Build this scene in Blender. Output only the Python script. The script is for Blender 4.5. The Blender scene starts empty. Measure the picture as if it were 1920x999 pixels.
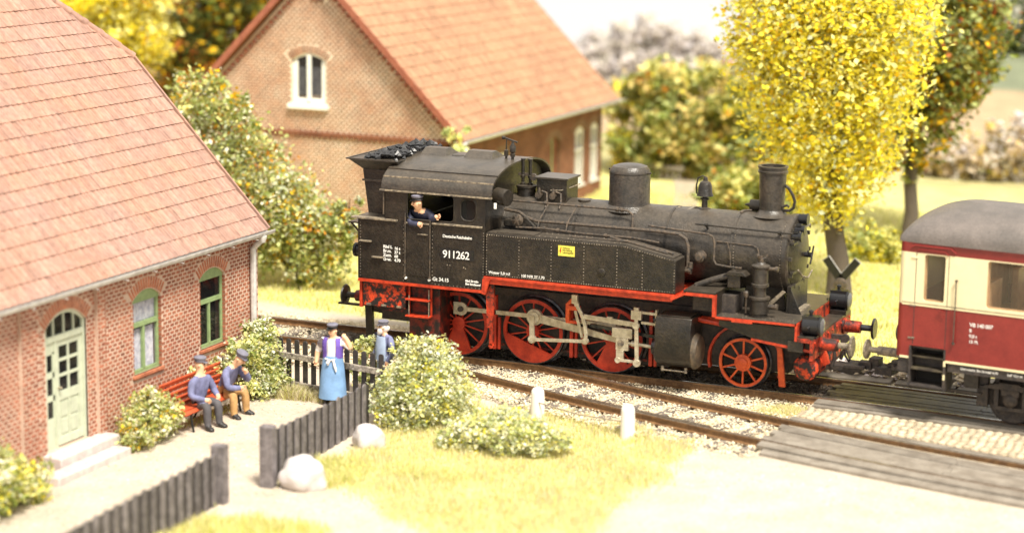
import bpy, bmesh, math, random
import numpy as np
from mathutils import Vector, Matrix, Euler
R = math.radians
PI = math.pi
random.seed(7)
rng = np.random.default_rng(11)
scene = bpy.context.scene
COL = scene.collection

# ---------------------------------------------------------------- camera
cam_d = bpy.data.cameras.new('camera')
cam = bpy.data.objects.new('camera', cam_d)
COL.objects.link(cam)
_r = Vector((0.91841933, 0.39536077, 0.01399266))
_u = Vector((-0.08727622, 0.16798968, 0.98191768))
_f = Vector((-0.3858611, 0.90303341, -0.18879057))
cam.matrix_world = Matrix(((_r.x, _u.x, -_f.x, 19.74728), (_r.y, _u.y, -_f.y, -38.21847), (_r.z, _u.z, -_f.z, 9.77222), (0, 0, 0, 1)))
cam_d.sensor_width = 36
cam_d.lens = 3894.247 / 1920 * 36
cam_d.clip_start = 0.5
cam_d.clip_end = 500
cam_d.dof.use_dof = True
cam_d.dof.focus_distance = 41.6
cam_d.dof.aperture_fstop = 0.225
cam_d.dof.aperture_blades = 0
scene.camera = cam

# ---------------------------------------------------------------- light: bright, warm, soft exhibition lighting
world = bpy.data.worlds.new('World')
scene.world = world
world.use_nodes = True
bgn = world.node_tree.nodes['Background']
bgn.inputs[0].default_value = (1.0, 0.97, 0.92, 1)
bgn.inputs[1].default_value = 0.60
sun_d = bpy.data.lights.new('hall_light', 'SUN')
sun_d.energy = 4.0
sun_d.angle = R(14)
sun_d.color = (1.0, 0.935, 0.82)
sun = bpy.data.objects.new('hall_light', sun_d)
COL.objects.link(sun)
sun.rotation_euler = Vector((0.46, -0.40, 1.0)).to_track_quat('Z', 'Y').to_euler()
scene.view_settings.view_transform = 'Standard'
scene.view_settings.look = 'None'
scene.view_settings.exposure = 0.85
scene.view_settings.gamma = 1
scene.cycles.max_bounces = 6
scene.cycles.transparent_max_bounces = 12
scene.cycles.use_denoising = True

# ---------------------------------------------------------------- materials
def M(name, col, rough=.6, metal=0., var=.15, scale=6., col2=None, bump=0., bscale=60., spec=.5, alpha=1., mixlo=.4, mixhi=.62, fine=0., piece=0., settle=0.):
    m = bpy.data.materials.new(name)
    m.use_nodes = True
    nt = m.node_tree
    b = nt.nodes['Principled BSDF']
    b.inputs['Roughness'].default_value = rough
    b.inputs['Metallic'].default_value = metal
    b.inputs['Specular IOR Level'].default_value = spec
    b.inputs['Alpha'].default_value = alpha
    g = nt.nodes.new('ShaderNodeNewGeometry')
    c1 = tuple(col) + (1,)
    if col2 is None:
        c2 = tuple(max(0, c * (1 - var)) for c in col) + (1,)
        c1 = tuple(min(1, c * (1 + var * .6)) for c in col) + (1,)
    else:
        c2 = tuple(col2) + (1,)
    n = nt.nodes.new('ShaderNodeTexNoise')
    n.inputs['Scale'].default_value = scale
    n.inputs['Detail'].default_value = 6
    n.inputs['Roughness'].default_value = .65
    nt.links.new(g.outputs['Position'], n.inputs['Vector'])
    mr = nt.nodes.new('ShaderNodeMapRange')
    mr.inputs[1].default_value = mixlo
    mr.inputs[2].default_value = mixhi
    nt.links.new(n.outputs['Fac'], mr.inputs[0])
    mx = nt.nodes.new('ShaderNodeMix')
    mx.data_type = 'RGBA'
    nt.links.new(mr.outputs[0], mx.inputs[0])
    mx.inputs[6].default_value = c1
    mx.inputs[7].default_value = c2
    out = mx.outputs[2]
    if fine:
        n3 = nt.nodes.new('ShaderNodeTexNoise')
        n3.inputs['Scale'].default_value = bscale * .6
        n3.inputs['Detail'].default_value = 3
        nt.links.new(g.outputs['Position'], n3.inputs['Vector'])
        m3 = nt.nodes.new('ShaderNodeMapRange')
        m3.inputs[1].default_value = .3
        m3.inputs[2].default_value = .7
        m3.inputs[3].default_value = 1 - fine
        m3.inputs[4].default_value = 1 + fine
        nt.links.new(n3.outputs['Fac'], m3.inputs[0])
        hv = nt.nodes.new('ShaderNodeHueSaturation')
        nt.links.new(out, hv.inputs['Color'])
        nt.links.new(m3.outputs[0], hv.inputs['Value'])
        out = hv.outputs['Color']
    if piece:       # every separate piece (brick, tile, plank) has a tone of its own
        oi = nt.nodes.new('ShaderNodeObjectInfo'); ad = nt.nodes.new('ShaderNodeMath'); ad.operation = 'ADD'
        nt.links.new(oi.outputs['Random'], ad.inputs[0]); nt.links.new(g.outputs['Random Per Island'], ad.inputs[1])
        fr_ = nt.nodes.new('ShaderNodeMath'); fr_.operation = 'FRACT'; nt.links.new(ad.outputs[0], fr_.inputs[0])
        m4 = nt.nodes.new('ShaderNodeMapRange'); m4.inputs[3].default_value = 1 - piece; m4.inputs[4].default_value = 1 + piece
        nt.links.new(fr_.outputs[0], m4.inputs[0])
        hv2 = nt.nodes.new('ShaderNodeHueSaturation'); nt.links.new(out, hv2.inputs['Color']); nt.links.new(m4.outputs[0], hv2.inputs['Value']); out = hv2.outputs['Color']
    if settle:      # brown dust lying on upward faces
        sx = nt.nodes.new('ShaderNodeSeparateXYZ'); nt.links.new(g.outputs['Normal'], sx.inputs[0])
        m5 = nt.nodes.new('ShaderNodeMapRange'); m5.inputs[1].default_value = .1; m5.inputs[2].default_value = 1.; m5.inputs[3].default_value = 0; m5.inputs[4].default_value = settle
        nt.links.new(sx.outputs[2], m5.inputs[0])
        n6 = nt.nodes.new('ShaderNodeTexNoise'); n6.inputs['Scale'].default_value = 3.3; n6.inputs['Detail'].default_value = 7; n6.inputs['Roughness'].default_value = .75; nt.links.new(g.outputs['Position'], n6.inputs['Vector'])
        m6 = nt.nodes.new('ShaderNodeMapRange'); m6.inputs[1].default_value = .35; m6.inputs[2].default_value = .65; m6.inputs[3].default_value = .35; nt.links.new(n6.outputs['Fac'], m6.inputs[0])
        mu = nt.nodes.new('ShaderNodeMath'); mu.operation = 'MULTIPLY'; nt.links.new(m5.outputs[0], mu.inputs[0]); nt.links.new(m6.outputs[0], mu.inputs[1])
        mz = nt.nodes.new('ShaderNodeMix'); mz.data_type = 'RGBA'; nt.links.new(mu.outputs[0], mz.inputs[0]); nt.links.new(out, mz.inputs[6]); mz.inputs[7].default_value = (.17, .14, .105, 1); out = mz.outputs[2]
    nt.links.new(out, b.inputs['Base Color'])
    if bump:
        n2 = nt.nodes.new('ShaderNodeTexNoise')
        n2.inputs['Scale'].default_value = bscale
        n2.inputs['Detail'].default_value = 4
        nt.links.new(g.outputs['Position'], n2.inputs['Vector'])
        bp = nt.nodes.new('ShaderNodeBump')
        bp.inputs['Strength'].default_value = bump
        bp.inputs['Distance'].default_value = .02
        nt.links.new(n2.outputs['Fac'], bp.inputs['Height'])
        nt.links.new(bp.outputs['Normal'], b.inputs['Normal'])
    return m

def glass(name, col=(.05, .05, .05), alpha=.35, rough=.06):
    m = bpy.data.materials.new(name)
    m.use_nodes = True
    b = m.node_tree.nodes['Principled BSDF']
    b.inputs['Base Color'].default_value = tuple(col) + (1,)
    b.inputs['Roughness'].default_value = rough
    b.inputs['Alpha'].default_value = alpha
    return m

MT = {}
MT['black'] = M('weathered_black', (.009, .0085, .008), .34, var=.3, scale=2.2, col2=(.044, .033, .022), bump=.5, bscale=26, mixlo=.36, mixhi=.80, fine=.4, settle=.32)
MT['blacktop'] = M('grey_black_top', (.024, .022, .020), .34, scale=2.6, col2=(.064, .051, .038), bump=.5, bscale=30, mixlo=.35, mixhi=.7, fine=.35, settle=.35)  # lighter, browner copy of the loco black
MT['dust'] = M('dusty_edge', (.30, .245, .17), .55, scale=14, col2=(.10, .085, .07), fine=.3)
MT['rivet'] = M('rubbed_rivet', (.30, .25, .19), .45, scale=9, col2=(.06, .05, .04))
MT['burnt'] = M('burnt_cover', (.13, .095, .06), .5, scale=9, col2=(.05, .04, .03), bump=.3, fine=.3)
MT['red'] = M('frame_red', (.62, .060, .018), .42, scale=9, col2=(.34, .028, .010), bump=.2, fine=.2)
MT['redworn'] = M('scuffed_red', (.50, .045, .014), .48, scale=5, col2=(.035, .012, .010), bump=.3, mixlo=.42, mixhi=.58, fine=.3)
MT['darkred'] = M('shaded_grimy_red', (.17, .014, .006), .5, scale=6, col2=(.014, .008, .007), bump=.3, mixlo=.40, mixhi=.56, fine=.3)  # grimy red, darkened further to stand for shade around the underframe
MT['flame'] = M('worn_red_patch', (.62, .06, .015), .5, scale=7, col2=(.02, .015, .014), bump=.3, mixlo=.44, mixhi=.53, fine=.3)
MT['wheelred'] = M('wheel_red', (.50, .042, .015), .42, scale=5, col2=(.33, .022, .010), fine=.15)
MT['wheelorange'] = M('bright_wheel_red', (.72, .115, .022), .42, scale=5, col2=(.5, .05, .012), fine=.15)
MT['steel'] = M('rod_steel', (.66, .60, .47), .36, metal=.4, scale=9, col2=(.44, .38, .27), fine=.2)
MT['tyre'] = M('tyre_steel', (.09, .085, .09), .28, metal=.7, scale=9, col2=(.03, .03, .035))
MT['rail'] = M('rusty_rail', (.22, .12, .05), .55, scale=10, col2=(.13, .065, .028), fine=.3, bscale=80)
MT['railtop'] = M('rail_head', (.42, .36, .28), .3, metal=.8, scale=14, col2=(.2, .15, .1))
MT['railtopdark'] = M('worn_rail_head', (.62, .60, .58), .22, metal=.9, scale=14, col2=(.3, .28, .26))
MT['copper'] = M('dusty_pipe', (.14, .105, .075), .5, metal=.3, scale=16, col2=(.05, .045, .04))
MT['white'] = M('white_print', (.85, .84, .8), .6, var=.05)
MT['cream'] = M('cream_paint', (.80, .71, .44), .38, var=.05, scale=3)
MT['coachred'] = M('coach_red', (.25, .026, .020), .38, scale=1.4, col2=(.19, .017, .014), fine=.1)
MT['coachroof'] = M('coach_roof_grey', (.115, .10, .09), .5, scale=1.6, col2=(.165, .14, .125), bump=.25, fine=.2)
MT['coachdark'] = M('coach_underframe', (.030, .026, .026), .6, scale=8, col2=(.07, .055, .045), bump=.3, fine=.3)
MT['wood_in'] = M('brown_interior', (.55, .34, .17), .5, scale=4, col2=(.42, .24, .12))
MT['brick'] = M('red_brick', (.38, .145, .082), .8, scale=1.6, col2=(.27, .085, .050), mixlo=.36, mixhi=.66, fine=.3, bscale=16, bump=.2, piece=.18)
MT['brickbright'] = M('orange_brick', (.50, .185, .095), .8, scale=5, col2=(.38, .12, .06), fine=.25, bscale=20)
MT['mortar'] = M('pale_mortar', (.62, .47, .37), .9, scale=2, col2=(.52, .36, .27), fine=.1)
MT['brickB'] = M('tan_brick', (.28, .125, .060), .8, scale=1.0, col2=(.22, .075, .035), mixlo=.42, mixhi=.68, fine=.3, bscale=14, piece=.3)
MT['mortarB'] = M('yellowed_mortar', (.78, .64, .48), .9, scale=.8, col2=(.62, .42, .29), fine=.1)
MT['brickside'] = M('brown_and_shaded_brick', (.25, .095, .045), .8, scale=2, col2=(.18, .062, .03), fine=.25, bscale=14)  # brown brick; on the far house's side wall its shade is painted in
MT['mortarside'] = M('shaded_brown_mortar', (.27, .16, .095), .9, scale=2, col2=(.2, .115, .065))
MT['tile'] = M('clay_tile', (.345, .205, .162), .62, scale=.8, col2=(.365, .195, .13), mixlo=.35, mixhi=.7, fine=.2, bscale=16, bump=.25, piece=.12)
MT['tileB'] = M('orange_clay_tile', (.385, .215, .12), .65, scale=.6, col2=(.33, .175, .10), mixlo=.35, mixhi=.7, fine=.2, bscale=10, piece=.10)
MT['tileunder'] = M('tile_batten', (.26, .10, .055), .8)
MT['verge'] = M('red_verge', (.36, .12, .065), .7, scale=5, col2=(.27, .08, .045))
MT['zinc'] = M('zinc_gutter', (.66, .65, .62), .5, metal=.1, scale=7, col2=(.5, .48, .46))
MT['green'] = M('green_paint', (.27, .37, .17), .5, var=.15, scale=9)
MT['doorgreen'] = M('pale_green_paint', (.52, .56, .43), .55, var=.1, scale=6)
MT['whitepaint'] = M('white_window_paint', (.85, .83, .76), .5, var=.05)
MT['stone'] = M('pale_step_stone', (.60, .53, .50), .8, scale=6, col2=(.48, .42, .4), fine=.1)
MT['curtain'] = M('lace_curtain', (.75, .75, .80), .9, scale=9, col2=(.45, .46, .55))
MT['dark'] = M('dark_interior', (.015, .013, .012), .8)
MT['pane'] = glass('window_pane', (.02, .02, .022), .45)
MT['paneclear'] = glass('pale_window_pane', (.3, .3, .35), .12)
MT['panelight'] = glass('clear_pane', (.5, .42, .3), .07)
MT['fence'] = M('tarred_fence', (.19, .17, .175), .7, scale=6, col2=(.10, .088, .09), bump=.3, fine=.3, piece=.25)
MT['tar'] = M('black_tar', (.030, .026, .026), .7, scale=9, col2=(.06, .05, .045), bump=.3)
MT['fencelight'] = M('weathered_fence', (.42, .37, .31), .75, scale=12, col2=(.11, .09, .075), bump=.4, fine=.4)
MT['benchred'] = M('bench_orange_red', (.55, .10, .035), .5, scale=9, col2=(.40, .06, .02))
MT['plank'] = M('grey_timber', (.25, .22, .18), .75, scale=2.5, col2=(.165, .14, .11), bump=.2, fine=.15, piece=.18)
MT['plankdark'] = M('shaded_dark_timber', (.040, .032, .026), .42, scale=4, col2=(.11, .09, .055), bump=.2, fine=.2)  # deck timber coloured dark to carry the shadow beneath the coach
MT['sleeper'] = M('sleeper_timber', (.20, .17, .14), .85, scale=7, col2=(.10, .08, .065), bump=.3, fine=.3)
MT['cobble'] = M('pale_sett', (.56, .48, .35), .85, scale=3, col2=(.42, .35, .24), bump=.3, fine=.2, piece=.2)
MT['joint'] = M('sett_joint', (.42, .34, .23), .95)
MT['ballast'] = M('cream_ballast', (.84, .74, .55), .9, scale=6, col2=(.66, .55, .38), mixlo=.35, mixhi=.7, fine=.12, bscale=30, piece=.15)
MT['ballastdark'] = M('shadow_dark_ballast', (.16, .12, .085), .85, scale=9, col2=(.05, .04, .03))  # stones darkened in colour for the shadow below the loco
MT['rock'] = M('pale_boulder', (.62, .57, .55), .85, scale=4, col2=(.5, .45, .44), bump=.5, bscale=12)
MT['flesh'] = M('painted_skin', (.85, .52, .32), .6, var=.08)
MT['shirt'] = M('white_shirt', (.82, .78, .75), .7, var=.06)
MT['violet'] = M('violet_waistcoat', (.15, .085, .42), .7, var=.2)
MT['apron'] = M('blue_apron', (.19, .34, .58), .7, var=.15, scale=4)
MT['jacket'] = M('blue_grey_jacket', (.17, .18, .32), .75, var=.3, scale=6)
MT['overall'] = M('pale_blue_overall', (.36, .44, .60), .75, var=.12)
MT['cap'] = M('grey_cap', (.17, .165, .21), .75, var=.2)
MT['trousers'] = M('dark_trousers', (.085, .08, .088), .8, var=.2)
MT['tan'] = M('tan_trousers', (.48, .28, .11), .8, var=.2)
MT['shoe'] = M('black_shoe', (.025, .022, .022), .5)
MT['beard'] = M('white_beard', (.85, .78, .72), .8, var=.06)
MT['coal'] = M('coal', (.03, .03, .032), .35, var=.4, scale=12)
MT['lamp'] = M('lamp_housing', (.014, .014, .016), .34, var=.2)
MT['lens'] = M('lamp_lens', (.12, .12, .12), .10, var=.03)
MT['yellow'] = M('yellow_plate', (.80, .70, .10), .5, var=.05)
MT['plateblack'] = M('plate_black', (.012, .012, .012), .4)
MT['bark'] = M('bark', (.10, .08, .06), .9, scale=6, col2=(.09, .07, .055), bump=.6, bscale=25)
MT['post'] = M('white_stone_post', (.80, .76, .72), .7, var=.05)
MT['wire'] = M('wire', (.3, .24, .18), .5)

def leafmat(name, col, v=.25, trans=.38):
    m = bpy.data.materials.new(name)
    m.use_nodes = True
    nt = m.node_tree
    b = nt.nodes['Principled BSDF']
    b.inputs['Roughness'].default_value = .6
    b.inputs['Specular IOR Level'].default_value = .25
    g = nt.nodes.new('ShaderNodeNewGeometry')
    hv = nt.nodes.new('ShaderNodeHueSaturation')
    hv.inputs['Color'].default_value = tuple(col) + (1,)
    mr = nt.nodes.new('ShaderNodeMapRange')
    mr.inputs[3].default_value = 1 - v
    mr.inputs[4].default_value = 1 + v
    nt.links.new(g.outputs['Random Per Island'], mr.inputs[0])
    nt.links.new(mr.outputs[0], hv.inputs['Value'])
    nt.links.new(hv.outputs['Color'], b.inputs['Base Color'])
    t = nt.nodes.new('ShaderNodeBsdfTranslucent')
    nt.links.new(hv.outputs['Color'], t.inputs['Color'])
    mx = nt.nodes.new('ShaderNodeMixShader')
    mx.inputs[0].default_value = trans
    nt.links.new(b.outputs[0], mx.inputs[1])
    nt.links.new(t.outputs[0], mx.inputs[2])
    nt.links.new(mx.outputs[0], nt.nodes['Material Output'].inputs['Surface'])
    return m
LF = {
    'yellow': leafmat('yellow_leaf', (.97, .86, .09), .2, .5), 'gold': leafmat('gold_leaf', (.80, .50, .02)), 'lime': leafmat('pale_leaf', (.90, .87, .36), .2, .45),
    'olive': leafmat('olive_leaf', (.30, .28, .06)), 'green': leafmat('green_leaf', (.27, .33, .07)), 'dgreen': leafmat('dark_leaf', (.085, .105, .030)),
    'pgreen': leafmat('pale_green_leaf', (.48, .54, .22)), 'cream': leafmat('cream_blossom', (.93, .91, .70)), 'orange': leafmat('orange_leaf', (.62, .27, .04)),
    'rust': leafmat('rust_leaf', (.40, .12, .03)), 'sage': leafmat('sage_leaf', (.50, .54, .38)), 'grey': leafmat('hazy_grey_leaf', (.90, .87, .80), .1, .5), 'lilac': leafmat('hazy_lilac_leaf', (.74, .70, .70), .1, .5),  # grey and lilac paled to stand for haze over far foliage
    'beige': leafmat('beige_leaf', (.70, .58, .42)), 'straw': leafmat('straw_leaf', (.78, .62, .22)),
    'gr1': leafmat('yellow_grass', (.84, .78, .40), .2, .4), 'gr2': leafmat('green_grass', (.62, .63, .20), .3, .4), 'gr3': leafmat('straw_grass', (.80, .72, .50), .2, .4),
    'gr4': leafmat('brown_grass', (.38, .31, .14), .3, .3)}

# ---------------------------------------------------------------- mesh builder
class MB:
    def __init__(s):
        s.v = []; s.f = []; s.m = []
    def add(s, vs, fs, mi=0):
        o = len(s.v)
        s.v.extend([tuple(v) for v in vs])
        for f in fs:
            s.f.append(tuple(i + o for i in f)); s.m.append(mi)
        return s
    def box(s, x0, x1, y0, y1, z0, z1, mi=0, T=None):
        vs = [Vector(p) for p in ((x0, y0, z0), (x1, y0, z0), (x1, y1, z0), (x0, y1, z0), (x0, y0, z1), (x1, y0, z1), (x1, y1, z1), (x0, y1, z1))]
        if T is not None: vs = [T @ v for v in vs]
        return s.add(vs, [(0, 3, 2, 1), (4, 5, 6, 7), (0, 1, 5, 4), (1, 2, 6, 5), (2, 3, 7, 6), (3, 0, 4, 7)], mi)
    def bar(s, p0, p1, w, h, mi=0, up=(0, 0, 1)):
        """rectangular bar from p0 to p1, w across, h along up"""
        p0 = Vector(p0); p1 = Vector(p1); d = (p1 - p0).normalized(); up = Vector(up)
        a = d.cross(up).normalized() * w / 2; b = a.cross(d).normalized() * h / 2
        vs = [p0 - a - b, p0 + a - b, p0 + a + b, p0 - a + b, p1 - a - b, p1 + a - b, p1 + a + b, p1 - a + b]
        return s.add(vs, [(0, 1, 2, 3), (7, 6, 5, 4), (0, 4, 5, 1), (1, 5, 6, 2), (2, 6, 7, 3), (3, 7, 4, 0)], mi)
    def ring(s, c, ax, r, n):
        ax = Vector(ax).normalized()
        t = Vector((0, 0, 1)) if abs(ax.z) < .9 else Vector((1, 0, 0))
        a = ax.cross(t).normalized(); b = ax.cross(a).normalized()
        return [Vector(c) + a * r * math.cos(2 * PI * i / n) + b * r * math.sin(2 * PI * i / n) for i in range(n)]
    def lathe(s, c, ax, prof, n=20, mi=0, cap0=True, cap1=True):
        """prof: list of (distance along axis, radius)"""
        o = len(s.v); axn = Vector(ax).normalized(); c = Vector(c)
        for d, r in prof: s.v.extend([tuple(p) for p in s.ring(c + axn * d, axn, max(r, 1e-4), n)])
        for k in range(len(prof) - 1):
            for i in range(n):
                j = (i + 1) % n
                s.f.append((o + k * n + i, o + k * n + j, o + (k + 1) * n + j, o + (k + 1) * n + i)); s.m.append(mi)
        if cap0: s.f.append(tuple(o + i for i in reversed(range(n)))); s.m.append(mi)
        if cap1: s.f.append(tuple(o + (len(prof) - 1) * n + i for i in range(n))); s.m.append(mi)
        return s
    def cyl(s, p0, p1, r, n=12, mi=0, r1=None):
        p0 = Vector(p0); p1 = Vector(p1)
        return s.lathe(p0, p1 - p0, [(0, r), ((p1 - p0).length, r if r1 is None else r1)], n, mi)
    def tube(s, pts, r, n=8, mi=0, rs=None):
        pts = [Vector(p) for p in pts]; o = len(s.v); K = len(pts)
        prev = None
        for k, p in enumerate(pts):
            d = (pts[min(k + 1, K - 1)] - pts[max(k - 1, 0)]).normalized()
            if prev is None:
                t = Vector((0, 0, 1)) if abs(d.z) < .9 else Vector((1, 0, 0))
                a = d.cross(t).normalized()
            else:
                a = (prev - d * prev.dot(d)).normalized()
            prev = a; b = d.cross(a)
            rr = rs[k] if rs else r
            s.v.extend([tuple(p + (a * math.cos(2 * PI * i / n) + b * math.sin(2 * PI * i / n)) * rr) for i in range(n)])
        for k in range(K - 1):
            for i in range(n):
                j = (i + 1) % n
                s.f.append((o + k * n + i, o + k * n + j, o + (k + 1) * n + j, o + (k + 1) * n + i)); s.m.append(mi)
        s.f.append(tuple(o + i for i in reversed(range(n)))); s.m.append(mi)
        s.f.append(tuple(o + (K - 1) * n + i for i in range(n))); s.m.append(mi)
        return s
    def prism(s, poly, P, U, V, W, mi=0):
        """poly of (u,v) placed at P + u*U + v*V, extruded by vector W"""
        P = Vector(P); U = Vector(U); V = Vector(V); W = Vector(W); n = len(poly)
        vs = [P + U * a + V * b for a, b in poly] + [P + U * a + V * b + W for a, b in poly]
        fs = [tuple(reversed(range(n))), tuple(range(n, 2 * n))] + [(i, (i + 1) % n, n + (i + 1) % n, n + i) for i in range(n)]
        return s.add(vs, fs, mi)
    def build(s, name, mats, parent=None, smooth=True, ang=35, bevel=0):
        me = bpy.data.meshes.new(name)
        me.from_pydata(s.v, [], s.f)
        if not isinstance(mats, (list, tuple)): mats = [mats]
        for m in mats: me.materials.append(MT[m] if isinstance(m, str) else m)
        if len(mats) > 1: me.polygons.foreach_set('material_index', s.m)
        if smooth:
            me.polygons.foreach_set('use_smooth', [True] * len(me.polygons))
        bm = bmesh.new(); bm.from_mesh(me)
        bmesh.ops.recalc_face_normals(bm, faces=bm.faces)
        bm.to_mesh(me); bm.free()
        if smooth: me.set_sharp_from_angle(angle=R(ang))
        me.update()
        o = bpy.data.objects.new(name, me)
        COL.objects.link(o)
        if bevel:
            b = o.modifiers.new('edge', 'BEVEL'); b.width = bevel; b.segments = 2; b.limit_method = 'ANGLE'; b.harden_normals = False
        if parent is not None: o.parent = parent
        return o

def tag(o, label=None, cat=None, group=None, kind=None):
    if label: o['label'] = label
    if cat: o['category'] = cat
    if group: o['group'] = group
    if kind: o['kind'] = kind
    return o

def thing(name, label, cat, loc=(0, 0, 0), rz=0., group=None):
    o = bpy.data.objects.new(name, None)
    COL.objects.link(o)
    o.location = loc; o.rotation_euler = (0, 0, rz)
    o.empty_display_size = .2
    return tag(o, label, cat, group)

def copy_tree(o, parent=None):
    c = o.copy(); COL.objects.link(c)
    if parent is not None: c.parent = parent
    for ch in list(o.children): copy_tree(ch, c)
    return c

def inst(name, me, parent, loc, rot=None, scale=None):
    o = bpy.data.objects.new(name, me)
    COL.objects.link(o)
    o.parent = parent
    o.location = loc
    if rot is not None: o.rotation_euler = rot
    if scale is not None: o.scale = scale
    return o

def raw_mesh(name, V, F, mats, mi=None, smooth=False):
    """V (n,3) array, F (m,k) array of equal-size faces"""
    me = bpy.data.meshes.new(name)
    V = np.asarray(V, dtype=np.float32); F = np.asarray(F, dtype=np.int32)
    me.vertices.add(len(V)); me.vertices.foreach_set('co', V.ravel())
    k = F.shape[1]
    me.loops.add(F.size); me.loops.foreach_set('vertex_index', F.ravel())
    me.polygons.add(len(F)); me.polygons.foreach_set('loop_start', np.arange(0, F.size, k, dtype=np.int32))
    for m in mats: me.materials.append(MT[m] if isinstance(m, str) else m)
    if mi is not None: me.polygons.foreach_set('material_index', np.asarray(mi, dtype=np.int32))
    me.update(calc_edges=True)
    me.polygons.foreach_set('use_smooth', [bool(smooth)] * len(F))
    return me

def text_obj(name, body, size, parent, M4, mat='white', ext=.002, align='LEFT', label=None, spacing=1.0, bold=0.0):
    c = bpy.data.curves.new(name, 'FONT')
    c.body = body; c.size = size; c.extrude = ext; c.align_x = align; c.space_character = spacing; c.offset = bold
    tmp = bpy.data.objects.new('tmp', c)
    COL.objects.link(tmp)
    bpy.context.view_layer.update()
    me = bpy.data.meshes.new_from_object(tmp.evaluated_get(bpy.context.evaluated_depsgraph_get()))
    bpy.data.objects.remove(tmp)
    me.materials.clear(); me.materials.append(MT[mat])
    me.transform(M4)
    o = bpy.data.objects.new(name, me)
    COL.objects.link(o); o.parent = parent
    if label: o['label'] = label
    return o

def smooth01(t):
    t = np.clip(t, 0, 1); return t * t * (3 - 2 * t)
# ================================================================ ground
YARD = -.40
def near_edge(x): return np.where(x < 2, -2.0, np.minimum(-2.0, -4.28 - .305 * (x - 8.6) + .0095 * (x - 8.6) ** 2))
def ground_h(x, y):
    x = np.asarray(x, float); y = np.asarray(y, float)
    ye = near_edge(x)
    near_lvl = YARD + (YARD * -1 - .05) * smooth01((x - 6.5) / 3.4)         # yard level rises to the road level at the crossing
    far_lvl = -.26 + .05 * np.maximum(0, y - 18)
    far_lvl = np.where(y > 45, 1.05 + (y - 45) * -.35 + smooth01((x + 1) / 5) * (.17 * np.minimum(y - 45, 6.5) + .35 * (y - 45)), far_lvl)
    bed = np.where(x > 10.05, -.10, -.20)
    t1 = smooth01((ye - y) / .8)
    t2 = smooth01((y - 1.7) / .9)
    h = bed * (1 - t1) * (1 - t2) + near_lvl * t1 + far_lvl * t2
    return h + .012 * np.sin(x * 2.3 + y) * np.sin(y * 1.9 - x * .7) * t1 + .03 * np.sin(x * .9) * np.sin(y * .8) * t2

def zgrid(a, b, n): return np.linspace(a, b, n)
gx = np.concatenate([zgrid(-60, -9, 30), zgrid(-8.8, 16, 160), zgrid(16.3, 60, 30)])
gy = np.concatenate([zgrid(-60, -15, 20), zgrid(-14.8, 8, 150), zgrid(8.3, 70, 110)])
GX, GY = np.meshgrid(gx, gy)
GZ = ground_h(GX, GY)
nx, ny = len(gx), len(gy)
ii, jj = np.meshgrid(np.arange(nx - 1), np.arange(ny - 1))
F = np.stack([jj * nx + ii, jj * nx + ii + 1, (jj + 1) * nx + ii + 1, (jj + 1) * nx + ii], -1).reshape(-1, 4)
def fbm(x, y, s, seed=0):
    return (np.sin(x * s + 1.3 * seed) * np.cos(y * s * 1.1 + seed) + .5 * np.sin(x * s * 2.3 + y * s * 1.7 + seed * 2) + .3 * np.sin(x * s * 4.9 - y * s * 3.7)) / 1.8
def soil_mask(X, Y):
    """1 where the grass mat grows, 0 on sand / road / ballast; and the field colours far off"""
    n = fbm(X, Y, 1.1, 2) * .45 + fbm(X, Y, 4.3, 6) * .18
    g = np.zeros_like(X)
    ye = near_edge(X)
    island = smooth01((X - 3.0 + n * .5) / .5) * smooth01((9.3 - X + n) / .6) * smooth01((ye - .25 + .55 * smooth01((X - 5.2) / .8) - Y + n * .2) / .3) * smooth01((Y + 9.2 + np.clip((X - 4.0) * .8, 0, 1.3) + n - -np.clip((X - 4) * .5, 0, 1.6) * -1 * 0 - np.clip((X - 4) * .6, -.1, 1.5) * -1 * 0 + 0) / .7)
    far = smooth01((Y - 2.6 + n * .5) / .5)
    low = smooth01((X - 2.7) / .3) * smooth01((5.2 - X + n) / .5) * smooth01((-10.6 - Y + n) / .5)
    return np.clip(island + far + low, 0, 1)
xs, ys = GX.ravel(), GY.ravel()
gm = soil_mask(xs, ys)
sand = np.array([.53, .455, .365]); grass = np.array([.62, .57, .32]); grassf = np.array([.60, .56, .22]); path = np.array([.62, .54, .36])
C = sand[None] * (1 - gm[:, None]) + np.where((ys > 2)[:, None], grassf[None], grass[None]) * gm[:, None]
ball = (ys > near_edge(xs)) & (ys < 1.9)
C[ball] = (.66, .57, .41)
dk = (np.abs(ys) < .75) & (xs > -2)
C[dk] = (.06, .05, .04)  # ground blackened between the rails as the train's shadow
fz = ys > 24
beige = np.array([.42, .31, .19]); fg = np.array([.19, .21, .135]); straw = np.array([.42, .38, .18])
tt = smooth01((ys - 24) / 3)[:, None]
C = C * (1 - tt) + straw[None] * tt
tt = smooth01((ys - 30) / 1.2)[:, None]
C = C * (1 - tt) + beige[None] * tt
tt = smooth01((ys - 45.5) / .8)[:, None]
C = C * (1 - tt) + fg[None] * tt
me = raw_mesh('ground', np.stack([xs, ys, GZ.ravel()], -1), F, [], smooth=True)
ca = me.color_attributes.new('soil', 'FLOAT_COLOR', 'POINT')
ca.data.foreach_set('color', np.concatenate([C, np.ones((len(C), 1))], 1).astype(np.float32).ravel())
gmat = bpy.data.materials.new('ground'); gmat.use_nodes = True
nt = gmat.node_tree; b = nt.nodes['Principled BSDF']; b.inputs['Roughness'].default_value = .95; b.inputs['Specular IOR Level'].default_value = .15
at = nt.nodes.new('ShaderNodeAttribute'); at.attribute_name = 'soil'
ge = nt.nodes.new('ShaderNodeNewGeometry')
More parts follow.
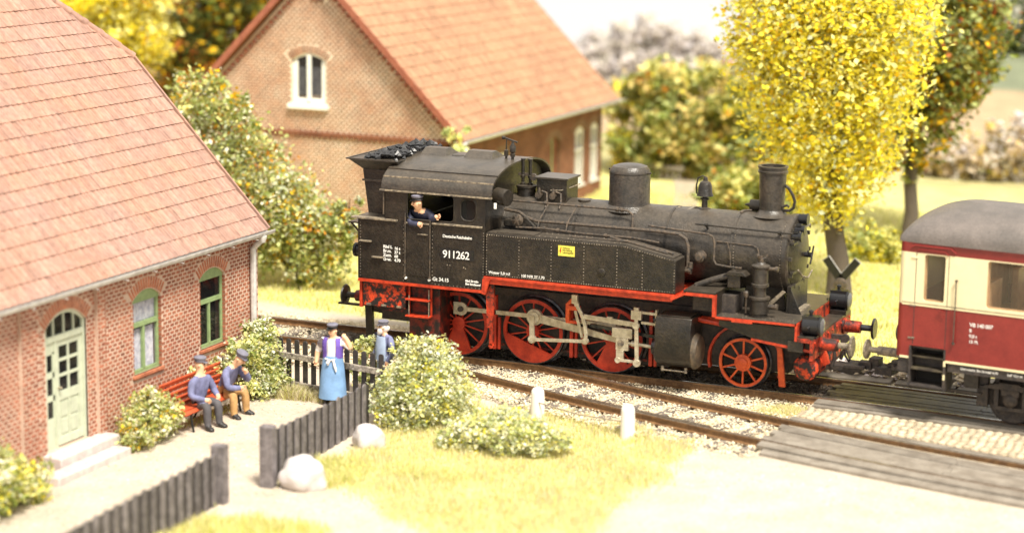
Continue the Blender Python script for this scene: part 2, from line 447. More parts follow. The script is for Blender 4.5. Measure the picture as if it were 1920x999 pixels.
no = nt.nodes.new('ShaderNodeTexNoise'); no.inputs['Scale'].default_value = 14; no.inputs['Detail'].default_value = 8; no.inputs['Roughness'].default_value = .75
nt.links.new(ge.outputs['Position'], no.inputs['Vector'])
no2 = nt.nodes.new('ShaderNodeTexNoise'); no2.inputs['Scale'].default_value = 1.3; no2.inputs['Detail'].default_value = 4
nt.links.new(ge.outputs['Position'], no2.inputs['Vector'])
mr = nt.nodes.new('ShaderNodeMapRange'); mr.inputs[1].default_value = .3; mr.inputs[2].default_value = .7; mr.inputs[3].default_value = .72; mr.inputs[4].default_value = 1.22
mr2 = nt.nodes.new('ShaderNodeMapRange'); mr2.inputs[1].default_value = .3; mr2.inputs[2].default_value = .7; mr2.inputs[3].default_value = .85; mr2.inputs[4].default_value = 1.12
nt.links.new(no.outputs['Fac'], mr.inputs[0]); nt.links.new(no2.outputs['Fac'], mr2.inputs[0])
ml = nt.nodes.new('ShaderNodeMath'); ml.operation = 'MULTIPLY'
nt.links.new(mr.outputs[0], ml.inputs[0]); nt.links.new(mr2.outputs[0], ml.inputs[1])
hs = nt.nodes.new('ShaderNodeHueSaturation')
nt.links.new(at.outputs['Color'], hs.inputs['Color']); nt.links.new(ml.outputs[0], hs.inputs['Value'])
nt.links.new(hs.outputs['Color'], b.inputs['Base Color'])
bp = nt.nodes.new('ShaderNodeBump'); bp.inputs['Strength'].default_value = .6; bp.inputs['Distance'].default_value = .03
nt.links.new(no.outputs['Fac'], bp.inputs['Height']); nt.links.new(bp.outputs['Normal'], b.inputs['Normal'])
me.materials.append(gmat)
ground = bpy.data.objects.new('ground', me); COL.objects.link(ground); ground['kind'] = 'structure'
def gh(x, y): return float(ground_h(x, y))

# ================================================================ tracks
def main_c(x): return 0.0 if x < 8.5 else -.5 * .0125 * (x - 8.5) ** 2 * 1.35
def rail_piece(mb, fn, x0, x1, step=.5):
    """flat-bottom rail whose head top is at z=0 along y = fn(x)"""
    prof = [(-.065, -.150), (.065, -.150), (.065, -.135), (.014, -.115), (.014, -.045), (.036, -.035), (.036, -.006), (.026, 0), (-.026, 0), (-.036, -.006), (-.036, -.035), (-.014, -.045), (-.014, -.115), (-.065, -.135)]
    n = max(2, int((x1 - x0) / step) + 1); k = len(prof); o = len(mb.v)
    for i in range(n):
        x = x0 + (x1 - x0) * i / (n - 1)
        y = fn(x); dy = (fn(x + .05) - fn(x - .05)) / .1
        nrm = Vector((-dy, 1, 0)).normalized()
        for a, z in prof: mb.v.append(tuple(Vector((x, y, z)) + nrm * a))
    for i in range(n - 1):
        for j in range(k):
            jj_ = (j + 1) % k
            mb.f.append((o + i * k + j, o + i * k + jj_, o + (i + 1) * k + jj_, o + (i + 1) * k + j))
            mb.m.append(1 if j in (6, 7, 8) else 0)
    mb.f.append(tuple(o + j for j in range(k))); mb.m.append(0)
    mb.f.append(tuple(o + (n - 1) * k + j for j in reversed(range(k)))); mb.m.append(0)

track = thing('railway_track', 'main railway track running beneath the black steam locomotive and red coach', 'railway track')
for s in (-1, 1):
    mb = MB(); rail_piece(mb, lambda x: main_c(x) + s * .755, -14, 22)
    o = mb.build('rail', ['rail', 'railtopdark'], track, ang=25)
    if s < 0: mainrail = o
def div_near(x): return -3.73 - .305 * (x - 8.6) + .0095 * (x - 8.6) ** 2
def div_far(x): return div_near(x) + 1.52
track2 = thing('railway_track', 'rusty siding track branching off towards the camera in front of the locomotive', 'railway track')
for fn, x0, x1 in ((div_near, 1.2, 20), (div_far, 4.35, 20)):
    mb = MB(); rail_piece(mb, fn, x0, x1); mb.build('rail', ['rail', 'railtop'], track2, ang=25)
mb = MB(); rail_piece(mb, lambda x: div_near(x) + .11, 6.0, 8.9); mb.build('guard_rail', ['rail', 'railtop'], track2, ang=25)
# sleepers
slm = MB().box(-.13, .13, -1.3, 1.3, -.16, 0)
sl = slm.build('sleeper', 'sleeper', track, bevel=.01); sl_me = sl.data
xs_ = np.arange(-8, 10.0, .62)
sl.location = (xs_[0], 0, -.152)
for x in xs_[1:]:
    inst('sleeper', sl_me, track, (x, 0, -.152 + random.uniform(-.006, .004)), (0, 0, random.uniform(-.02, .02)))
for x in np.arange(5.1, 10.1, .6):
    yc = (div_near(x) + div_far(x)) / 2 - .25
    inst('sleeper', sl_me, track2, (x + .15, yc, -.150 + random.uniform(-.006, .004)), (0, 0, -.29 + random.uniform(-.03, .03)), (1, .86, 1))
# loose cream ballast
def stones(name, pts, size, mats, kind='stuff', squash=.7):
    base = np.array([[1, 0, 0], [-1, 0, 0], [0, 1, 0], [0, -1, 0], [0, 0, 1], [0, 0, -1]], float)
    fc = np.array([[0, 2, 4], [2, 1, 4], [1, 3, 4], [3, 0, 4], [2, 0, 5], [1, 2, 5], [3, 1, 5], [0, 3, 5]])
    n = len(pts)
    s = size * rng.uniform(.55, 1.25, (n, 1, 1)) * rng.uniform(.7, 1.3, (n, 6, 1))
    a = rng.uniform(0, 2 * PI, n); t = rng.uniform(-.6, .6, n)
    ca_, sa = np.cos(a), np.sin(a); ct, st = np.cos(t), np.sin(t)
    Rm = np.zeros((n, 3, 3)); Rm[:, 0, 0] = ca_; Rm[:, 0, 1] = -sa * ct; Rm[:, 0, 2] = sa * st; Rm[:, 1, 0] = sa; Rm[:, 1, 1] = ca_ * ct; Rm[:, 1, 2] = -ca_ * st; Rm[:, 2, 1] = st; Rm[:, 2, 2] = ct
    V = np.einsum('nij,nkj->nki', Rm, base[None] * s); V[:, :, 2] *= squash
    V += pts[:, None, :]
    Fc = (fc[None] + (np.arange(n) * 6)[:, None, None]).reshape(-1, 3)
    mi = np.repeat(rng.integers(0, len(mats), n), 8)
    me = raw_mesh(name, V.reshape(-1, 3), Fc, mats, mi)
    o = bpy.data.objects.new(name, me); COL.objects.link(o)
    if kind: o['kind'] = kind
    return o
N = 95000
X = rng.uniform(-8, 10.15, N); Y = rng.uniform(-5.0, 1.75, N)
ok = (Y > near_edge(X) - .25)
dn = np.array([div_near(x) for x in X])
for yy in (0.755, -.755): ok &= np.abs(Y - yy) > .055
ok &= ~((np.abs(Y - dn) < .055) & (X > 1)); ok &= ~((np.abs(Y - dn - 1.52) < .055) & (X > 4.3))
ok &= ~((np.abs(Y) < .7) & (rng.uniform(0, 1, N) < .6))
# leave the sleepers of the siding partly bare
ph = ((X - .15 + (Y - (dn + .5)) * -.29 * -1 - 5.1) / .6) % 1
slp = (X > 4.9) & (Y < dn + 1.45) & (Y > dn - .4) & ((ph < .2) | (ph > .8))
ok &= ~(slp & (rng.uniform(0, 1, N) < .7))
P3 = np.stack([X, Y, np.full(N, -.145) + rng.uniform(-.05, .015, N)], -1)[ok]
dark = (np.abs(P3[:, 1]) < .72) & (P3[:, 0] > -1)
b1 = stones('ballast', P3[~dark], .0235, ['ballast', 'ballast', 'ballast', 'cobble'])
b1['label'] = 'loose cream ballast stones spread between the rails'; b1['category'] = 'ballast'
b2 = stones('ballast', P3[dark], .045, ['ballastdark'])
b2['label'] = 'ballast stones coloured dark as shadow under the locomotive'; b2['category'] = 'ballast'

# ================================================================ level crossing: timber deck, setts
deck = thing('crossing_deck', 'timber plank deck darkened for coach shadow, between the main rails beside the red coach', 'crossing deck')
def strip(mb_name, f0, f1, x0, x1, z, mat, parent, h=.06, seg=3, gap=.012):
    L = (x1 - x0) / seg
    for k in range(seg):
        a, b_ = x0 + k * L + (0 if k == 0 else gap / 2), x0 + (k + 1) * L - gap / 2
        mb = MB()
        n = 5
        top = []
        xsq = [a + (b_ - a) * i / (n - 1) for i in range(n)]
        o = 0
        for x in xsq:
            for (y, zz) in ((f0(x), z - h), (f1(x), z - h), (f1(x), z), (f0(x), z)):
                mb.v.append((x, y, zz))
        for i in range(n - 1):
            for j in range(4):
                jn = (j + 1) % 4
                mb.f.append((i * 4 + j, i * 4 + jn, (i + 1) * 4 + jn, (i + 1) * 4 + j)); mb.m.append(0)
        mb.f.append((3, 2, 1, 0)); mb.m.append(0); q = (n - 1) * 4
        mb.f.append((q, q + 1, q + 2, q + 3)); mb.m.append(0)
        mb.build('plank', mat, parent, smooth=False)
def off(fn, d): return lambda x: fn(x) + d
edges = np.linspace(-.64, .64, 7)
for i in range(6):
    strip('p', off(main_c, edges[i] + .012), off(main_c, edges[i + 1] - .012), 10.12 + .1 * (i % 2), 19, -.035 + .006 * (i % 3), 'plankdark', deck, seg=3)
strip('p', off(main_c, -1.14), off(main_c, -.82), 10.12, 19, -.02, 'plank', deck, seg=2)
strip('p', off(main_c, -1.30), off(main_c, -1.16), 10.12, 19, -.045, 'plank', deck, seg=2)
deck2 = thing('crossing_deck', 'pale grey timber plank deck on the siding in the lower right', 'crossing deck')
strip('p', off(div_far, .07), off(div_far, .42), 10.0, 20, -.05, 'plank', deck2, seg=2)
e2 = np.linspace(-1.475, -.10, 6)
for i in range(5):
    strip('p', off(div_far, e2[i] + .010), off(div_far, e2[i + 1] - .010), 9.95 + .12 * (i % 2), 20, (-.016 if i == 0 else -.080 if i == 4 else -.045) + .006 * (i % 2), 'plank', deck2, seg=3)
strip('p', off(div_near, -.36), off(div_near, -.045), 10.0, 20, -.012, 'plank', deck2, seg=2)
strip('p', off(div_near, -.66), off(div_near, -.38), 10.15, 20, -.045, 'plank', deck2, seg=2)
# far side boards and edging blocks
deck3 = thing('platform_edge', 'low grey board edging with raised blocks behind the couplings', 'platform edge')
for a, b_ in ((9.35, 11.05), (11.15, 12.3), (12.35, 14.6)):
    MB().box(a, b_, .98, 1.45, -.2, -.02).build('board', 'plank', deck3, bevel=.012)
MB().box(9.9, 10.9, 1.5, 1.85, -.2, .09).build('block', 'plank', deck3, bevel=.015)
MB().box(11.35, 13.2, 1.5, 1.9, -.2, .07).build('block', 'plank', deck3, bevel=.015)
pts = np.stack([rng.uniform(9.2, 12.6, 260), rng.uniform(1.35, 1.95, 260), rng.uniform(-.05, .16, 260)], -1)
o = stones('rubble', pts, .09, ['ballast', 'rock']); o['label'] = 'heap of pale stones lying along the board edging'; o['category'] = 'rubble'
# setts between the two tracks
road = MB().box(10.02, 22, -3.0, -1.2, -.2, -.075)
def fanpoly():
    pts = []
    x = 10.05
    while x < 21.5:
        pts.append(x); x += .7
    return pts
mb = MB()
fx = np.linspace(10.02, 21, 12)
for i in range(11):
    xa, xb = fx[i], fx[i + 1]
    mb.add([(xa, main_c(xa) - 1.31, -.085), (xb, main_c(xb) - 1.31, -.085), (xb, div_far(xb) + .44, -.085), (xa, div_far(xa) + .44, -.085)], [(0, 1, 2, 3)])
base_o = mb.build('road', 'joint', None, smooth=False); base_o['kind'] = 'structure'
# sett mesh: a little domed block
cm = MB(); k8 = 8
pr = [(.5, -.05), (.5, .0), (.43, .018), (.0, .024)]
for rr, z in pr[:-1]:
    for i in range(k8):
        a = 2 * PI * (i + .5) / k8
        cx_, cy_ = math.cos(a), math.sin(a); q = max(abs(cx_), abs(cy_)); q = .55 + .45 * q
        cm.v.append((cx_ / q * rr * .98, cy_ / q * rr * .98, z))
cm.v.append((0, 0, .024))
for k in range(2):
    for i in range(k8): cm.f.append((k * k8 + i, k * k8 + (i + 1) % k8, (k + 1) * k8 + (i + 1) % k8, (k + 1) * k8 + i)); cm.m.append(0)
for i in range(k8): cm.f.append((2 * k8 + i, 2 * k8 + (i + 1) % k8, 3 * k8)); cm.m.append(0)
sett = cm.build('cobble', 'cobble', base_o); sett_me = sett.data
spots = []
row = 0; x = 10.14
while x < 17.5:
    yt = main_c(x) - 1.37; yb_ = div_far(x) + .50
    n = int((yt - yb_) / .135)
    for i in range(n):
        y = yt - (i + .5 + (.25 if row % 2 else 0)) * (yt - yb_) / (n + .3)
        # gentle fan curvature of the courses
        ph_ = ((y + 1.4) / .75)
        xx = x + .045 * abs(math.sin(ph_ * PI))
        spots.append((xx + random.uniform(-.008, .008), y, (yt - yb_) / (n + .3)))
    x += .158; row += 1
spots.sort(key=lambda p: p[0])
first = True
far = MB()
for i, (x, y, w) in enumerate(spots):
    loc = (x, y, -.062 + random.uniform(-.006, .006)); rot = (random.uniform(-.05, .05), random.uniform(-.05, .05), random.uniform(-.15, .15)); sc = (.146 * random.uniform(.92, 1.02), w * .93 * random.uniform(.92, 1.02), 1)
    if i == 0: sett.location = loc; sett.rotation_euler = rot; sett.scale = sc
    elif i < 300: inst('cobble', sett_me, base_o, loc, rot, sc)
    else:
        Tm = Matrix.LocRotScale(Vector(loc), Euler(rot), Vector(sc))
        far.add([Tm @ Vector(v) for v in cm.v], cm.f)
if far.v: far.build('cobble', 'cobble', base_o)['kind'] = 'stuff'

# grit on the yard and the road
npb = 5200
X = rng.uniform(-1, 16, npb); Y = rng.uniform(-13.5, -3.2, npb)
k = (soil_mask(X, Y) < .4) & (Y < near_edge(X) - .3) & ((X > -.05) | (Y > -8.3))
pts = np.stack([X[k], Y[k], ground_h(X[k], Y[k]) + .004], -1)
o = stones('gravel', pts, .022, ['ballast', 'rock', 'joint']); o['label'] = 'fine gravel scattered over the yard and the road'; o['category'] = 'gravel'
# ================================================================ houses
def arc_top(u0, u1, zs, rise, u):
    w = u1 - u0
    if rise < 1e-3: return zs
    Rr = (w * w / 4 + rise * rise) / (2 * rise); c = (u0 + u1) / 2; zc = zs + rise - Rr
    q = Rr * Rr - (u - c) ** 2
    return zc + math.sqrt(max(q, 0)) if q > 0 else zs
def shared_brick(mat):
    mb = MB().box(-.5, .5, 0, 1, -.5, .5)
    me = bpy.data.meshes.new('brick'); me.from_pydata(mb.v, [], [f for i, f in enumerate(mb.f)])
    me.materials.append(MT[mat]); return me
def brick_wall(house, O, U, Nn, L, z0, top, openings, bmat, mmat, nparts, near, wallname='wall', mod=(.155, .073), zmin_b=None, amat='brickbright', hg=.025, jg=.019, proud=.005, thick=.22):
    """wall plane through O along unit U with outward normal Nn. top(u) = height, openings = (u0,u1,zsill,zspring,rise)"""
    O = Vector(O); U = Vector(U); Nn = Vector(Nn); Z = Vector((0, 0, 1))
    us = set(np.round(np.arange(0, L + 1e-6, .5), 3)); us.add(L)
    for (a, b_, zs, zt, rs) in openings:
        us.update([a, b_]); us.update(np.round(np.linspace(a, b_, 9), 4))
    us = sorted(us); mb = MB()
    def piece(ua, ub, za, zb, zta, ztb):
        vs = []
        for n in (0, -thick):
            for u, z in ((ua, za), (ub, zb), (ub, ztb), (ua, zta)): vs.append(O + U * u + Z * z + Nn * n)
        mb.add(vs, [(0, 1, 2, 3), (7, 6, 5, 4), (0, 4, 5, 1), (1, 5, 6, 2), (2, 6, 7, 3), (3, 7, 4, 0)])
    for ua, ub in zip(us[:-1], us[1:]):
        um = (ua + ub) / 2; hit = [o for o in openings if o[0] < um < o[1]]
        if not hit: piece(ua, ub, z0, z0, top(ua), top(ub))
        else:
            o = hit[0]
            if o[2] > z0 + .01: piece(ua, ub, z0, z0, o[2], o[2])
            piece(ua, ub, arc_top(o[0], o[1], o[3], o[4], ua), arc_top(o[0], o[1], o[3], o[4], ub), top(ua), top(ub))
    wall = mb.build(wallname, mmat, house, smooth=False)
    # bricks laid course by course
    mw, mh = mod; bricks = []
    z = z0 + mh / 2; row = 0
    while True:
        zc = z + row * mh
        # interval where top(u) > zc + mh/2
        uu = np.linspace(0, L, 160); okk = np.array([top(u) > zc + mh * .5 for u in uu])
        if not okk.any(): break
        a, b_ = uu[okk][0], uu[okk][-1]
        if zmin_b is not None and zc < zmin_b: row += 1; continue
        ivs = [(a, b_)]
        for (oa, ob, zs, zt, rs) in openings:
            ring = .235
            if zc + mh / 2 < zs - .085 or zc > zt + rs + ring: continue
            if zc < zs: ca, cb = oa - .05, ob + .05
            elif zc <= zt: ca, cb = oa, ob
            else:
                w = ob - oa; Rr = (w * w / 4 + rs * rs) / (2 * rs) + ring; zcn = zt + rs - (Rr - ring); c = (oa + ob) / 2
                q = Rr * Rr - (zc - zcn) ** 2
                if q <= 0: continue
                hw = math.sqrt(q); am = math.asin(min(1, w / 2 / (Rr - ring)))
                hw = min(hw, w / 2 + ring * math.sin(am)) if zc < zt + ring * .6 else hw
                hw = max(hw, 0); ca, cb = c - hw, c + hw
            nv = []
            for s, e in ivs:
                if cb <= s or ca >= e: nv.append((s, e)); continue
                if ca > s: nv.append((s, ca))
                if cb < e: nv.append((cb, e))
            ivs = nv
        offs = (row % 2) * mw / 2
        for s, e in ivs:
            k = math.floor((s - offs) / mw)
            while k * mw + offs < e:
                a1 = max(s, k * mw + offs) + jg; b1_ = min(e, (k + 1) * mw + offs) - jg
                if b1_ - a1 > .035: bricks.append(((a1 + b1_) / 2, zc, b1_ - a1, mh - hg, 0, 1.0))
                k += 1
        row += 1
    # voussoirs and sills
    plain = len(bricks); arches = []
    for (oa, ob, zs, zt, rs) in openings:
        if rs < .01: continue
        w = ob - oa; Rr = (w * w / 4 + rs * rs) / (2 * rs); c = (oa + ob) / 2; zcn = zt + rs - Rr; am = math.asin(min(1, w / 2 / Rr)) * 1.0
        n = int(2 * am * (Rr + .1) / .072)
        for i in range(n):
            a_ = -am + 2 * am * (i + .5) / n
            rr = Rr + .012 + .105
            arches.append((c + rr * math.sin(a_), zcn + rr * math.cos(a_), .048, .205, a_, 1.2))
        if zs > z0 + .3:
            n = int(w / .085) + 1
            for i in range(n): arches.append((oa - .03 + (w + .06) * (i + .5) / n, zs - .05, (w + .06) / n - .014, .07, 0, 3.2))
    e1 = U; e2 = Nn; base = Matrix((e1, e2, Z)).transposed()
    if base.determinant() < 0: pass
    def mat_of(b):
        u, zc, w, h, rot, dp = b
        loc = O + U * u + Z * zc - Nn * .004
        Rm = base @ Matrix.Rotation(rot, 3, 'Y') if True else base
        return loc, Rm, Vector((w, (proud * (1 + .35 * random.uniform(-1, 1)) + .004) * dp, h))
    near = Vector(near)
    bricks.sort(key=lambda b: (O + U * b[0] + Z * b[1] - near).length)
    sh = shared_brick(bmat); rest = MB()
    if arches and amat:
        sa = shared_brick(amat); nparts = max(0, nparts - len(arches))
        for b in arches:
            loc, Rm, sc = mat_of(b)
            o = bpy.data.objects.new('brick', sa); COL.objects.link(o); o.parent = wall
            o.matrix_local = Matrix.Translation(loc) @ Rm.to_4x4() @ Matrix.Diagonal((*sc, 1))
    bx = MB().box(-.5, .5, 0, 1, -.5, .5)
    V0 = np.array(bx.v); F0 = np.array([f for f in bx.f])
    VV = []
    for i, b in enumerate(bricks):
        loc, Rm, sc = mat_of(b)
        if i < nparts:
            o = bpy.data.objects.new('brick', sh); COL.objects.link(o); o.parent = wall
            Mx = Matrix.Translation(loc) @ Rm.to_4x4() @ Matrix.Diagonal((*sc, 1))
            o.matrix_local = Mx
        else:
            VV.append((V0 * np.array(sc)) @ np.array(Rm).T + np.array(loc))
    if VV:
        n = len(VV); V = np.concatenate(VV)
        Fq = (F0[None] + (np.arange(n) * 8)[:, None, None]).reshape(-1, 4)
        me = raw_mesh('brick', V, Fq, [bmat])
        o = bpy.data.objects.new('brick', me); COL.objects.link(o); o.parent = wall; o['kind'] = 'stuff'
    return wall

def tile_roof(house, P0, U, S, Lu, Ls, mat, width, pitch, clip=None, nparts=300, near=(5, -20, 5), name='roof', under='tileunder'):
    """P0 = eave corner, U along the eave, S unit up the slope."""
    P0 = Vector(P0); U = Vector(U).normalized(); S = Vector(S).normalized(); Nn = U.cross(S).normalized()
    if Nn.z < 0: Nn = -Nn
    mb = MB()
    slab = [P0, P0 + U * Lu, P0 + U * Lu + S * Ls, P0 + S * Ls]
    if clip:
        n = 14; pts = []
        for i in range(n + 1):
            s_ = Ls * i / n; pts.append((clip(s_)[0], clip(s_)[1], s_))
        vs = []
        for a, b_, s_ in pts: vs += [P0 + U * a + S * s_ - Nn * .03, P0 + U * b_ + S * s_ - Nn * .03]
        fs = [(2 * i, 2 * i + 1, 2 * i + 3, 2 * i + 2) for i in range(n)]
        m = len(vs); vs += [v - Nn * .08 for v in vs]; fs += [tuple(m + q for q in reversed(f)) for f in fs]
        fs += [(0, m, m + 1, 1)] + [(2 * i + 1, m + 2 * i + 1, m + 2 * i + 3, 2 * i + 3) for i in range(n)] + [(2 * i + 2, m + 2 * i + 2, m + 2 * i, 2 * i) for i in range(n)]
        mb.add(vs, fs)
    else:
        vs = [p - Nn * .03 for p in slab] + [p - Nn * .11 for p in slab]
        mb.add(vs, [(0, 1, 2, 3), (7, 6, 5, 4), (0, 4, 5, 1), (1, 5, 6, 2), (2, 6, 7, 3), (3, 7, 4, 0)])
    roof = mb.build(name, under, house, smooth=False)
    # one interlocking pan tile: shallow roll on one side, thickness at the lower edge
    cs = [(0, .022), (.12, .034), (.26, .022), (.42, .010), (.80, .010), (1.0, .020)]
    tm = MB(); k = len(cs)
    for (v, dz) in ((0, .019), (1.12, -.002)):
        for u, z in cs: tm.v.append((u, v, z + dz))
    for u, z in cs: tm.v.append((u, 0, z + .019 - .016))
    for i in range(k - 1):
        tm.f.append((i, i + 1, k + i + 1, k + i)); tm.f.append((2 * k + i, 2 * k + i + 1, i + 1, i))
    V0 = np.array(tm.v)
    me0 = bpy.data.meshes.new('tile'); me0.from_pydata([tuple(v) for v in V0], [], tm.f); me0.materials.append(MT[mat])
    rows = int(Ls / pitch + .7); cols = int(Lu / width); base = Matrix((U, S, Nn)).transposed()
    allt = []
    for r_ in range(rows):
        for c_ in range(cols):
            u = c_ * width; s_ = r_ * pitch
            if clip:
                a, b_ = clip(s_ + pitch * .5)
                if u + width * .6 < a or u + width * .4 > b_: continue
            allt.append((u, s_))
    near = Vector(near)
    allt.sort(key=lambda t: (P0 + U * t[0] + S * t[1] - near).length)
    VV = []; sc = np.array((width, pitch, 1.))
    Bm = np.array(base)
    for i, (u, s_) in enumerate(allt):
        dz = random.uniform(-.004, .004)
        loc = P0 + U * u + S * (s_ - .05) + Nn * dz
        if i < nparts:
            o = bpy.data.objects.new('tile', me0); COL.objects.link(o); o.parent = roof
            o.matrix_local = Matrix.Translation(loc) @ base.to_4x4() @ Matrix.Diagonal((width, pitch, 1, 1))
        else: VV.append((V0 * sc) @ Bm.T + np.array(loc))
    if VV:
        n = len(VV); F0 = np.array(tm.f)
        me = raw_mesh('tile', np.concatenate(VV), (F0[None] + (np.arange(n) * len(V0))[:, None, None]).reshape(-1, 4), [mat])
        o = bpy.data.objects.new('tile', me); COL.objects.link(o); o.parent = roof; o['kind'] = 'stuff'
    return roof

def arched_window(house, O, U, Nn, w, h, zspring, rise, z0, fmat, depth=.12, curtain=None, name='window', bar=.60, mull=.45, solidtop=True, label=None, fw=.07):
    """O at the left bottom corner of the opening (u=0), frame stands back by depth. bar = transom height fraction"""
    O = Vector(O); U = Vector(U); Nn = Vector(Nn); Z = Vector((0, 0, 1)); B = O - Nn * depth
    def fr(mb, u0, u1, za, zb, t=.05, d=0, mi=0):
        mb.prism([(u0, za), (u1, za), (u1, zb), (u0, zb)], B + Nn * d, U, Z, -Nn * t, mi)
    top = zspring - z0
    mb = MB()
    fr(mb, 0, fw, 0, top); fr(mb, w - fw, w, 0, top); fr(mb, fw, w - fw, 0, fw)
    zb = top * bar
    fr(mb, fw, w - fw, zb - .035, zb + .045, .07, .02)
    if mull: fr(mb, w * mull - .03, w * mull + .03, fw, zb - .035, .06, .01)
    # arched head
    n = 10; tp = [(w * i / n, arc_top(0, w, top, rise, w * i / n) + .0) for i in range(n + 1)]
    if solidtop:
        poly = [(0, top - .05), (w, top - .05)] + [(a, b_) for a, b_ in reversed(tp)]
        mb.prism(poly, B + Nn * .005, U, Z, -Nn * .05)
    else:
        for i in range(n):
            (a, za), (b_, zb2) = tp[i], tp[i + 1]
            mb.prism([(a, za - .06), (b_, zb2 - .06), (b_, zb2 + .01), (a, za + .01)], B, U, Z, -Nn * .05)
        if mull: fr(mb, w * .5 - .02, w * .5 + .02, zb, top + rise, .04)
    f = mb.build(name, fmat, house, smooth=False)
    if label: f['label'] = label
    if fmat == 'green':
        for (ua, ub) in ((-.001, .012), (w - .012, w + .001)):
            q = MB(); zz = .03
            while zz < top - .05: q.prism([(ua, zz), (ub, zz), (ub, zz + .055), (ua, zz + .055)], O - Nn * (depth - .002), U, Z, Nn * (depth + .012)); zz += .0765
            qo = q.build('jamb_brick', 'brick', f, smooth=False); qo['kind'] = 'stuff'
    s = MB(); s.prism([(-.04, -.05), (w + .04, -.05), (w + .04, .0), (-.04, .0)], O + Nn * .05, U, Z, -Nn * (depth + .04)); s.build('sill', fmat if name != 'window' or fmat != 'green' else 'brickbright', f, smooth=False)
    def pane(u0, u1, za, zb_):
        g = MB(); pm = 'paneclear' if curtain or name == 'side_window' else 'pane'; g.prism([(u0, za), (u1, za), (u1, zb_), (u0, zb_)], B - Nn * .025, U, Z, -Nn * .008); g.build('pane', pm, f, smooth=False)
    if mull: pane(fw, w * mull - .03, fw, zb - .035); pane(w * mull + .03, w - fw, fw, zb - .035)
    else: pane(fw, w - fw, fw, zb - .035)
    pane(fw, w - fw, zb + .045, top - .05 if solidtop else top + rise * .5)
    if curtain:
        for (ua, ub, za, zb_) in curtain:
            c = MB(); nn_ = 26; pts = []
            for i in range(nn_ + 1):
                u = ua + (ub - ua) * i / nn_; d = .015 * math.sin(i * 1.9) + .008 * math.sin(i * 4.1)
                pts.append((u, d))
            vs = [B - Nn * (.065 + d) + U * u + Z * za for u, d in pts] + [B - Nn * (.065 + d * .6) + U * u + Z * zb_ for u, d in pts]
            k = nn_ + 1; fs = [(i, i + 1, k + i + 1, k + i) for i in range(nn_)]
            m_ = len(vs); vs += [v - Nn * .006 for v in vs]; fs += [tuple(m_ + q for q in reversed(f_)) for f_ in fs]
            c.add(vs, fs); c.build('curtain', 'curtain', f)
    return f

# ---------------- near house
XW = -.8
HA = thing('brick_house', 'red brick cottage at the left with green windows, pale door and pink tiled roof', 'house')
yN, yF = -14.5, -2.98
wins = [(-7.42, -6.50, .66, 2.02, .17), (-5.16, -4.25, .66, 2.02, .17)]
door = (-10.04, -8.86, -.10, 2.02, .26)
ops = [(a - yN, b_ - yN, z, zt, r) for a, b_, z, zt, r in wins + [door]]
brick_wall(HA, (XW, yN, 0), (0, 1, 0), (1, 0, 0), yF - yN, -.5, lambda u: 2.72, ops, 'brick', 'mortar', 300, (2, -3.5, 1))
# proud door bay and corner strips, in plain brickwork of their own
for (a, b_) in ((-10.78, -10.30), (-8.60, -8.36)):
    pil = MB().box(XW, XW + .07, a, b_, -.5, 2.70).build('pilaster', 'mortar', HA, smooth=False)
    L = MB()
    r_ = 0; z = -.46
    while z < 2.66:
        y = a + .01 - (.09 if r_ % 2 else 0)
        while y < b_:
            y0, y1 = max(a + .006, y), min(b_ - .006, y + .142)
            if y1 - y0 > .03: L.box(XW + .06, XW + .076, y0, y1, z, z + .052)
            y += .18
        z += .0765; r_ += 1
    L.build('brick', 'brick', pil, smooth=False)['kind'] = 'stuff'
# other walls (plain, turned away)
m = MB().box(-9.2, -9.0, yN, yF, -.5, 2.7); m.build('back_wall', 'brickside', HA, smooth=False)
m = MB(); m.prism([(-9.0, -.5), (XW - .22, -.5), (XW - .22, 2.5), (-3.85, 5.65), (-5.8, 5.65), (-9.0, 2.5)], (0, yF - .2, 0), (1, 0, 0), (0, 0, 1), (0, .197, 0)); m.build('gable_wall', 'brickside', HA, smooth=False)
m = MB(); m.prism([(-9.0, -.5), (XW - .22, -.5), (XW - .22, 2.5), (-4.83, 6.8), (-8.9, 2.5)], (0, yN, 0), (1, 0, 0), (0, 0, 1), (0, .2, 0)); m.build('gable_wall', 'brickside', HA, smooth=False)
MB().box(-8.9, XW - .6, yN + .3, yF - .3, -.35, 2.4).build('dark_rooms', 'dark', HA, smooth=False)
ex, ez = -.62, 2.70; VY = -2.94; RX, RZ = -4.95, 7.28; S = Vector((RX - ex, 0, RZ - ez)); Ls = S.length; Su = S.normalized()
hipz = 5.97
def clipA(s_):
    z = ez + Su.z * s_; yv = VY
    if z > hipz: yv = VY - 1.35 * (z - hipz) / (RZ - hipz)
    return (0, yv - yN)
tile_roof(HA, (ex, yN, ez), (0, 1, 0), Su, VY - yN, Ls, 'tile', .172, .345, clipA, 300, (3, -2, 3))
S2 = Vector((-Su.x, 0, Su.z))
tile_roof(HA, (2 * RX - ex, yN, ez), (0, 1, 0), S2, VY - yN, Ls, 'tile', .345, .345, clipA, 0, (3, -2, 3), name='rear_roof')
hp = MB(); hp.add([(-3.62, VY, 5.92), (-6.04, VY, 5.92), (RX, -4.3, RZ - .02), (-3.62, VY - .07, 5.80), (-6.04, VY - .07, 5.80), (RX, -4.3, RZ - .17)], [(0, 1, 2), (5, 4, 3), (0, 3, 4, 1), (1, 4, 5, 2), (2, 5, 3, 0)]); hp.build('hip_roof', 'tile', HA, smooth=False)
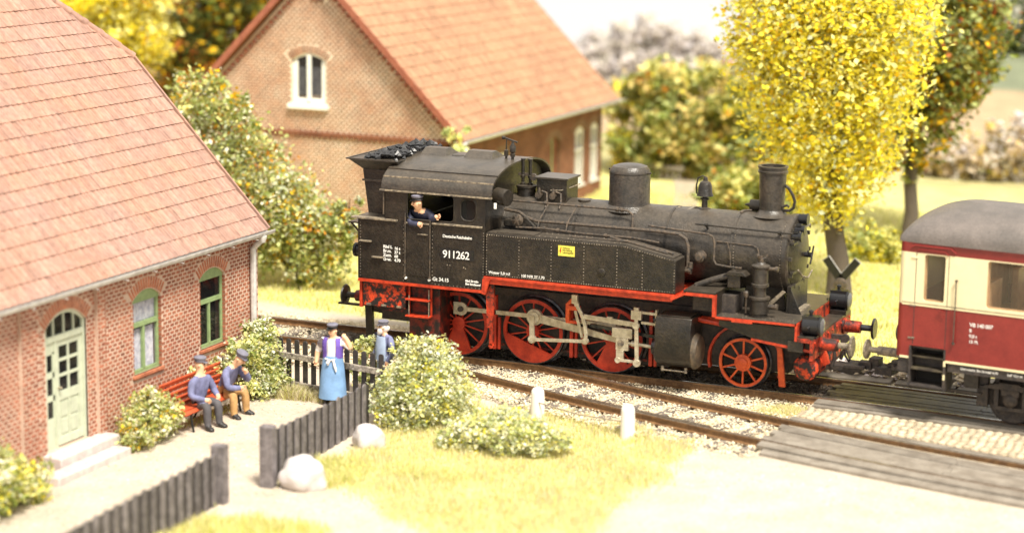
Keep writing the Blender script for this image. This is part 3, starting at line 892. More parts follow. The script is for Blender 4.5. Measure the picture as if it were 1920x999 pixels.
# ridge tiles up the hip and along the ridge
def ridge_tiles(house, a, b_, n, r, mat, nm='ridge_tile'):
    a = Vector(a); b_ = Vector(b_); d = (b_ - a) / n
    for i in range(n):
        m = MB(); p = a + d * i
        m.lathe(p - d * .04, d, [(0, r * 1.12), (d.length * .25, r * 1.12), (d.length * .26, r), (d.length * 1.02, r * .95)], 12)
        m.build(nm, mat, house)
ridge_tiles(HA, (-3.68, VY + .03, 5.93), (RX, -4.28, RZ), 6, .085, 'tile')
ridge_tiles(HA, (RX, -4.28, RZ), (RX, yN, RZ), 30, .095, 'tile')
vg = MB()
for sg in (1,):
    a = Vector((ex + .02, VY + .02, ez - .03)); b_ = Vector((-3.68, VY + .02, 5.92))
    vg.bar(a, b_, .05, .14, 0)
vg.build('verge_board', 'tile', HA, smooth=False)
# gutter (open half round) and downpipe
g = MB(); n = 10; prof = [(math.cos(PI + PI * i / n) * .105, math.sin(PI + PI * i / n) * .105) for i in range(n + 1)] + [(math.cos(2 * PI - PI * i / n) * .09, math.sin(2 * PI - PI * i / n) * .09) for i in range(n + 1)]
g.prism(prof, (-.53, yN, 2.69), (1, 0, 0), (0, 0, 1), (0, VY + .03 - yN, 0)); g.build('gutter', 'zinc', HA, ang=50)
for y in np.arange(-13.5, -2.95, .9):
    MB().box(-.60, -.42, y, y + .025, 2.572, 2.582).build('gutter_bracket', 'zinc', HA, smooth=False)
dp = MB(); dp.tube([(-.50, -3.30, 2.62), (-.52, -3.30, 2.52), (-.62, -3.30, 2.44), (XW + .09, -3.30, 2.34), (XW + .09, -3.30, 1.0), (XW + .09, -3.30, -.36)], .062, 10); pipe = dp.build('downpipe', 'zinc', HA)
for z in (2.30, 1.4, .5): MB().lathe((XW + .09, -3.30, z), (0, 0, 1), [(0, .063), (.05, .063)], 12).build('pipe_collar', 'zinc', pipe)
MB().lathe((-.50, -3.30, 2.48), (0, 0, 1), [(0, .055), (.10, .09), (.13, .09)], 12).build('hopper', 'zinc', pipe)
# windows
arched_window(HA, (XW, -7.42, .66), (0, 1, 0), (1, 0, 0), .92, 0, 2.02, .17, .66, 'green', depth=.05, curtain=[(.06, .88, 1.0 - .06, 1.30), (.05, .40, .06, .80), (.46, .80, .06, .80)], bar=.66, label='green arched window with white lace curtains behind the glass')
arched_window(HA, (XW, -5.16, .66), (0, 1, 0), (1, 0, 0), .91, 0, 2.02, .17, .66, 'green', depth=.05, bar=.66, label='green arched window with dark uncurtained glass')
# door with glazed upper part, sidelight and arched fanlight
dw, d0 = 1.172, -.10
B = Vector((XW - .075, -10.036, d0))
def dbox(mb, u0, u1, z0_, z1_, t0, t1): mb.box(B.x + t0, B.x + t1, B.y + u0, B.y + u1, d0 + z0_, d0 + z1_)
fr = MB(); dbox(fr, 0, .06, 0, 2.12, -.03, .05); dbox(fr, dw - .06, dw, 0, 2.12, -.03, .05); dbox(fr, .06, dw - .06, 1.88, 1.97, -.03, .055); dbox(fr, .30, .345, 0, 1.88, -.03, .045)
for i in range(10):
    ua, ub = dw * i / 10, dw * (i + 1) / 10; za, zb = [arc_top(0, dw, 2.12, .26, q) for q in (ua, ub)]
    fr.prism([(ua, za - .06), (ub, zb - .06), (ub, zb + .01), (ua, za + .01)], (B.x + .04, B.y, d0), (0, 1, 0), (0, 0, 1), (-.06, 0, 0))
for u in (.30, .60, .88): dbox(fr, u - .015, u + .015, 1.97, 2.34, -.02, .035)
frame = fr.build('door_frame', 'doorgreen', HA, smooth=False)
dl = MB(); x0, x1 = .345, dw - .06
dbox(dl, x0, x0 + .10, .03, 1.88, -.02, .02); dbox(dl, x1 - .10, x1, .03, 1.88, -.02, .02); dbox(dl, x0 + .10, x1 - .10, 1.76, 1.88, -.02, .02); dbox(dl, x0 + .10, x1 - .10, .82, .97, -.02, .02); dbox(dl, x0 + .10, x1 - .10, .03, .16, -.02, .02)
dbox(dl, x0 + .10, x1 - .10, .16, .82, -.02, -.002)
for z in (1.22, 1.49): dbox(dl, x0 + .10, x1 - .10, z, z + .05, -.015, .015)
dbox(dl, (x0 + x1) / 2 - .025, (x0 + x1) / 2 + .025, .16, 1.76, -.014, .016)
dleaf = dl.build('door', 'doorgreen', HA, smooth=False)
for ua in (x0 + .15, (x0 + x1) / 2 + .05):
    for za, zb in ((.22, .46), (.52, .77)):
        p = MB(); dbox(p, ua, ua + .19, za, zb, -.002, .012); p.build('door_panel', 'doorgreen', dleaf, smooth=False)
for ua, ub in ((x0 + .10, (x0 + x1) / 2 - .025), ((x0 + x1) / 2 + .025, x1 - .10)):
    for za, zb in ((.97, 1.22), (1.27, 1.49), (1.54, 1.76)):
        p = MB(); dbox(p, ua, ub, za, zb, -.012, -.004); p.build('pane', 'pane', dleaf, smooth=False)
for za, zb in ((.55, .85), (.95, 1.25), (1.38, 1.66)):
    p = MB(); dbox(p, .10, .26, za, zb, .0, .008); p.build('pane', 'pane', frame, smooth=False)
sdl = MB(); dbox(sdl, .06, .30, 0, .55, -.02, .02)
for z in (.85, 1.25, 1.66): dbox(sdl, .06, .30, z, z + (.10 if z < 1.5 else .22), -.02, .02)
dbox(sdl, .06, .10, .55, 1.7, -.02, .02); dbox(sdl, .26, .30, .55, 1.7, -.02, .02); sdl.build('sidelight', 'doorgreen', frame, smooth=False)
p = MB(); dbox(p, .06, dw - .06, 1.97, 2.33, -.005, .003); p.build('pane', 'pane', frame, smooth=False)
MB().cyl((B.x + .02, B.y + x0 + .06, .95), (B.x + .09, B.y + x0 + .06, .95), .022, 8).build('door_handle', 'steel', dleaf)
st = thing('doorstep', 'pale stone double step in front of the cottage door', 'steps')
MB().box(XW - .1, -.42, -10.2, -8.42, -.5, -.11).build('step', 'stone', st, bevel=.02)
MB().box(-.5 + .085, -.08, -10.75, -8.62, -.5, -.26).build('step', 'stone', st, bevel=.02)

# ---------------- far house
YB = 10.5
HB = thing('brick_house', 'tan brick house with orange tiled roof standing behind the locomotive', 'house')
xR, xL = -2.90, -10.85; xe = -2.42; ax, az = -6.875, 7.30
Lg = xR - xL
def topB(u):
    x = xL + u
    return min(7.1 - abs(x - ax) * 1.0, 99)
def topB2(u): return max(2.75, topB(u))
wB = (-7.56 - xL, -6.52 - xL, 3.46, 4.62, .20)
occ = (-6.97 - xL, -6.61 - xL, 6.28, 6.45, .17)
brick_wall(HB, (xL, YB, 0), (1, 0, 0), (0, -1, 0), Lg, -.3, topB2, [wB, occ], 'brickB', 'mortarB', 300, (-6, 0, 5), proud=.006, jg=.024, hg=.032, mod=(.165, .080), amat='brickB')
# cornice band of dentils
cb = MB().box(xL, xR, YB - .05, YB - .001, 2.66, 2.74); band = cb.build('cornice', 'brickside', HB, smooth=False)
d = MB()
x = xL + .05
while x < xR - .1:
    d.box(x, x + .075, YB - .045, YB - .001, 2.585, 2.658); x += .15
d.build('dentil', 'brickside', band, smooth=False)['kind'] = 'stuff'
w = arched_window(HB, (-7.56, YB, 3.46), (1, 0, 0), (0, -1, 0), 1.04, 0, 4.62, .20, 3.46, 'whitepaint', bar=.02, mull=None, solidtop=False, label='white arched gable window', fw=.16, name='gable_window', depth=.06)
m = MB(); m.box(-7.10, -6.98, YB + .005, YB + .055, 3.55, 4.78); m.build('mullion', 'whitepaint', w, smooth=False)
m = MB(); m.box(-7.43, -6.65, YB + .12, YB + .13, 3.7, 3.95 + .5); m.build('curtain', 'curtain', w, smooth=False)
m = MB(); m.box(-7.64, -6.44, YB - .12, YB - .002, 3.34, 3.47); m.build('window_ledge', 'whitepaint', w, bevel=.01)
# eave wall facing the siding, its shade put into brick and mortar colours
LB = 11.2
def yb(y): return y - YB
opb = [(yb(17.2), yb(18.1), .5, 1.95, .18), (yb(19.45), yb(20.5), .3, 1.95, .18), (yb(21.0) + .0, yb(21.0) + .62, .4, 2.0, .12), (yb(14.0), yb(14.9), .5, 1.75, .18)]
opb = [(3.1, 3.95, .4, 1.85, .17), (6.9, 7.75, .35, 1.85, .17), (8.95, 9.75, .35, 1.95, .17), (10.25, 10.95, .35, 1.95, .17)]
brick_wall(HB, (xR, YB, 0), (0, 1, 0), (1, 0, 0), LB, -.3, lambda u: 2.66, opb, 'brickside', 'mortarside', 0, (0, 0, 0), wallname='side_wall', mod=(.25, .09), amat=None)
for i, (a, b_, zs, zt, rs) in enumerate(opb):
    if i == 1:
        fr_ = MB().box(xR - .14, xR - .09, YB + a, YB + b_, zs, zt + rs); f = fr_.build('window', 'brickside', HB, smooth=False); f['label'] = 'closed brown shuttered window'
        MB().box(xR - .09, xR - .07, YB + a + .38, YB + a + .46, zs, zt + rs).build('mullion', 'green', f, smooth=False)
    else:
        f = arched_window(HB, (xR, YB + a, zs), (0, 1, 0), (1, 0, 0), b_ - a, 0, zt, rs, zs, 'whitepaint', bar=.66, mull=.5, solidtop=True, fw=.09, label=None, depth=.05, name='side_window')
        c = MB().box(xR - .16, xR - .14, YB + a, YB + b_, zs, zt + .1); c.build('blind', 'whitepaint', f, smooth=False)
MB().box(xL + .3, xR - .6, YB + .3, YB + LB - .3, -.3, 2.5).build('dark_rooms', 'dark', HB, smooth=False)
MB().box(xL, xL + .2, YB, YB + LB, -.3, 2.7).build('back_wall', 'brickside', HB, smooth=False)
m = MB(); m.prism([(xL, -.3), (xR, -.3), (xR, 2.6), (ax, 6.6), (xL, 2.6)], (0, YB + LB - .2, 0), (1, 0, 0), (0, 0, 1), (0, .2, 0)); m.build('rear_gable_wall', 'brickside', HB, smooth=False)
S = Vector((ax - xe, 0, az - 2.80)); Ls = S.length; Su = S.normalized()
tile_roof(HB, (xe, YB - .28, 2.82), (0, 1, 0), Su, LB + .56, Ls, 'tileB', .20, .36, None, 300, (0, 0, 5))
xe2 = 2 * ax - xe
tile_roof(HB, (xe2, YB - .28, 2.82), (0, 1, 0), Vector((-Su.x, 0, Su.z)), LB + .56, Ls, 'tileB', .40, .36, None, 0, name='rear_roof')
ridge_tiles(HB, (ax, YB - .3, az + .02), (ax, YB + LB + .3, az + .02), 30, .10, 'tileB')
for s in (1, -1):
    a = Vector((ax + s * (xe - ax) * 1.005, YB - .26, 2.74)); b_ = Vector((ax, YB - .26, az - .05)); vg = MB(); vg.bar(a, b_, .06, .16); v = vg.build('verge_board', 'verge', HB, smooth=False)
    # stepped brick teeth under the verge
    t = MB(); n = 34
    for i in range(1, n):
        q = a.lerp(b_, i / n); t.box(q.x - s * .16 - .04, q.x - s * .16 + .04, YB - .06, YB - .001, q.z - .24, q.z - .14)
    t.build('verge_brick', 'verge', v, smooth=False)['kind'] = 'stuff'
prof = [(math.cos(PI + PI * i / n) * .10, math.sin(PI + PI * i / n) * .10) for n in (10,) for i in range(n + 1)] + [(math.cos(2 * PI - PI * i / 10) * .085, math.sin(2 * PI - PI * i / 10) * .085) for i in range(11)]
g = MB(); g.prism(prof, (xe + .10, YB - .3, 2.80), (1, 0, 0), (0, 0, 1), (0, LB + .6, 0)); g.build('gutter', 'zinc', HB, ang=50)
# ================================================================ steam locomotive
LO = thing('steam_locomotive', 'black tank steam locomotive with red wheels numbered 91 1262', 'locomotive')
BK = 'black'
def P_(mb, name, mat=BK, parent=None, label=None, **k):
    o = mb.build(name, mat, parent or LO, **k)
    if label: o['label'] = label
    return o

def panel(mb, x0, x1, z0, z1, holes, y0, y1, mi=0, rnd=.05):
    """plate in the xz plane with rectangular holes (x0,x1,z0,z1) cut out"""
    xs_ = sorted({x0, x1, *[h[0] for h in holes], *[h[1] for h in holes]})
    for a, b_ in zip(xs_[:-1], xs_[1:]):
        hs = sorted([h for h in holes if h[0] < (a + b_) / 2 < h[1]], key=lambda h: h[2])
        z = z0
        for h in hs:
            if h[2] > z + 1e-4: mb.box(a, b_, y0, y1, z, h[2], mi)
            z = h[3]
        if z < z1 - 1e-4: mb.box(a, b_, y0, y1, z, z1, mi)
def rivets(parent, pts, nrm, r=.013, mat='rivet', name='rivet'):
    r = r * 1.1
    mb = MB(); nrm = Vector(nrm)
    for p in pts: mb.lathe(Vector(p) - nrm * .002, nrm, [(0, r), (.010, r * .8), (.014, r * .3)], 6, cap0=False)
    o = mb.build(name, mat, parent); o['kind'] = 'stuff'; return o
def line(a, b_, st):
    a = Vector(a); b_ = Vector(b_); n = max(1, int((b_ - a).length / st)); return [a.lerp(b_, i / n) for i in range(n + 1)]

# ---- frames and valances
m = MB(); m.prism([(.75, .55), (10.0, .55), (10.0, 1.15), (9.0, 1.45), (.75, 1.45)], (0, -.58, 0), (1, 0, 0), (0, 0, 1), (0, .03, 0)); m.prism([(.75, .55), (10.0, .55), (10.0, 1.15), (9.0, 1.45), (.75, 1.45)], (0, .55, 0), (1, 0, 0), (0, 0, 1), (0, .03, 0))
fr = P_(m, 'frame', 'coachdark', smooth=False)  # frame coloured near black to give the darkness behind the spokes
MB().box(1.6, 7.0, -.50, .50, .17, .60).build('shade_filler_plate', 'coachdark', fr, smooth=False)  # added dark plate, closes bright gaps so the wheels seem in shade
MB().box(7.1, 9.4, -.45, .45, .30, .60).build('shade_truck_plate', 'coachdark', fr, smooth=False)  # second added filler, keeps the leading truck dark
for x in (.8, 2.0, 3.3, 5.0, 6.6, 7.6, 9.3): MB().box(x, x + .04, -.549, .549, .6, 1.4).build('cross_stay', 'coachdark', fr, smooth=False)
P_(MB().box(.8, 8.1, -.50, .50, 1.44, 1.62), 'firebox_bottom', 'coachdark')
# running board along the tank with its red valance
rb = P_(MB().box(3.46, 7.42, -1.53, 1.53, 1.795, 1.85), 'running_board', 'red', smooth=False, bevel=.008)
for yy in (-1.49, 1.45): MB().box(3.46, 7.36, yy, yy + .04, 1.70, 1.795).build('valance', 'red', rb, smooth=False)
rb2 = P_(MB().box(7.60, 8.24, -1.53, 1.53, 1.925, 1.965), 'running_board', 'black', smooth=False, bevel=.006)
m = MB(); m.prism([(7.36, 1.73), (7.62, 1.865), (8.20, 1.865), (8.20, 1.905), (7.60, 1.905), (7.34, 1.79)], (0, -1.535, 0), (1, 0, 0), (0, 0, 1), (0, .06, 0)); m.prism([(7.36, 1.79), (7.62, 1.935), (7.62, 1.90), (7.42, 1.79)], (0, -1.50, 0), (1, 0, 0), (0, 0, 1), (0, 3.0, 0))
m.box(8.18, 8.24, -1.53, -1.44, 1.50, 1.92); m.box(7.65, 8.18, -1.53, -1.50, 1.905, 1.925)
m.build('step_down_edge', 'red', rb2, smooth=False)
P_(MB().box(8.20, 8.235, -1.43, 1.43, 1.50, 1.92), 'riser_plate', 'black', smooth=False)
fb = P_(MB().box(8.20, 9.80, -1.45, 1.45, 1.465, 1.51), 'front_platform', 'blacktop', smooth=False)
m = MB(); m.box(8.22, 9.80, -1.47, -1.43, 1.462, 1.50); m.box(8.55, 8.95, -1.485, -1.44, 1.43, 1.47); m.box(9.78, 9.82, -1.47, -1.43, 1.18, 1.50); m.build('platform_edge_strip', 'red', fb, smooth=False)
P_(MB().box(9.80, 10.12, -1.42, 1.42, 1.225, 1.26), 'front_step_plate', 'black', smooth=False)
m = MB(); m.prism([(-1.45, 1.51), (1.45, 1.51), (1.45, 1.24), (-1.45, 1.24)], (9.79, 0, 0), (0, 1, 0), (0, 0, 1), (.025, 0, 0)); P_(m, 'front_riser', 'redworn', smooth=False)
bb = MB(); bb.box(10.06, 10.12, -1.42, 1.42, .82, 1.225); bb.box(9.8, 10.06, -1.44, -1.40, 1.16, 1.24)
bbo = P_(bb, 'buffer_beam', 'redworn', smooth=False, bevel=.006)
for y in np.linspace(-1.3, 1.3, 9): MB().cyl((10.12, y, 1.15), (10.14, y, 1.15), .022, 6).build('bolt', 'red', bbo)
m = MB(); m.prism([(8.26, 1.40), (9.78, 1.40), (9.78, .95), (9.2, 1.05), (8.26, 1.30)], (0, -1.32, 0), (1, 0, 0), (0, 0, 1), (0, .03, 0)); P_(m, 'front_valance', 'black', smooth=False)
m = MB(); m.bar((8.9, -1.30, 1.10), (10.06, -1.30, .98), .05, .05); P_(m, 'diagonal_stay', 'red', smooth=False)
m = MB(); m.box(9.62, 9.92, -1.36, -1.20, .95, 1.15); P_(m, 'step_block', 'blacktop', smooth=False, bevel=.01)
# rear buffer beam, red bunker underside
P_(MB().box(.66, .72, -1.42, 1.42, .95, 1.50), 'rear_buffer_beam', 'red', smooth=False, bevel=.006)
bx = P_(MB().box(.74, 1.70, -1.42, -.62, 1.00, 1.50), 'battery_box', 'flame', smooth=False, bevel=.01)
for x in (.88, 1.22, 1.56): MB().box(x - .05, x + .05, -1.445, -1.42, 1.01, 1.05).build('clip', 'dust', bx, smooth=False)
m = MB(); m.prism([(1.0, 1.0), (1.75, 1.0), (1.75, .92), (1.15, .92)], (0, -1.38, 0), (1, 0, 0), (0, 0, 1), (0, .6, 0)); P_(m, 'ash_chute', 'darkred', smooth=False)
m = MB(); m.box(.68, 3.44, -1.52, -1.47, 1.505, 1.56); m.prism([(3.42, 1.50), (3.50, 1.48), (3.60, 1.80), (3.44, 1.80)], (0, -1.53, 0), (1, 0, 0), (0, 0, 1), (0, .05, 0)); P_(m, 'cab_sill', 'red', smooth=False)
m = MB(); m.prism([(3.47, 1.50), (3.64, 1.79), (3.64, 1.20), (3.60, .80), (3.50, .80)], (0, -1.42, 0), (1, 0, 0), (0, 0, 1), (0, .06, 0)); P_(m, 'hanger_bracket', 'redworn', smooth=False)
m = MB(); m.box(3.50, 3.57, -1.30, -1.22, .42, .85); m.lathe((3.535, -1.30, .40), (0, 1, 0), [(0, .05), (.08, .05)], 12); P_(m, 'sand_pipe', 'redworn')
# cab steps
for z in (1.24, .90):
    m = MB(); m.box(1.74, 2.26, -1.52, -1.30, z - .03, z); st_ = P_(m, 'step', 'red', smooth=False, bevel=.005)
m = MB(); m.box(1.74, 1.77, -1.36, -1.33, .88, 1.5); m.box(2.23, 2.26, -1.36, -1.33, .88, 1.5); P_(m, 'step_hanger', 'red', smooth=False)
m = MB(); m.cyl((1.80, -1.46, .90), (1.80, -1.46, 1.30), .012, 6); m.cyl((2.24, -1.46, .90), (2.24, -1.46, 1.45), .012, 6); P_(m, 'step_rod', 'dust')
P_(MB().box(1.72, 2.4, -1.28, -.60, .35, 1.48), 'ash_pan', 'darkred', smooth=False, bevel=.02)
m = MB(); m.prism([(.46, .98), (.62, .98), (.66, .12), (.50, .12)], (0, -.80, 0), (1, 0, 0), (0, 0, 1), (0, .08, 0)); P_(m, 'guard_iron', BK, smooth=False)
m = MB(); m.prism([(.20, .80), (.70, .95), (.70, .60), (.42, .62)], (0, -.35, 0), (1, 0, 0), (0, 0, 1), (0, .3, 0)); m.box(-.05, .5, -1.0, -.9, .86, .90); P_(m, 'rear_coupler', BK, smooth=False)

# ---- buffers
def buffer(parent, x, y, dirx, mat_s, mat_h, z=1.05):
    b_ = MB().lathe((x, y, z), (dirx, 0, 0), [(0, .16), (.04, .16), (.05, .125), (.34, .115), (.35, .10)], 18).build('buffer', mat_s, parent)
    MB().lathe((x + dirx * .35, y, z), (dirx, 0, 0), [(0, .062), (.20, .062), (.22, .10), (.235, .20), (.26, .215), (.28, .19)], 22).build('buffer_head', mat_h, b_)
    return b_
for y in (-.875, .875):
    buffer(LO, 10.12, y, 1, 'redworn' if y < 0 else 'redworn', 'dust' if y < 0 else 'tyre')
    buffer(LO, .66, y, -1, 'darkred', BK)
# draw hook and model coupling
m = MB(); m.box(10.12, 10.32, -.04, .04, .96, 1.06); m.lathe((10.38, 0, 1.0), (0, 1, 0), [(-.035, .085), (.035, .085)], 12); m.tube([(10.3, 0, .95), (10.42, -.05, .80), (10.50, -.05, .62), (10.46, .02, .55), (10.38, .05, .66), (10.36, .03, .85)], .025, 6); P_(m, 'coupling_hook', 'coachdark')
m = MB(); m.box(10.0, 10.75, -.26, .10, .42, .52); m.box(10.45, 10.85, -.34, .16, .50, .56); m.box(10.70, 10.95, -.20, .02, .48, .62); m.prism([(10.2, .40), (10.6, .34), (10.7, .50), (10.2, .52)], (0, -.20, 0), (1, 0, 0), (0, 0, 1), (0, .25, 0)); P_(m, 'close_coupler', 'coachdark', smooth=False, bevel=.008)
for y in (-.35, .35):
    m = MB(); m.tube([(10.12, y, .95), (10.24, y, .90), (10.28, y, .70), (10.22, y, .50)], .035, 8); P_(m, 'brake_hose', 'coachdark')

# ---- wheels
def wheel(x, r, nsp, red, side, crank=None, cw=None, spw=.027, boss=.14):
    """side = -1 near side, +1 far side; the outer face looks along side*y"""
    y0 = side * .80
    w = MB().lathe((x, y0, r), (0, -side, 0), [(0, r * .85), (.0, r * .955), (.05, r * .955), (.05, r * .85)], 48, cap0=False, cap1=False)
    n = 48; o_ = len(w.v)
    # close the rim ring
    for i in range(48):
        j = (i + 1) % 48; w.f.append((i, j, 144 + j, 144 + i)); w.m.append(0)
    wo = w.build('wheel', red, LO, ang=30)
    MB().lathe((x, y0, r), (0, -side, 0), [(.008, r * .95), (.004, r * .975), (.014, r * .995), (.15, r * 1.0), (.165, r * 1.06), (.20, r * 1.055), (.20, r * .9)], 56, cap0=False, cap1=False).build('tyre', ['tyre'], wo, ang=30)
    hb = MB().lathe((x, y0 - side * -.02, r), (0, -side, 0), [(0, boss * .55), (.01, boss), (.12, boss)], 22, cap0=True); hb.build('hub', red, wo)
    sp_me = None
    for k in range(nsp):
        a = 2 * PI * (k + .5) / nsp
        d = Vector((math.cos(a), 0, math.sin(a))); c = Vector((x, y0 - side * .035, r))
        s_ = MB(); p0 = c + d * boss * .8; p1 = c + d * r * .86
        s_.bar(p0, p1, spw, .03, up=(0, 1, 0)); s_.build('spoke', red, wo, smooth=False)
    if cw:
        ca, half, dep = cw
        a0, a1 = R(ca - half), R(ca + half); R1 = r * .86
        pts = [(math.cos(a0 + (a1 - a0) * i / 14) * R1, math.sin(a0 + (a1 - a0) * i / 14) * R1) for i in range(15)]
        if dep < 1: pts += [(math.cos(a1) * R1 * dep, math.sin(a1) * R1 * dep)] if False else []
        if dep >= 2: pts += [(math.cos(R(ca) + q) * boss, math.sin(R(ca) + q) * boss) for q in (.9, .3, -.3, -.9)]
        m_ = MB(); m_.prism(pts, (x, y0 + side * .004, r), (1, 0, 0), (0, 0, 1), (0, -side * .05, 0)); m_.build('counterweight', red, wo, ang=30)
    return wo
WX = (2.60, 4.23, 5.91); RW = .675; CR = (.10, .33)
for sd in (-1, 1):
    wheel(WX[0], RW, 14, 'wheelred', sd, cw=(-92, 30, 2))
    wheel(WX[1], RW, 14, 'wheelred', sd, cw=(-110, 62, 1))
    wheel(WX[2], RW, 12, 'wheelred', sd, cw=(-88, 34, 2))
    wheel(8.60, .5, 10, 'wheelorange', sd, spw=.034, boss=.165)
for x, r in ((WX[0], RW), (WX[1], RW), (WX[2], RW), (8.6, .5)): MB().cyl((x, -.7, r), (x, .7, r), .09, 12).build('axle', 'tyre', LO)
MB().lathe((8.6, -.83, .5), (0, -1, 0), [(-.02, .10), (.02, .10), (.03, .07), (.035, .03)], 18).build('hub_cap', 'wheelorange', LO)
# brake blocks and hangers between the wheels
for x in (3.40, 5.06, 6.72):
    m = MB(); m.box(x, x + .07, -.90, -.80, .25, 1.35); m.box(x + .10, x + .15, -.88, -.82, .25, .9)
    P_(m, 'brake_hanger', 'wheelred', smooth=False, bevel=.008)
m = MB(); m.box(3.40, 6.9, -.66, -.62, .28, .33); P_(m, 'brake_rod', 'darkred', smooth=False)
# red arch over the carrying wheel, guard irons
m = MB(); n = 18
for i in range(n):
    a0 = R(195 - 215 * i / n); a1 = R(195 - 215 * (i + 1) / n); q = .70
    m.prism([(math.cos(a0) * q, math.sin(a0) * q), (math.cos(a1) * q, math.sin(a1) * q), (math.cos(a1) * (q + .045), math.sin(a1) * (q + .045)), (math.cos(a0) * (q + .045), math.sin(a0) * (q + .045))], (8.6, -.70, .5), (1, 0, 0), (0, 0, 1), (0, .12, 0))
P_(m, 'wheel_arch', 'red')
m = MB(); m.prism([(9.27, .95), (9.36, .95), (9.42, .50), (9.46, .12), (9.34, .12), (9.30, .5)], (0, -.84, 0), (1, 0, 0), (0, 0, 1), (0, .07, 0)); P_(m, 'guard_iron', 'wheelorange', smooth=False, bevel=.006)
m = MB(); m.box(7.6, 8.45, -.66, -.60, 1.16, 1.30); m.cyl((7.7, -.95, 1.30), (8.3, -.95, 1.24), .05, 8); P_(m, 'truck_frame', 'red', smooth=False)
m = MB(); m.lathe((9.86, -.98, .55), (0, 1, 0), [(0, .10), (.03, .18), (.07, .235), (.10, .245), (1.86, .245), (1.90, .2), (1.95, .1)], 26); tk = P_(m, 'air_tank', 'flame')
for y in (-.80, 0, .8): MB().lathe((9.86, y, .55), (0, 1, 0), [(0, .252), (.04, .252)], 26).build('tank_strap', 'darkred', tk)
m = MB(); m.prism([(9.95, .95), (10.10, .95), (10.22, .60), (10.02, .50)], (0, -.55, 0), (1, 0, 0), (0, 0, 1), (0, .10, 0)); P_(m, 'tank_bracket', 'red', smooth=False)

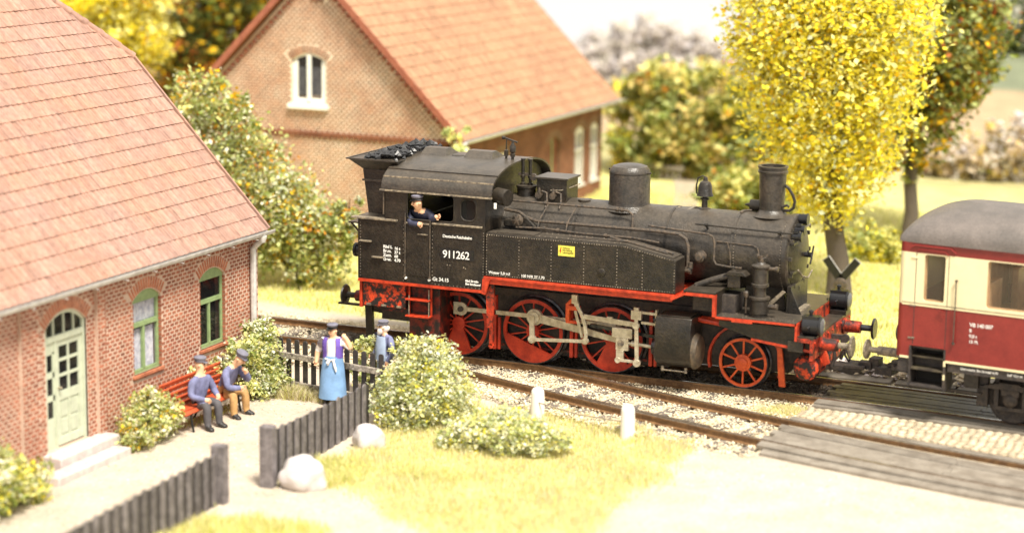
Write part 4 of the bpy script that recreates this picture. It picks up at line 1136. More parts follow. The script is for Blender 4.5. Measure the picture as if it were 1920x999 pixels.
# ---- rods and valve gear (near side and far side)
def gear(sd):
    Y = lambda y: sd * y
    rear = Vector((WX[0] + CR[0], 0, RW + CR[1])); mid = Vector((WX[1] + CR[0], 0, RW + CR[1])); frt = Vector((WX[2] + CR[0], 0, RW + CR[1]))
    def pin(mb, p, y0, y1, r): mb.lathe((p[0], Y(y0), p[2]), (0, sd, 0), [(0, r), (y1 - y0, r)], 18)
    m = MB(); yy = .885
    m.bar((rear.x + .1, Y(yy), rear.z), (mid.x - .1, Y(yy), mid.z), .030, .085, up=(0, 0, 1)); m.bar((mid.x + .1, Y(yy), mid.z), (frt.x - .08, Y(yy), frt.z - .02), .030, .075, up=(0, 0, 1))
    for p, r in ((rear, .135), (mid, .15), (frt, .11)): pin(m, p, .865, .91, r)
    m.box(rear.x - .17, rear.x - .02, min(Y(.865), Y(.905)), max(Y(.865), Y(.905)), rear.z - .12, rear.z + .13)
    P_(m, 'coupling_rod', 'steel')
    m = MB(); pin(m, rear, .905, .97, .055); pin(m, rear, .97, .99, .035); P_(m, 'crank_pin', 'coachdark')
    xh = Vector((6.21, 0, .70))
    m = MB(); yy = .955
    d = (xh - mid).normalized(); up = Vector((0, 1, 0))
    for t0, t1, w0, w1 in ((.0, 1., .13, .085),):
        a = Vector((mid.x, Y(yy), mid.z)) + d * .12; b_ = Vector((xh.x, Y(yy), xh.z)) - d * .05; nrm = Vector((-d.z, 0, d.x))
        vs = []
        for p, w in ((a, .085), (b_, .05)):
            for s1, s2 in ((-1, -1), (1, -1), (1, 1), (-1, 1)): vs.append(p + nrm * w * s1 + Vector((0, .02 * s2, 0)))
        m.add(vs, [(0, 1, 2, 3), (7, 6, 5, 4), (0, 4, 5, 1), (1, 5, 6, 2), (2, 6, 7, 3), (3, 7, 4, 0)])
    pin(m, mid, .93, .985, .165); pin(m, xh, .93, .98, .075)
    P_(m, 'connecting_rod', 'steel')
    m = MB(); ec = Vector((4.33, 0, .58)); pin(m, mid, .985, 1.04, .12)
    m.bar((mid.x - .02, Y(1.06), mid.z + .05), (ec.x, Y(1.06), ec.z), .10, .04, up=(0, 1, 0)); pin(m, ec, 1.035, 1.09, .085); P_(m, 'return_crank', 'steel')
    lk = Vector((5.47, 0, .66))
    m = MB(); m.bar((ec.x, Y(1.10), ec.z), (lk.x, Y(1.10), lk.z), .025, .065, up=(0, 0, 1)); pin(m, ec, 1.075, 1.125, .06); pin(m, ec, 1.125, 1.14, .03); pin(m, lk, 1.05, 1.13, .065); P_(m, 'eccentric_rod', 'steel')
    m = MB(); pts = [(5.47, .62), (5.50, .80), (5.47, 1.0), (5.40, 1.20), (5.30, 1.36), (5.25, 1.50)]
    for k in range(len(pts) - 1):
        (ax_, az_), (bx_, bz_) = pts[k], pts[k + 1]; w = .045 if k < 4 else .06
        m.bar((ax_, Y(1.13), az_), (bx_, Y(1.13), bz_), w * 1.6, .05, up=(0, 1, 0))
    m.bar((5.40, Y(1.08), .72), (5.24, Y(1.08), 1.25), .06, .03, up=(0, 1, 0)); m.box(5.19, 5.31, min(Y(1.10), Y(1.17)), max(Y(1.10), Y(1.17)), 1.40, 1.58)
    P_(m, 'expansion_link', 'steel', smooth=False, bevel=.008)
    m = MB(); m.box(5.04, 5.12, min(Y(.98), Y(1.10)), max(Y(.98), Y(1.10)), 1.02, 1.38); m.box(5.10, 5.34, min(Y(1.02), Y(1.10)), max(Y(1.02), Y(1.10)), 1.25, 1.34); m.bar((5.08, Y(1.06), 1.36), (5.22, Y(1.06), 1.50), .07, .08, up=(0, 1, 0)); m.bar((5.32, Y(1.06), 1.30), (5.38, Y(1.06), 1.12), .05, .08, up=(0, 1, 0)); m.box(5.04, 5.32, min(Y(.98), Y(1.08)), max(Y(.98), Y(1.08)), .98, 1.04)
    P_(m, 'link_bracket', 'wheelorange', smooth=False, bevel=.012)
    m = MB(); m.bar((5.45, Y(1.13), 1.16), (6.55, Y(1.13), 1.10), .035, .10, up=(0, 0, 1)); m.box(5.93, 6.05, min(Y(1.11), Y(1.16)), max(Y(1.11), Y(1.16)), 1.17, 1.21); P_(m, 'radius_rod', 'steel', smooth=False, bevel=.006)
    m = MB(); cl = [(6.55, 1.40), (6.56, 1.05), (6.585, .36)]
    m.bar((6.55, Y(1.19), 1.36), (6.585, Y(1.19), .36), .075, .045, up=(0, 1, 0)); pin(m, Vector((6.585, 0, .36)), 1.16, 1.22, .075); pin(m, Vector((6.555, 0, 1.10)), 1.16, 1.23, .07); m.box(6.45, 6.66, min(Y(1.14), Y(1.22)), max(Y(1.14), Y(1.22)), 1.22, 1.40); m.box(6.50, 6.60, min(Y(1.15), Y(1.21)), max(Y(1.15), Y(1.21)), 1.39, 1.46)
    P_(m, 'combination_lever', 'steel', bevel=.005)
    m = MB(); m.bar((6.585, Y(1.10), .36), (6.16, Y(1.10), .36), .04, .055, up=(0, 0, 1)); pin(m, Vector((6.16, 0, .36)), 1.07, 1.13, .06); m.box(6.12, 6.27, min(Y(1.05), Y(1.11)), max(Y(1.05), Y(1.11)), .36, .55); P_(m, 'union_link', 'steel', bevel=.005)
    ch = MB(); ch.box(6.02, 6.44, min(Y(.99), Y(1.10)), max(Y(.99), Y(1.10)), .80, 1.0); ch.box(6.10, 6.36, min(Y(.99), Y(1.09)), max(Y(.99), Y(1.09)), .55, .80)
    cho = P_(ch, 'crosshead', 'steel', smooth=False, bevel=.012)
    m = MB()
    for xx in (6.08, 6.18, 6.28, 6.38): m.cyl((xx, Y(1.0), 1.0), (xx, Y(1.0), 1.04), .016, 6)
    pin(m, xh, 1.09, 1.115, .065); m.build('crosshead_bolt', 'dust', cho)
    m = MB(); m.bar((5.55, Y(1.04), .98), (6.95, Y(1.04), .88), .06, .06, up=(0, 0, 1)); P_(m, 'slide_bar', 'tyre', smooth=False)
    m = MB(); m.cyl((6.36, Y(1.04), .70), (6.86, Y(1.04), .68), .035, 12); m.cyl((6.42, Y(1.04), .70), (6.52, Y(1.04), .70), .06, 12); P_(m, 'piston_rod', 'steel')
    m = MB(); m.bar((6.64, Y(1.13), 1.36), (6.96, Y(1.13), 1.35), .05, .05); m.bar((6.64, Y(1.13), 1.16), (6.96, Y(1.13), 1.15), .05, .05); m.box(6.93, 6.97, min(Y(1.08), Y(1.18)), max(Y(1.08), Y(1.18)), 1.02, 1.44); P_(m, 'valve_guide', 'steel', smooth=False, bevel=.005)
    # cylinder with the slide-valve chest
    cy = MB(); prof = []
    c0 = [(-.32, .62), (.32, .62)]
    poly = [(-.31, .60), (-.33, .72), (-.34, .0)]
    pts = []
    for i in range(13):
        a = PI + PI * i / 12; pts.append((math.cos(a) * .345, math.sin(a) * .345))
    pts += [(.36, .42), (.30, .66), (-.30, .66), (-.36, .42)]
    cy.prism([(sd * a, b_) for a, b_ in pts], (7.02, Y(1.09), .72), (0, 1, 0), (0, 0, 1), (.72, 0, 0))
    cyo = P_(cy, 'cylinder', BK, bevel=.015)
    MB().lathe((7.74, Y(1.09), .70), (1, 0, 0), [(0, .355), (.03, .355), (.05, .33), (.09, .30), (.11, .18)], 26).build('cylinder_cover', 'burnt', cyo)
    MB().lathe((7.02, Y(1.09), .70), (-1, 0, 0), [(0, .30), (.04, .29), (.06, .16), (.14, .15), (.16, .08)], 26).build('gland_cover', 'tyre', cyo)
    MB().box(7.06, 7.70, min(Y(.86), Y(1.34)), max(Y(.86), Y(1.34)), 1.38, 1.405).build('chest_lid', 'blacktop', cyo, smooth=False, bevel=.008)
    MB().lathe((6.90, Y(1.14), 1.25), (1, 0, 0), [(0, .05), (.12, .05)], 12).build('gland', 'tyre', cyo)
    m = MB(); m.cyl((7.15, Y(1.3), .40), (7.15, Y(1.3), .30), .03, 8); m.cyl((7.62, Y(1.3), .40), (7.62, Y(1.3), .30), .03, 8); m.cyl((7.15, Y(1.3), .32), (7.62, Y(1.3), .32), .015, 6); m.build('drain_cock', 'dust', cyo)
for sd in (-1, 1): gear(sd)

# ---- bunker and cab
bn = MB(); bn.box(.66, 1.72, -1.49, 1.49, 1.56, 2.80); bno = P_(bn, 'bunker', BK, smooth=False, bevel=.012)
m = MB(); m.box(.53, 1.56, -1.54, -1.38, 2.785, 2.825); m.build('ledge', 'dust', bno, smooth=False, bevel=.006)
m = MB(); m.box(.62, 1.30, -1.38, 1.38, 2.80, 2.83); m.build('tank_top', 'blacktop', bno, smooth=False)
for (x, z) in ((.86, 2.33), (1.14, 2.02)):
    m = MB(); m.box(x - .14, x + .12, -1.56, -1.49, z, z + .025); m.build('foot_step', 'dust', bno, smooth=False)
m = MB(); m.box(.30, .66, -1.2, 1.2, 2.62, 2.65); m.bar((.34, -1.15, 2.62), (.66, -1.15, 2.30), .03, .03); m.bar((.34, 1.15, 2.62), (.66, 1.15, 2.30), .03, .03); m.build('rear_platform', 'black', bno, smooth=False)
# upper coal hopper, flared
def frust(mb, a, b_):
    (x0, x1, y, z), (X0, X1, Yy, Z_) = a, b_
    vs = [(x0, -y, z), (x1, -y, z), (x1, y, z), (x0, y, z), (X0, -Yy, Z_), (X1, -Yy, Z_), (X1, Yy, Z_), (X0, Yy, Z_)]
    mb.add(vs, [(0, 3, 2, 1), (4, 5, 6, 7), (0, 1, 5, 4), (1, 2, 6, 5), (2, 3, 7, 6), (3, 0, 4, 7)])
m = MB(); frust(m, (.66, 1.34, 1.02, 2.83), (.53, 1.34, 1.02, 3.72)); frust(m, (.53, 1.36, 1.02, 3.722), (.27, 1.40, 1.20, 3.94))
hop = P_(m, 'coal_hopper', BK, smooth=False, bevel=.008)
m = MB(); m.box(.53, 1.30, -1.05, -1.02, 3.48, 3.52); m.box(.245, .285, -1.22, 1.22, 3.925, 3.955); m.box(.285, 1.35, -1.22, -1.19, 3.925, 3.955); m.build('rim', 'blacktop', hop, smooth=False)
rivets(bno, [(x, -1.49, z) for x in (.72,) for z in np.arange(1.62, 2.75, .06)] + [(1.70, -1.49, z) for z in np.arange(1.62, 2.75, .06)], (0, -1, 0), .010)
for (y, z) in ((-1.05, 2.05), (1.05, 2.05)):
    l_ = MB().lathe((.64, y, z), (-1, 0, 0), [(0, .12), (.20, .12), (.21, .145), (.26, .145)], 18); l_.box(.45, .64, y - .1, y + .1, z + .10, z + .14); l_.build('rear_lamp', 'lamp', LO)
# cab side sheets
cabn = MB(); holes = [(1.77, 2.80, 2.86, 3.40), (2.94, 3.28, 2.92, 3.36)]
panel(cabn, 1.28, 3.47, 1.56, 3.43, holes, -1.50, -1.46)
far_sheet = MB(); panel(far_sheet, 1.28, 3.47, 1.56, 3.43, holes, 1.46, 1.50)
# rounded window corners
def fillet(mb, cx_, cz_, sx, sz, r, y0, y1):
    pts = [(cx_, cz_), (cx_ + sx * r, cz_)] + [(cx_ + sx * r - sx * r * math.sin(PI / 2 * t / 5) , cz_ + sz * r - sz * r * math.cos(PI / 2 * t / 5)) for t in range(1, 5)] + [(cx_, cz_ + sz * r)]
    mb.prism(pts, (0, y0, 0), (1, 0, 0), (0, 0, 1), (0, y1 - y0, 0))
for (a, b_, c_, d_), r in zip(holes, (.09, .13)):
    for (cx_, sx) in ((a, 1), (b_, -1)):
        for (cz_, sz) in ((c_, 1), (d_, -1)): fillet(cabn, cx_, cz_, sx, sz, r, -1.50, -1.46)
cab = P_(cabn, 'cab', BK, smooth=False); far_sheet.build('side_sheet', BK, cab, smooth=False)
def yz_arch(halfw, ze, zt, n=20):
    """elliptic roof profile from (-halfw, ze) over (0, zt) to (halfw, ze)"""
    return [(-halfw * math.cos(PI * i / n) if False else -halfw + 2 * halfw * i / n, ze + (zt - ze) * math.sqrt(max(0, 1 - abs((-1 + 2 * i / n)) ** 2.3))) for i in range(n + 1)]
# end walls with arched heads; front wall stands behind the safety valves
arch = yz_arch(1.46, 3.42, 3.93)
m = MB(); m.prism([(-1.46, 1.56), (1.46, 1.56)] + list(reversed(arch)), (3.43, 0, 0), (0, 1, 0), (0, 0, 1), (.04, 0, 0)); m.build('front_wall', BK, cab, smooth=False)
m = MB(); m.prism([(-1.46, 1.56), (1.46, 1.56)] + list(reversed(arch)), (1.28, 0, 0), (0, 1, 0), (0, 0, 1), (.04, 0, 0)); m.build('rear_wall', BK, cab, smooth=False)
MB().box(1.33, 3.42, -1.45, 1.45, 1.60, 1.66).build('cab_floor', 'coachdark', cab, smooth=False)
MB().box(2.9, 3.42, -.55, .55, 1.66, 3.0).build('backhead', 'coachdark', cab, smooth=False)
# roof: outer arched shell
def roof_shell(mb, x0, x1, hw, ze, zt, th, n=28, ex_=2.3):
    prof = []
    for i in range(n + 1):
        t = -PI / 2 + PI * i / n; sx = math.copysign(abs(math.sin(t)) ** (2 / ex_ * 1.0), math.sin(t)); cz = abs(math.cos(t)) ** (2 / ex_)
        prof.append((sx * hw, ze + (zt - ze) * cz))
    inner = [(a * (hw - th) / hw, z - th) for a, z in prof]
    poly = prof + list(reversed(inner)); N_ = len(poly); nn_ = n + 1
    vs = [(x0, a, z) for a, z in poly] + [(x1, a, z) for a, z in poly]
    fs = []
    for i in range(n):
        fs.append((i, i + 1, N_ + i + 1, N_ + i)); j = nn_ + i; fs.append((j, j + 1, N_ + j + 1, N_ + j))
        fs.append((i, i + 1, N_ - 2 - i, N_ - 1 - i)); fs.append((N_ + i, N_ + N_ - 1 - i, N_ + N_ - 2 - i, N_ + i + 1))
    fs.append((0, N_, 2 * N_ - 1, N_ - 1)); fs.append((nn_ - 1, nn_, N_ + nn_, N_ + nn_ - 1))
    mb.add(vs, fs)
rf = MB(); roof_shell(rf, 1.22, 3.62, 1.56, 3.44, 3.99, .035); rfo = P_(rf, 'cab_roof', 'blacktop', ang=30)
def roof_z(y, hw=1.56, ze=3.44, zt=3.99, ex_=2.3): return ze + (zt - ze) * (1 - abs(y / hw) ** ex_) ** (1 / ex_)
for yy in (-1.26, -1.46):
    MB().box(1.22, 3.62, yy - .012, yy + .012, roof_z(yy) - .01, roof_z(yy) + .018).build('roof_bead', 'black' if yy > -1.3 else 'dust', rfo, smooth=False)
MB().box(1.20, 3.64, -1.60, -1.545, 3.40, 3.43).build('rain_gutter', 'dust', rfo, smooth=False)
def vent(x0, x1, y0, y1):
    z0_ = 3.955; vs = [(x0, y0, z0_), (x1, y0, z0_), (x1, y1, z0_), (x0, y1, z0_), (x0 + .03, (y0 + y1) / 2 - .12, z0_ + .16), (x1 - .10, (y0 + y1) / 2 - .12, z0_ + .16), (x1 - .10, (y0 + y1) / 2 + .1, z0_ + .16), (x0 + .03, (y0 + y1) / 2 + .1, z0_ + .16)]
    MB().add(vs, [(0, 3, 2, 1), (4, 5, 6, 7), (0, 1, 5, 4), (1, 2, 6, 5), (2, 3, 7, 6), (3, 0, 4, 7)]).build('roof_vent', 'blacktop', rfo, smooth=False, bevel=.008)
vent(1.45, 2.05, -.32, .42); vent(2.42, 3.08, -.32, .42)
MB().lathe((2.22, -.05, 3.965), (0, 0, 1), [(0, .13), (.03, .14), (.05, .10), (.06, .03)], 18).build('roof_hatch', 'blacktop', rfo)
# window frames, door, handrails, beading
m = MB(); m.box(1.75, 2.27, -1.515, -1.50, 1.72, 2.77); cd_ = m.build('cab_door', BK, cab, smooth=False, bevel=.006)
MB().box(2.02, 2.24, -1.545, -1.515, 2.565, 2.585).build('door_handle', 'dust', cd_, smooth=False)
m = MB(); m.box(1.74, 2.27, -1.53, -1.46, 2.775, 2.80); m.build('door_rail', 'dust', cab, smooth=False)
for x in (1.74, 2.29):
    m = MB(); m.cyl((x, -1.53, 1.72), (x, -1.53, 2.98 if x < 2 else 2.86), .014, 8)
    for z in (1.72, 2.2, 2.76): m.lathe((x, -1.53, z - .02), (0, 0, 1), [(0, .024), (.04, .024)], 8)
    m.build('handrail', 'copper', cab)
m = MB(); m.cyl((1.26, -1.535, 2.92), (1.26, -1.535, 3.36), .016, 8); m.build('handrail', 'copper', cab)
m = MB(); m.box(2.34, 3.42, -1.56, -1.50, 2.80, 2.835); m.build('window_ledge', 'dust', cab, smooth=False, bevel=.005)
def frame_ring(x0, x1, z0, z1, r, w, y, mat, nm):
    pts = []
    for (cx_, cz_, a0) in ((x1 - r, z1 - r, 0), (x0 + r, z1 - r, 90), (x0 + r, z0 + r, 180), (x1 - r, z0 + r, 270)):
        for k in range(5): a = R(a0 + 22.5 * k); pts.append((cx_ + r * math.cos(a), y, cz_ + r * math.sin(a)))
    pts.append(pts[0]); mb = MB(); mb.tube(pts, w, 6); return mb.build(nm, mat, cab)
frame_ring(2.94, 3.28, 2.92, 3.36, .13, .018, -1.50, 'black', 'window_frame'); frame_ring(1.77, 2.80, 2.86, 3.40, .09, .016, -1.50, 'black', 'window_frame')
MB().box(2.95, 3.27, -1.48, -1.474, 2.93, 3.35).build('pane', 'pane', cab, smooth=False)
MB().box(2.95, 3.27, 1.474, 1.48, 2.93, 3.35).build('pane', 'pane', cab, smooth=False)
rivets(cab, [(3.44, -1.50, z) for z in np.arange(1.6, 2.75, .055)] + [(2.33, -1.50, z) for z in np.arange(1.6, 2.8, .08)] + [(1.69, -1.50, z) for z in np.arange(1.6, 2.8, .08)] + [(x, -1.50, 1.585) for x in np.arange(2.4, 3.4, .08)], (0, -1, 0), .009)
m = MB(); m.cyl((3.58, -1.20, 3.42), (3.86, -1.28, 3.40), .165, 22); drum = P_(m, 'turbo_generator', BK, label='horizontal drum on the front of the cab')
MB().box(3.60, 3.66, -1.392, -1.37, 3.18, 3.30).build('tag_plate', 'white', drum, smooth=False, bevel=.01)
# number plate and lettering
def xz(x, y, z): return Matrix.Translation((x, y, z)) @ Matrix.Rotation(R(90), 4, 'X')
npl = MB().box(2.52, 3.24, -1.512, -1.50, 2.12, 2.33).build('number_plate', 'plateblack', cab, smooth=False)
text_obj('number', '911262', .215, npl, xz(2.56, -1.514, 2.15), bold=.0015, spacing=.90)
pl = MB().box(2.55, 3.23, -1.512, -1.50, 2.54, 2.63).build('owner_plate', 'plateblack', cab, smooth=False)
text_obj('owner_lettering', 'Deutsche Reichsbahn', .082, pl, xz(2.56, -1.514, 2.555), bold=.001, spacing=.9)
def letter(body, x, z, size, parent=None, y=-1.503, bold=.001, mat='white', nm='lettering', sp=1.): return text_obj(nm, body, size, parent or cab, xz(x, y, z), mat, bold=bold, spacing=sp)
letter('Gt 34.15', 2.34, 1.66, .10, bold=.0015)
letter('Rbd Stettin\nBw Stralsund', 3.06, 1.70, .062, bold=.002)
letter('Rbd L\nBr.m.\nZugg.\nGew.', 1.24, 2.23, .085, bno, -1.503, bold=.0025)
letter('16 t\n37 t\n60\n4.70', 1.49, 2.21, .080, bno, -1.503, bold=.0025)
for (x, z) in ((2.66, 2.0), (2.72, 2.0), (3.02, 1.98), (3.06, 1.96)): MB().lathe((x, -1.50, z), (0, -1, 0), [(0, .014), (.01, .012)], 8).build('lock_stud', 'dust', cab)
for x in (1.75, 2.27): MB().lathe((x, -1.50, 1.66), (0, -1, 0), [(0, .028), (.03, .024)], 8).build('hinge_knob', 'white', cab)

# ---- side tanks
def tank(sd):
    pts = [(3.48, 1.855), (7.43, 1.855), (7.43, 2.50), (7.35, 2.53), (6.40, 2.71), (3.48, 2.71)]
    y = -1.5 if sd < 0 else .95
    m = MB(); m.prism(pts, (0, y, 0), (1, 0, 0), (0, 0, 1), (0, .55, 0)); t = P_(m, 'side_tank', BK, smooth=False, bevel=.012)
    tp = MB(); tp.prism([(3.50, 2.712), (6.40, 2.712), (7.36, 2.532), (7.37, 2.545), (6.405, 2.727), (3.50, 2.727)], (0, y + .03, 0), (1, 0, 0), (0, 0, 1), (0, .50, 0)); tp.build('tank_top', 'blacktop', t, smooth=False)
    if sd < 0:
        pp = [(x, -1.5, 2.68) for x in np.arange(3.52, 6.4, .05)] + [(x, -1.5, 2.68 - (x - 6.4) * .1875) for x in np.arange(6.4, 7.4, .05)] + [(x, -1.5, 1.885) for x in np.arange(3.52, 7.42, .05)]
        for x in (4.20, 4.88, 5.56, 6.24, 6.76): pp += [(x, -1.5, z) for z in np.arange(1.93, 2.64 if x < 6.4 else 2.60, .062)]
        pp += [(3.51, -1.5, z) for z in np.arange(1.93, 2.66, .055)] + [(7.40, -1.5, z) for z in np.arange(1.93, 2.5, .055)]
        rivets(t, pp, (0, -1, 0), .012, 'rivet')
        MB().lathe((5.93, -1.5, 2.14), (0, -1, 0), [(0, .085), (.02, .08), (.03, .05)], 20).build('wash_out_plug', BK, t)
        yp = MB().box(5.03, 5.37, -1.512, -1.50, 2.40, 2.60).build('warning_plate', 'yellow', t, smooth=False); yp['label'] = 'yellow warning plate with red lightning flash'
        text_obj('warning_lettering', 'Achtung\nFahrleitung\nLebensgefahr', .045, yp, xz(5.12, -1.514, 2.545), 'plateblack', bold=.0)
        m = MB(); m.prism([(5.085, 2.575), (5.10, 2.575), (5.085, 2.50), (5.10, 2.50), (5.065, 2.425), (5.075, 2.485), (5.055, 2.485)], (0, -1.516, 0), (1, 0, 0), (0, 0, 1), (0, .003, 0)); m.build('flash', 'wheelred', yp, smooth=False)
        letter('Wasser 5,0 m3', 3.56, 1.915, .075, t, bold=.001); letter('100 N/R 27.1.70', 4.25, 1.905, .075, t, bold=.001)
        # filler lid and rods lying on the tank top
        m = MB(); m.box(3.7, 4.5, -1.44, -1.06, 2.727, 2.745); m.build('tank_cover', 'blacktop', t, smooth=False)
        m = MB(); m.tube([(6.0, -1.25, 2.80), (7.15, -1.25, 2.62), (7.30, -1.25, 2.58), (7.30, -1.25, 2.50)], .022, 8); m.tube([(5.2, -1.32, 2.76), (6.4, -1.32, 2.76), (7.2, -1.32, 2.60)], .016, 6); m.build('tank_pipe', 'copper', t)
        rivets(t, [(x, y, 2.73) for x in np.arange(4.0, 6.3, .12) for y in (-1.43, -1.05)], (0, 0, 1), .010)
    return t
for sd in (-1, 1): tank(sd)

# ---- boiler
BZ, BR = 2.56, .735
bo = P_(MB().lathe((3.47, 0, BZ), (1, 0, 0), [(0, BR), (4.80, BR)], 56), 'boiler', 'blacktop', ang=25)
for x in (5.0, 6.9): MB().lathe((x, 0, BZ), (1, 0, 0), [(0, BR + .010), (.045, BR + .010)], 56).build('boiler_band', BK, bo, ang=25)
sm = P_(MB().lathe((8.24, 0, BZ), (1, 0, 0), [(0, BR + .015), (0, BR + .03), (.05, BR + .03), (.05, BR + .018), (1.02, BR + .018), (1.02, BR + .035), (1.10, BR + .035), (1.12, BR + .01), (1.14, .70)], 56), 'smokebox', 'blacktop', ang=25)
def ringpts(x, r, a0, a1, st):
    n = int(abs(R(a1 - a0)) * r / st); return [(x, math.cos(R(a0) + R(a1 - a0) * i / n) * r, BZ + math.sin(R(a0) + R(a1 - a0) * i / n) * r) for i in range(n + 1)]
def ringriv(parent, x, r, a0, a1, st, mat='rivet'):
    mb = MB()
    for p in ringpts(x, r, a0, a1, st):
        nrm = Vector((0, p[1], p[2] - BZ)).normalized(); mb.lathe(Vector(p) - nrm * .002, nrm, [(0, .013), (.010, .010), (.015, .004)], 6, cap0=False)
    o = mb.build('rivet', mat, parent); o['kind'] = 'stuff'
ringriv(sm, 8.32, BR + .018, 150, 260, .055); ringriv(sm, 9.24, BR + .018, 120, 265, .055)
# smokebox door and fittings
dr = MB().lathe((9.37, 0, BZ), (1, 0, 0), [(0, .66), (.02, .66), (.03, .63), (.09, .50), (.13, .30), (.15, .10)], 40); dro = dr.build('smokebox_door', BK, sm)
for z in (.28, -.28): MB().box(9.40, 9.47, -.62, .25, BZ + z - .025, BZ + z + .025).build('hinge_strap', BK, dro, smooth=False, bevel=.005)
for a in range(0, 360, 30):
    y, z = .66 * math.cos(R(a)), BZ + .66 * math.sin(R(a)); MB().box(9.37, 9.45, y - .03, y + .03, z - .04, z + .04).build('door_clip', 'blacktop', dro, smooth=False, bevel=.008)
m = MB(); m.cyl((9.50, 0, BZ), (9.66, 0, BZ), .05, 10); m.bar((9.62, -.16, BZ + .1), (9.62, .16, BZ - .1), .03, .03); m.bar((9.66, -.1, BZ - .16), (9.66, .1, BZ + .16), .03, .03); m.build('locking_handles', 'tyre', dro)
m = MB(); m.tube([(9.55, -.55, 2.35), (9.58, -.35, 2.20), (9.60, 0, 2.12), (9.58, .35, 2.2)], .018, 6); m.tube([(9.48, -.45, 3.02), (9.55, -.2, 3.12), (9.55, .2, 3.12), (9.48, .45, 3.02)], .018, 6); m.build('door_rail', 'dust', dro)
for (y, z) in ((-.50, 2.98), (-.30, 3.08)):
    m = MB(); m.lathe((9.40, y, z), (1, 0, 0), [(0, .08), (.14, .08), (.15, .095), (.19, .095)], 16); m.box(9.42, 9.52, y - .07, y + .07, z + .07, z + .11); m.build('upper_lamp', 'lamp', dro)
m = MB(); m.box(9.36, 9.56, -.18, .18, 3.10, 3.13); m.lathe((9.46, 0, 3.24), (1, 0, 0), [(-.08, .10), (.06, .10), (.07, .115), (.10, .115)], 18); m.build('top_lamp', 'lamp', sm)
# saddle, steps on the front platform
m = MB(); m.prism([(8.45, 1.51), (9.30, 1.51), (9.20, 2.05), (8.50, 2.05)], (0, -.42, 0), (1, 0, 0), (0, 0, 1), (0, .84, 0)); P_(m, 'smokebox_saddle', BK, smooth=False, bevel=.01)
m = MB(); m.prism([(9.36, 1.51), (9.44, 1.51), (9.44, 2.02), (9.36, 2.02)], (0, -.60, 0), (1, 0, 0), (0, 0, 1), (0, 1.2, 0)); m.prism([(9.40, 1.51), (9.66, 1.51), (9.44, 1.98)], (0, -.62, 0), (1, 0, 0), (0, 0, 1), (0, .02, 0)); P_(m, 'front_plate', BK, smooth=False)
m = MB(); m.prism([(8.86, 1.52), (8.98, 1.52), (9.40, 1.96), (9.34, 1.99)], (0, -.86, 0), (1, 0, 0), (0, 0, 1), (0, .04, 0)); P_(m, 'stay', 'dust', smooth=False)
tp = MB().box(9.48, 9.60, -.55, .25, 1.512, 1.545).build('tread_plate', 'dust', LO, smooth=False)
# chimney
cz0 = 3.26
ch = P_(MB().lathe((8.83, 0, cz0), (0, 0, 1), [(0, .40), (.03, .32), (.07, .265), (.12, .238), (.82, .262), (.83, .285), (.87, .29), (.88, .275), (.92, .275), (.93, .292), (.965, .292), (.965, .235), (.60, .225)], 36, cap1=True), 'chimney', 'blacktop', ang=30)
m = MB(); m.lathe((8.38, .10, 3.42), (1, 0, 0), [(-.12, .01), (-.06, .03), (0, .05), (0, .11), (.36, .11)], 18); P_(m, 'preheater_drum', BK)
m = MB(); m.tube([(9.08, 0, 3.86), (9.16, 0, 3.80), (9.24, 0, 3.68), (9.28, 0, 3.56), (9.26, 0, 3.44), (9.18, 0, 3.38), (9.06, 0, 3.38)], .03, 8); m.tube([(9.06, -.1, 3.46), (9.16, -.1, 3.50), (9.20, -.1, 3.46)], .026, 8); P_(m, 'blower_pipe', BK)
m = MB(); m.tube([(8.27, -.2, 3.30), (8.33, -.05, 3.33), (8.42, .02, 3.33)], .02, 6); P_(m, 'blower_feed', 'copper')
# steam dome
dm = P_(MB().lathe((5.92, 0, 3.16), (0, 0, 1), [(0, .52), (.05, .47), (.10, .42), (.16, .405), (.74, .405), (.80, .39), (.86, .34), (.89, .25), (.905, .08)], 40), 'steam_dome', 'blacktop', ang=30)
MB().lathe((5.92, 0, 3.88), (0, 0, 1), [(0, .409), (.012, .412), (.02, .409)], 40, cap0=False, cap1=False).build('dome_seam', BK, dm)
for s in (-1, 1): MB().cyl((5.92 + s * .38, s * -.1, 3.90), (5.92 + s * .48, s * -.1, 3.92), .018, 8).build('lifting_lug', BK, dm)
# feedwater box with valves
fbx = P_(MB().box(4.06, 4.70, -.30, .32, 3.18, 3.68), 'sand_box', BK, smooth=False, bevel=.01)
MB().box(4.02, 4.74, -.35, .37, 3.68, 3.72).build('lid', 'blacktop', fbx, smooth=False, bevel=.008)
for x in (4.14, 4.44):
    m = MB(); m.lathe((x, -.34, 3.36), (0, -1, 0), [(-.04, .05), (.05, .05), (.06, .07), (.08, .07)], 12); m.tube([(x, -.36, 3.36), (x + .08, -.40, 3.45), (x + .18, -.40, 3.42), (x + .20, -.44, 3.26), (x + .20, -.52, 3.14)], .02, 6); m.lathe((x, -.36, 3.42), (0, 0, 1), [(0, .035), (.08, .02)], 8); m.build('sand_valve', 'copper', fbx)
m = MB(); m.tube([(4.36, -.32, 3.46), (4.6, -.34, 3.48), (4.72, -.1, 3.52), (4.75, .3, 3.54)], .012, 6); m.build('linkage', 'dust', fbx)
P_(MB().lathe((5.02, -.12, 3.27), (0, 0, 1), [(0, .13), (.03, .13), (.04, .10), (.05, .04)], 18), 'wash_out_cap', BK)
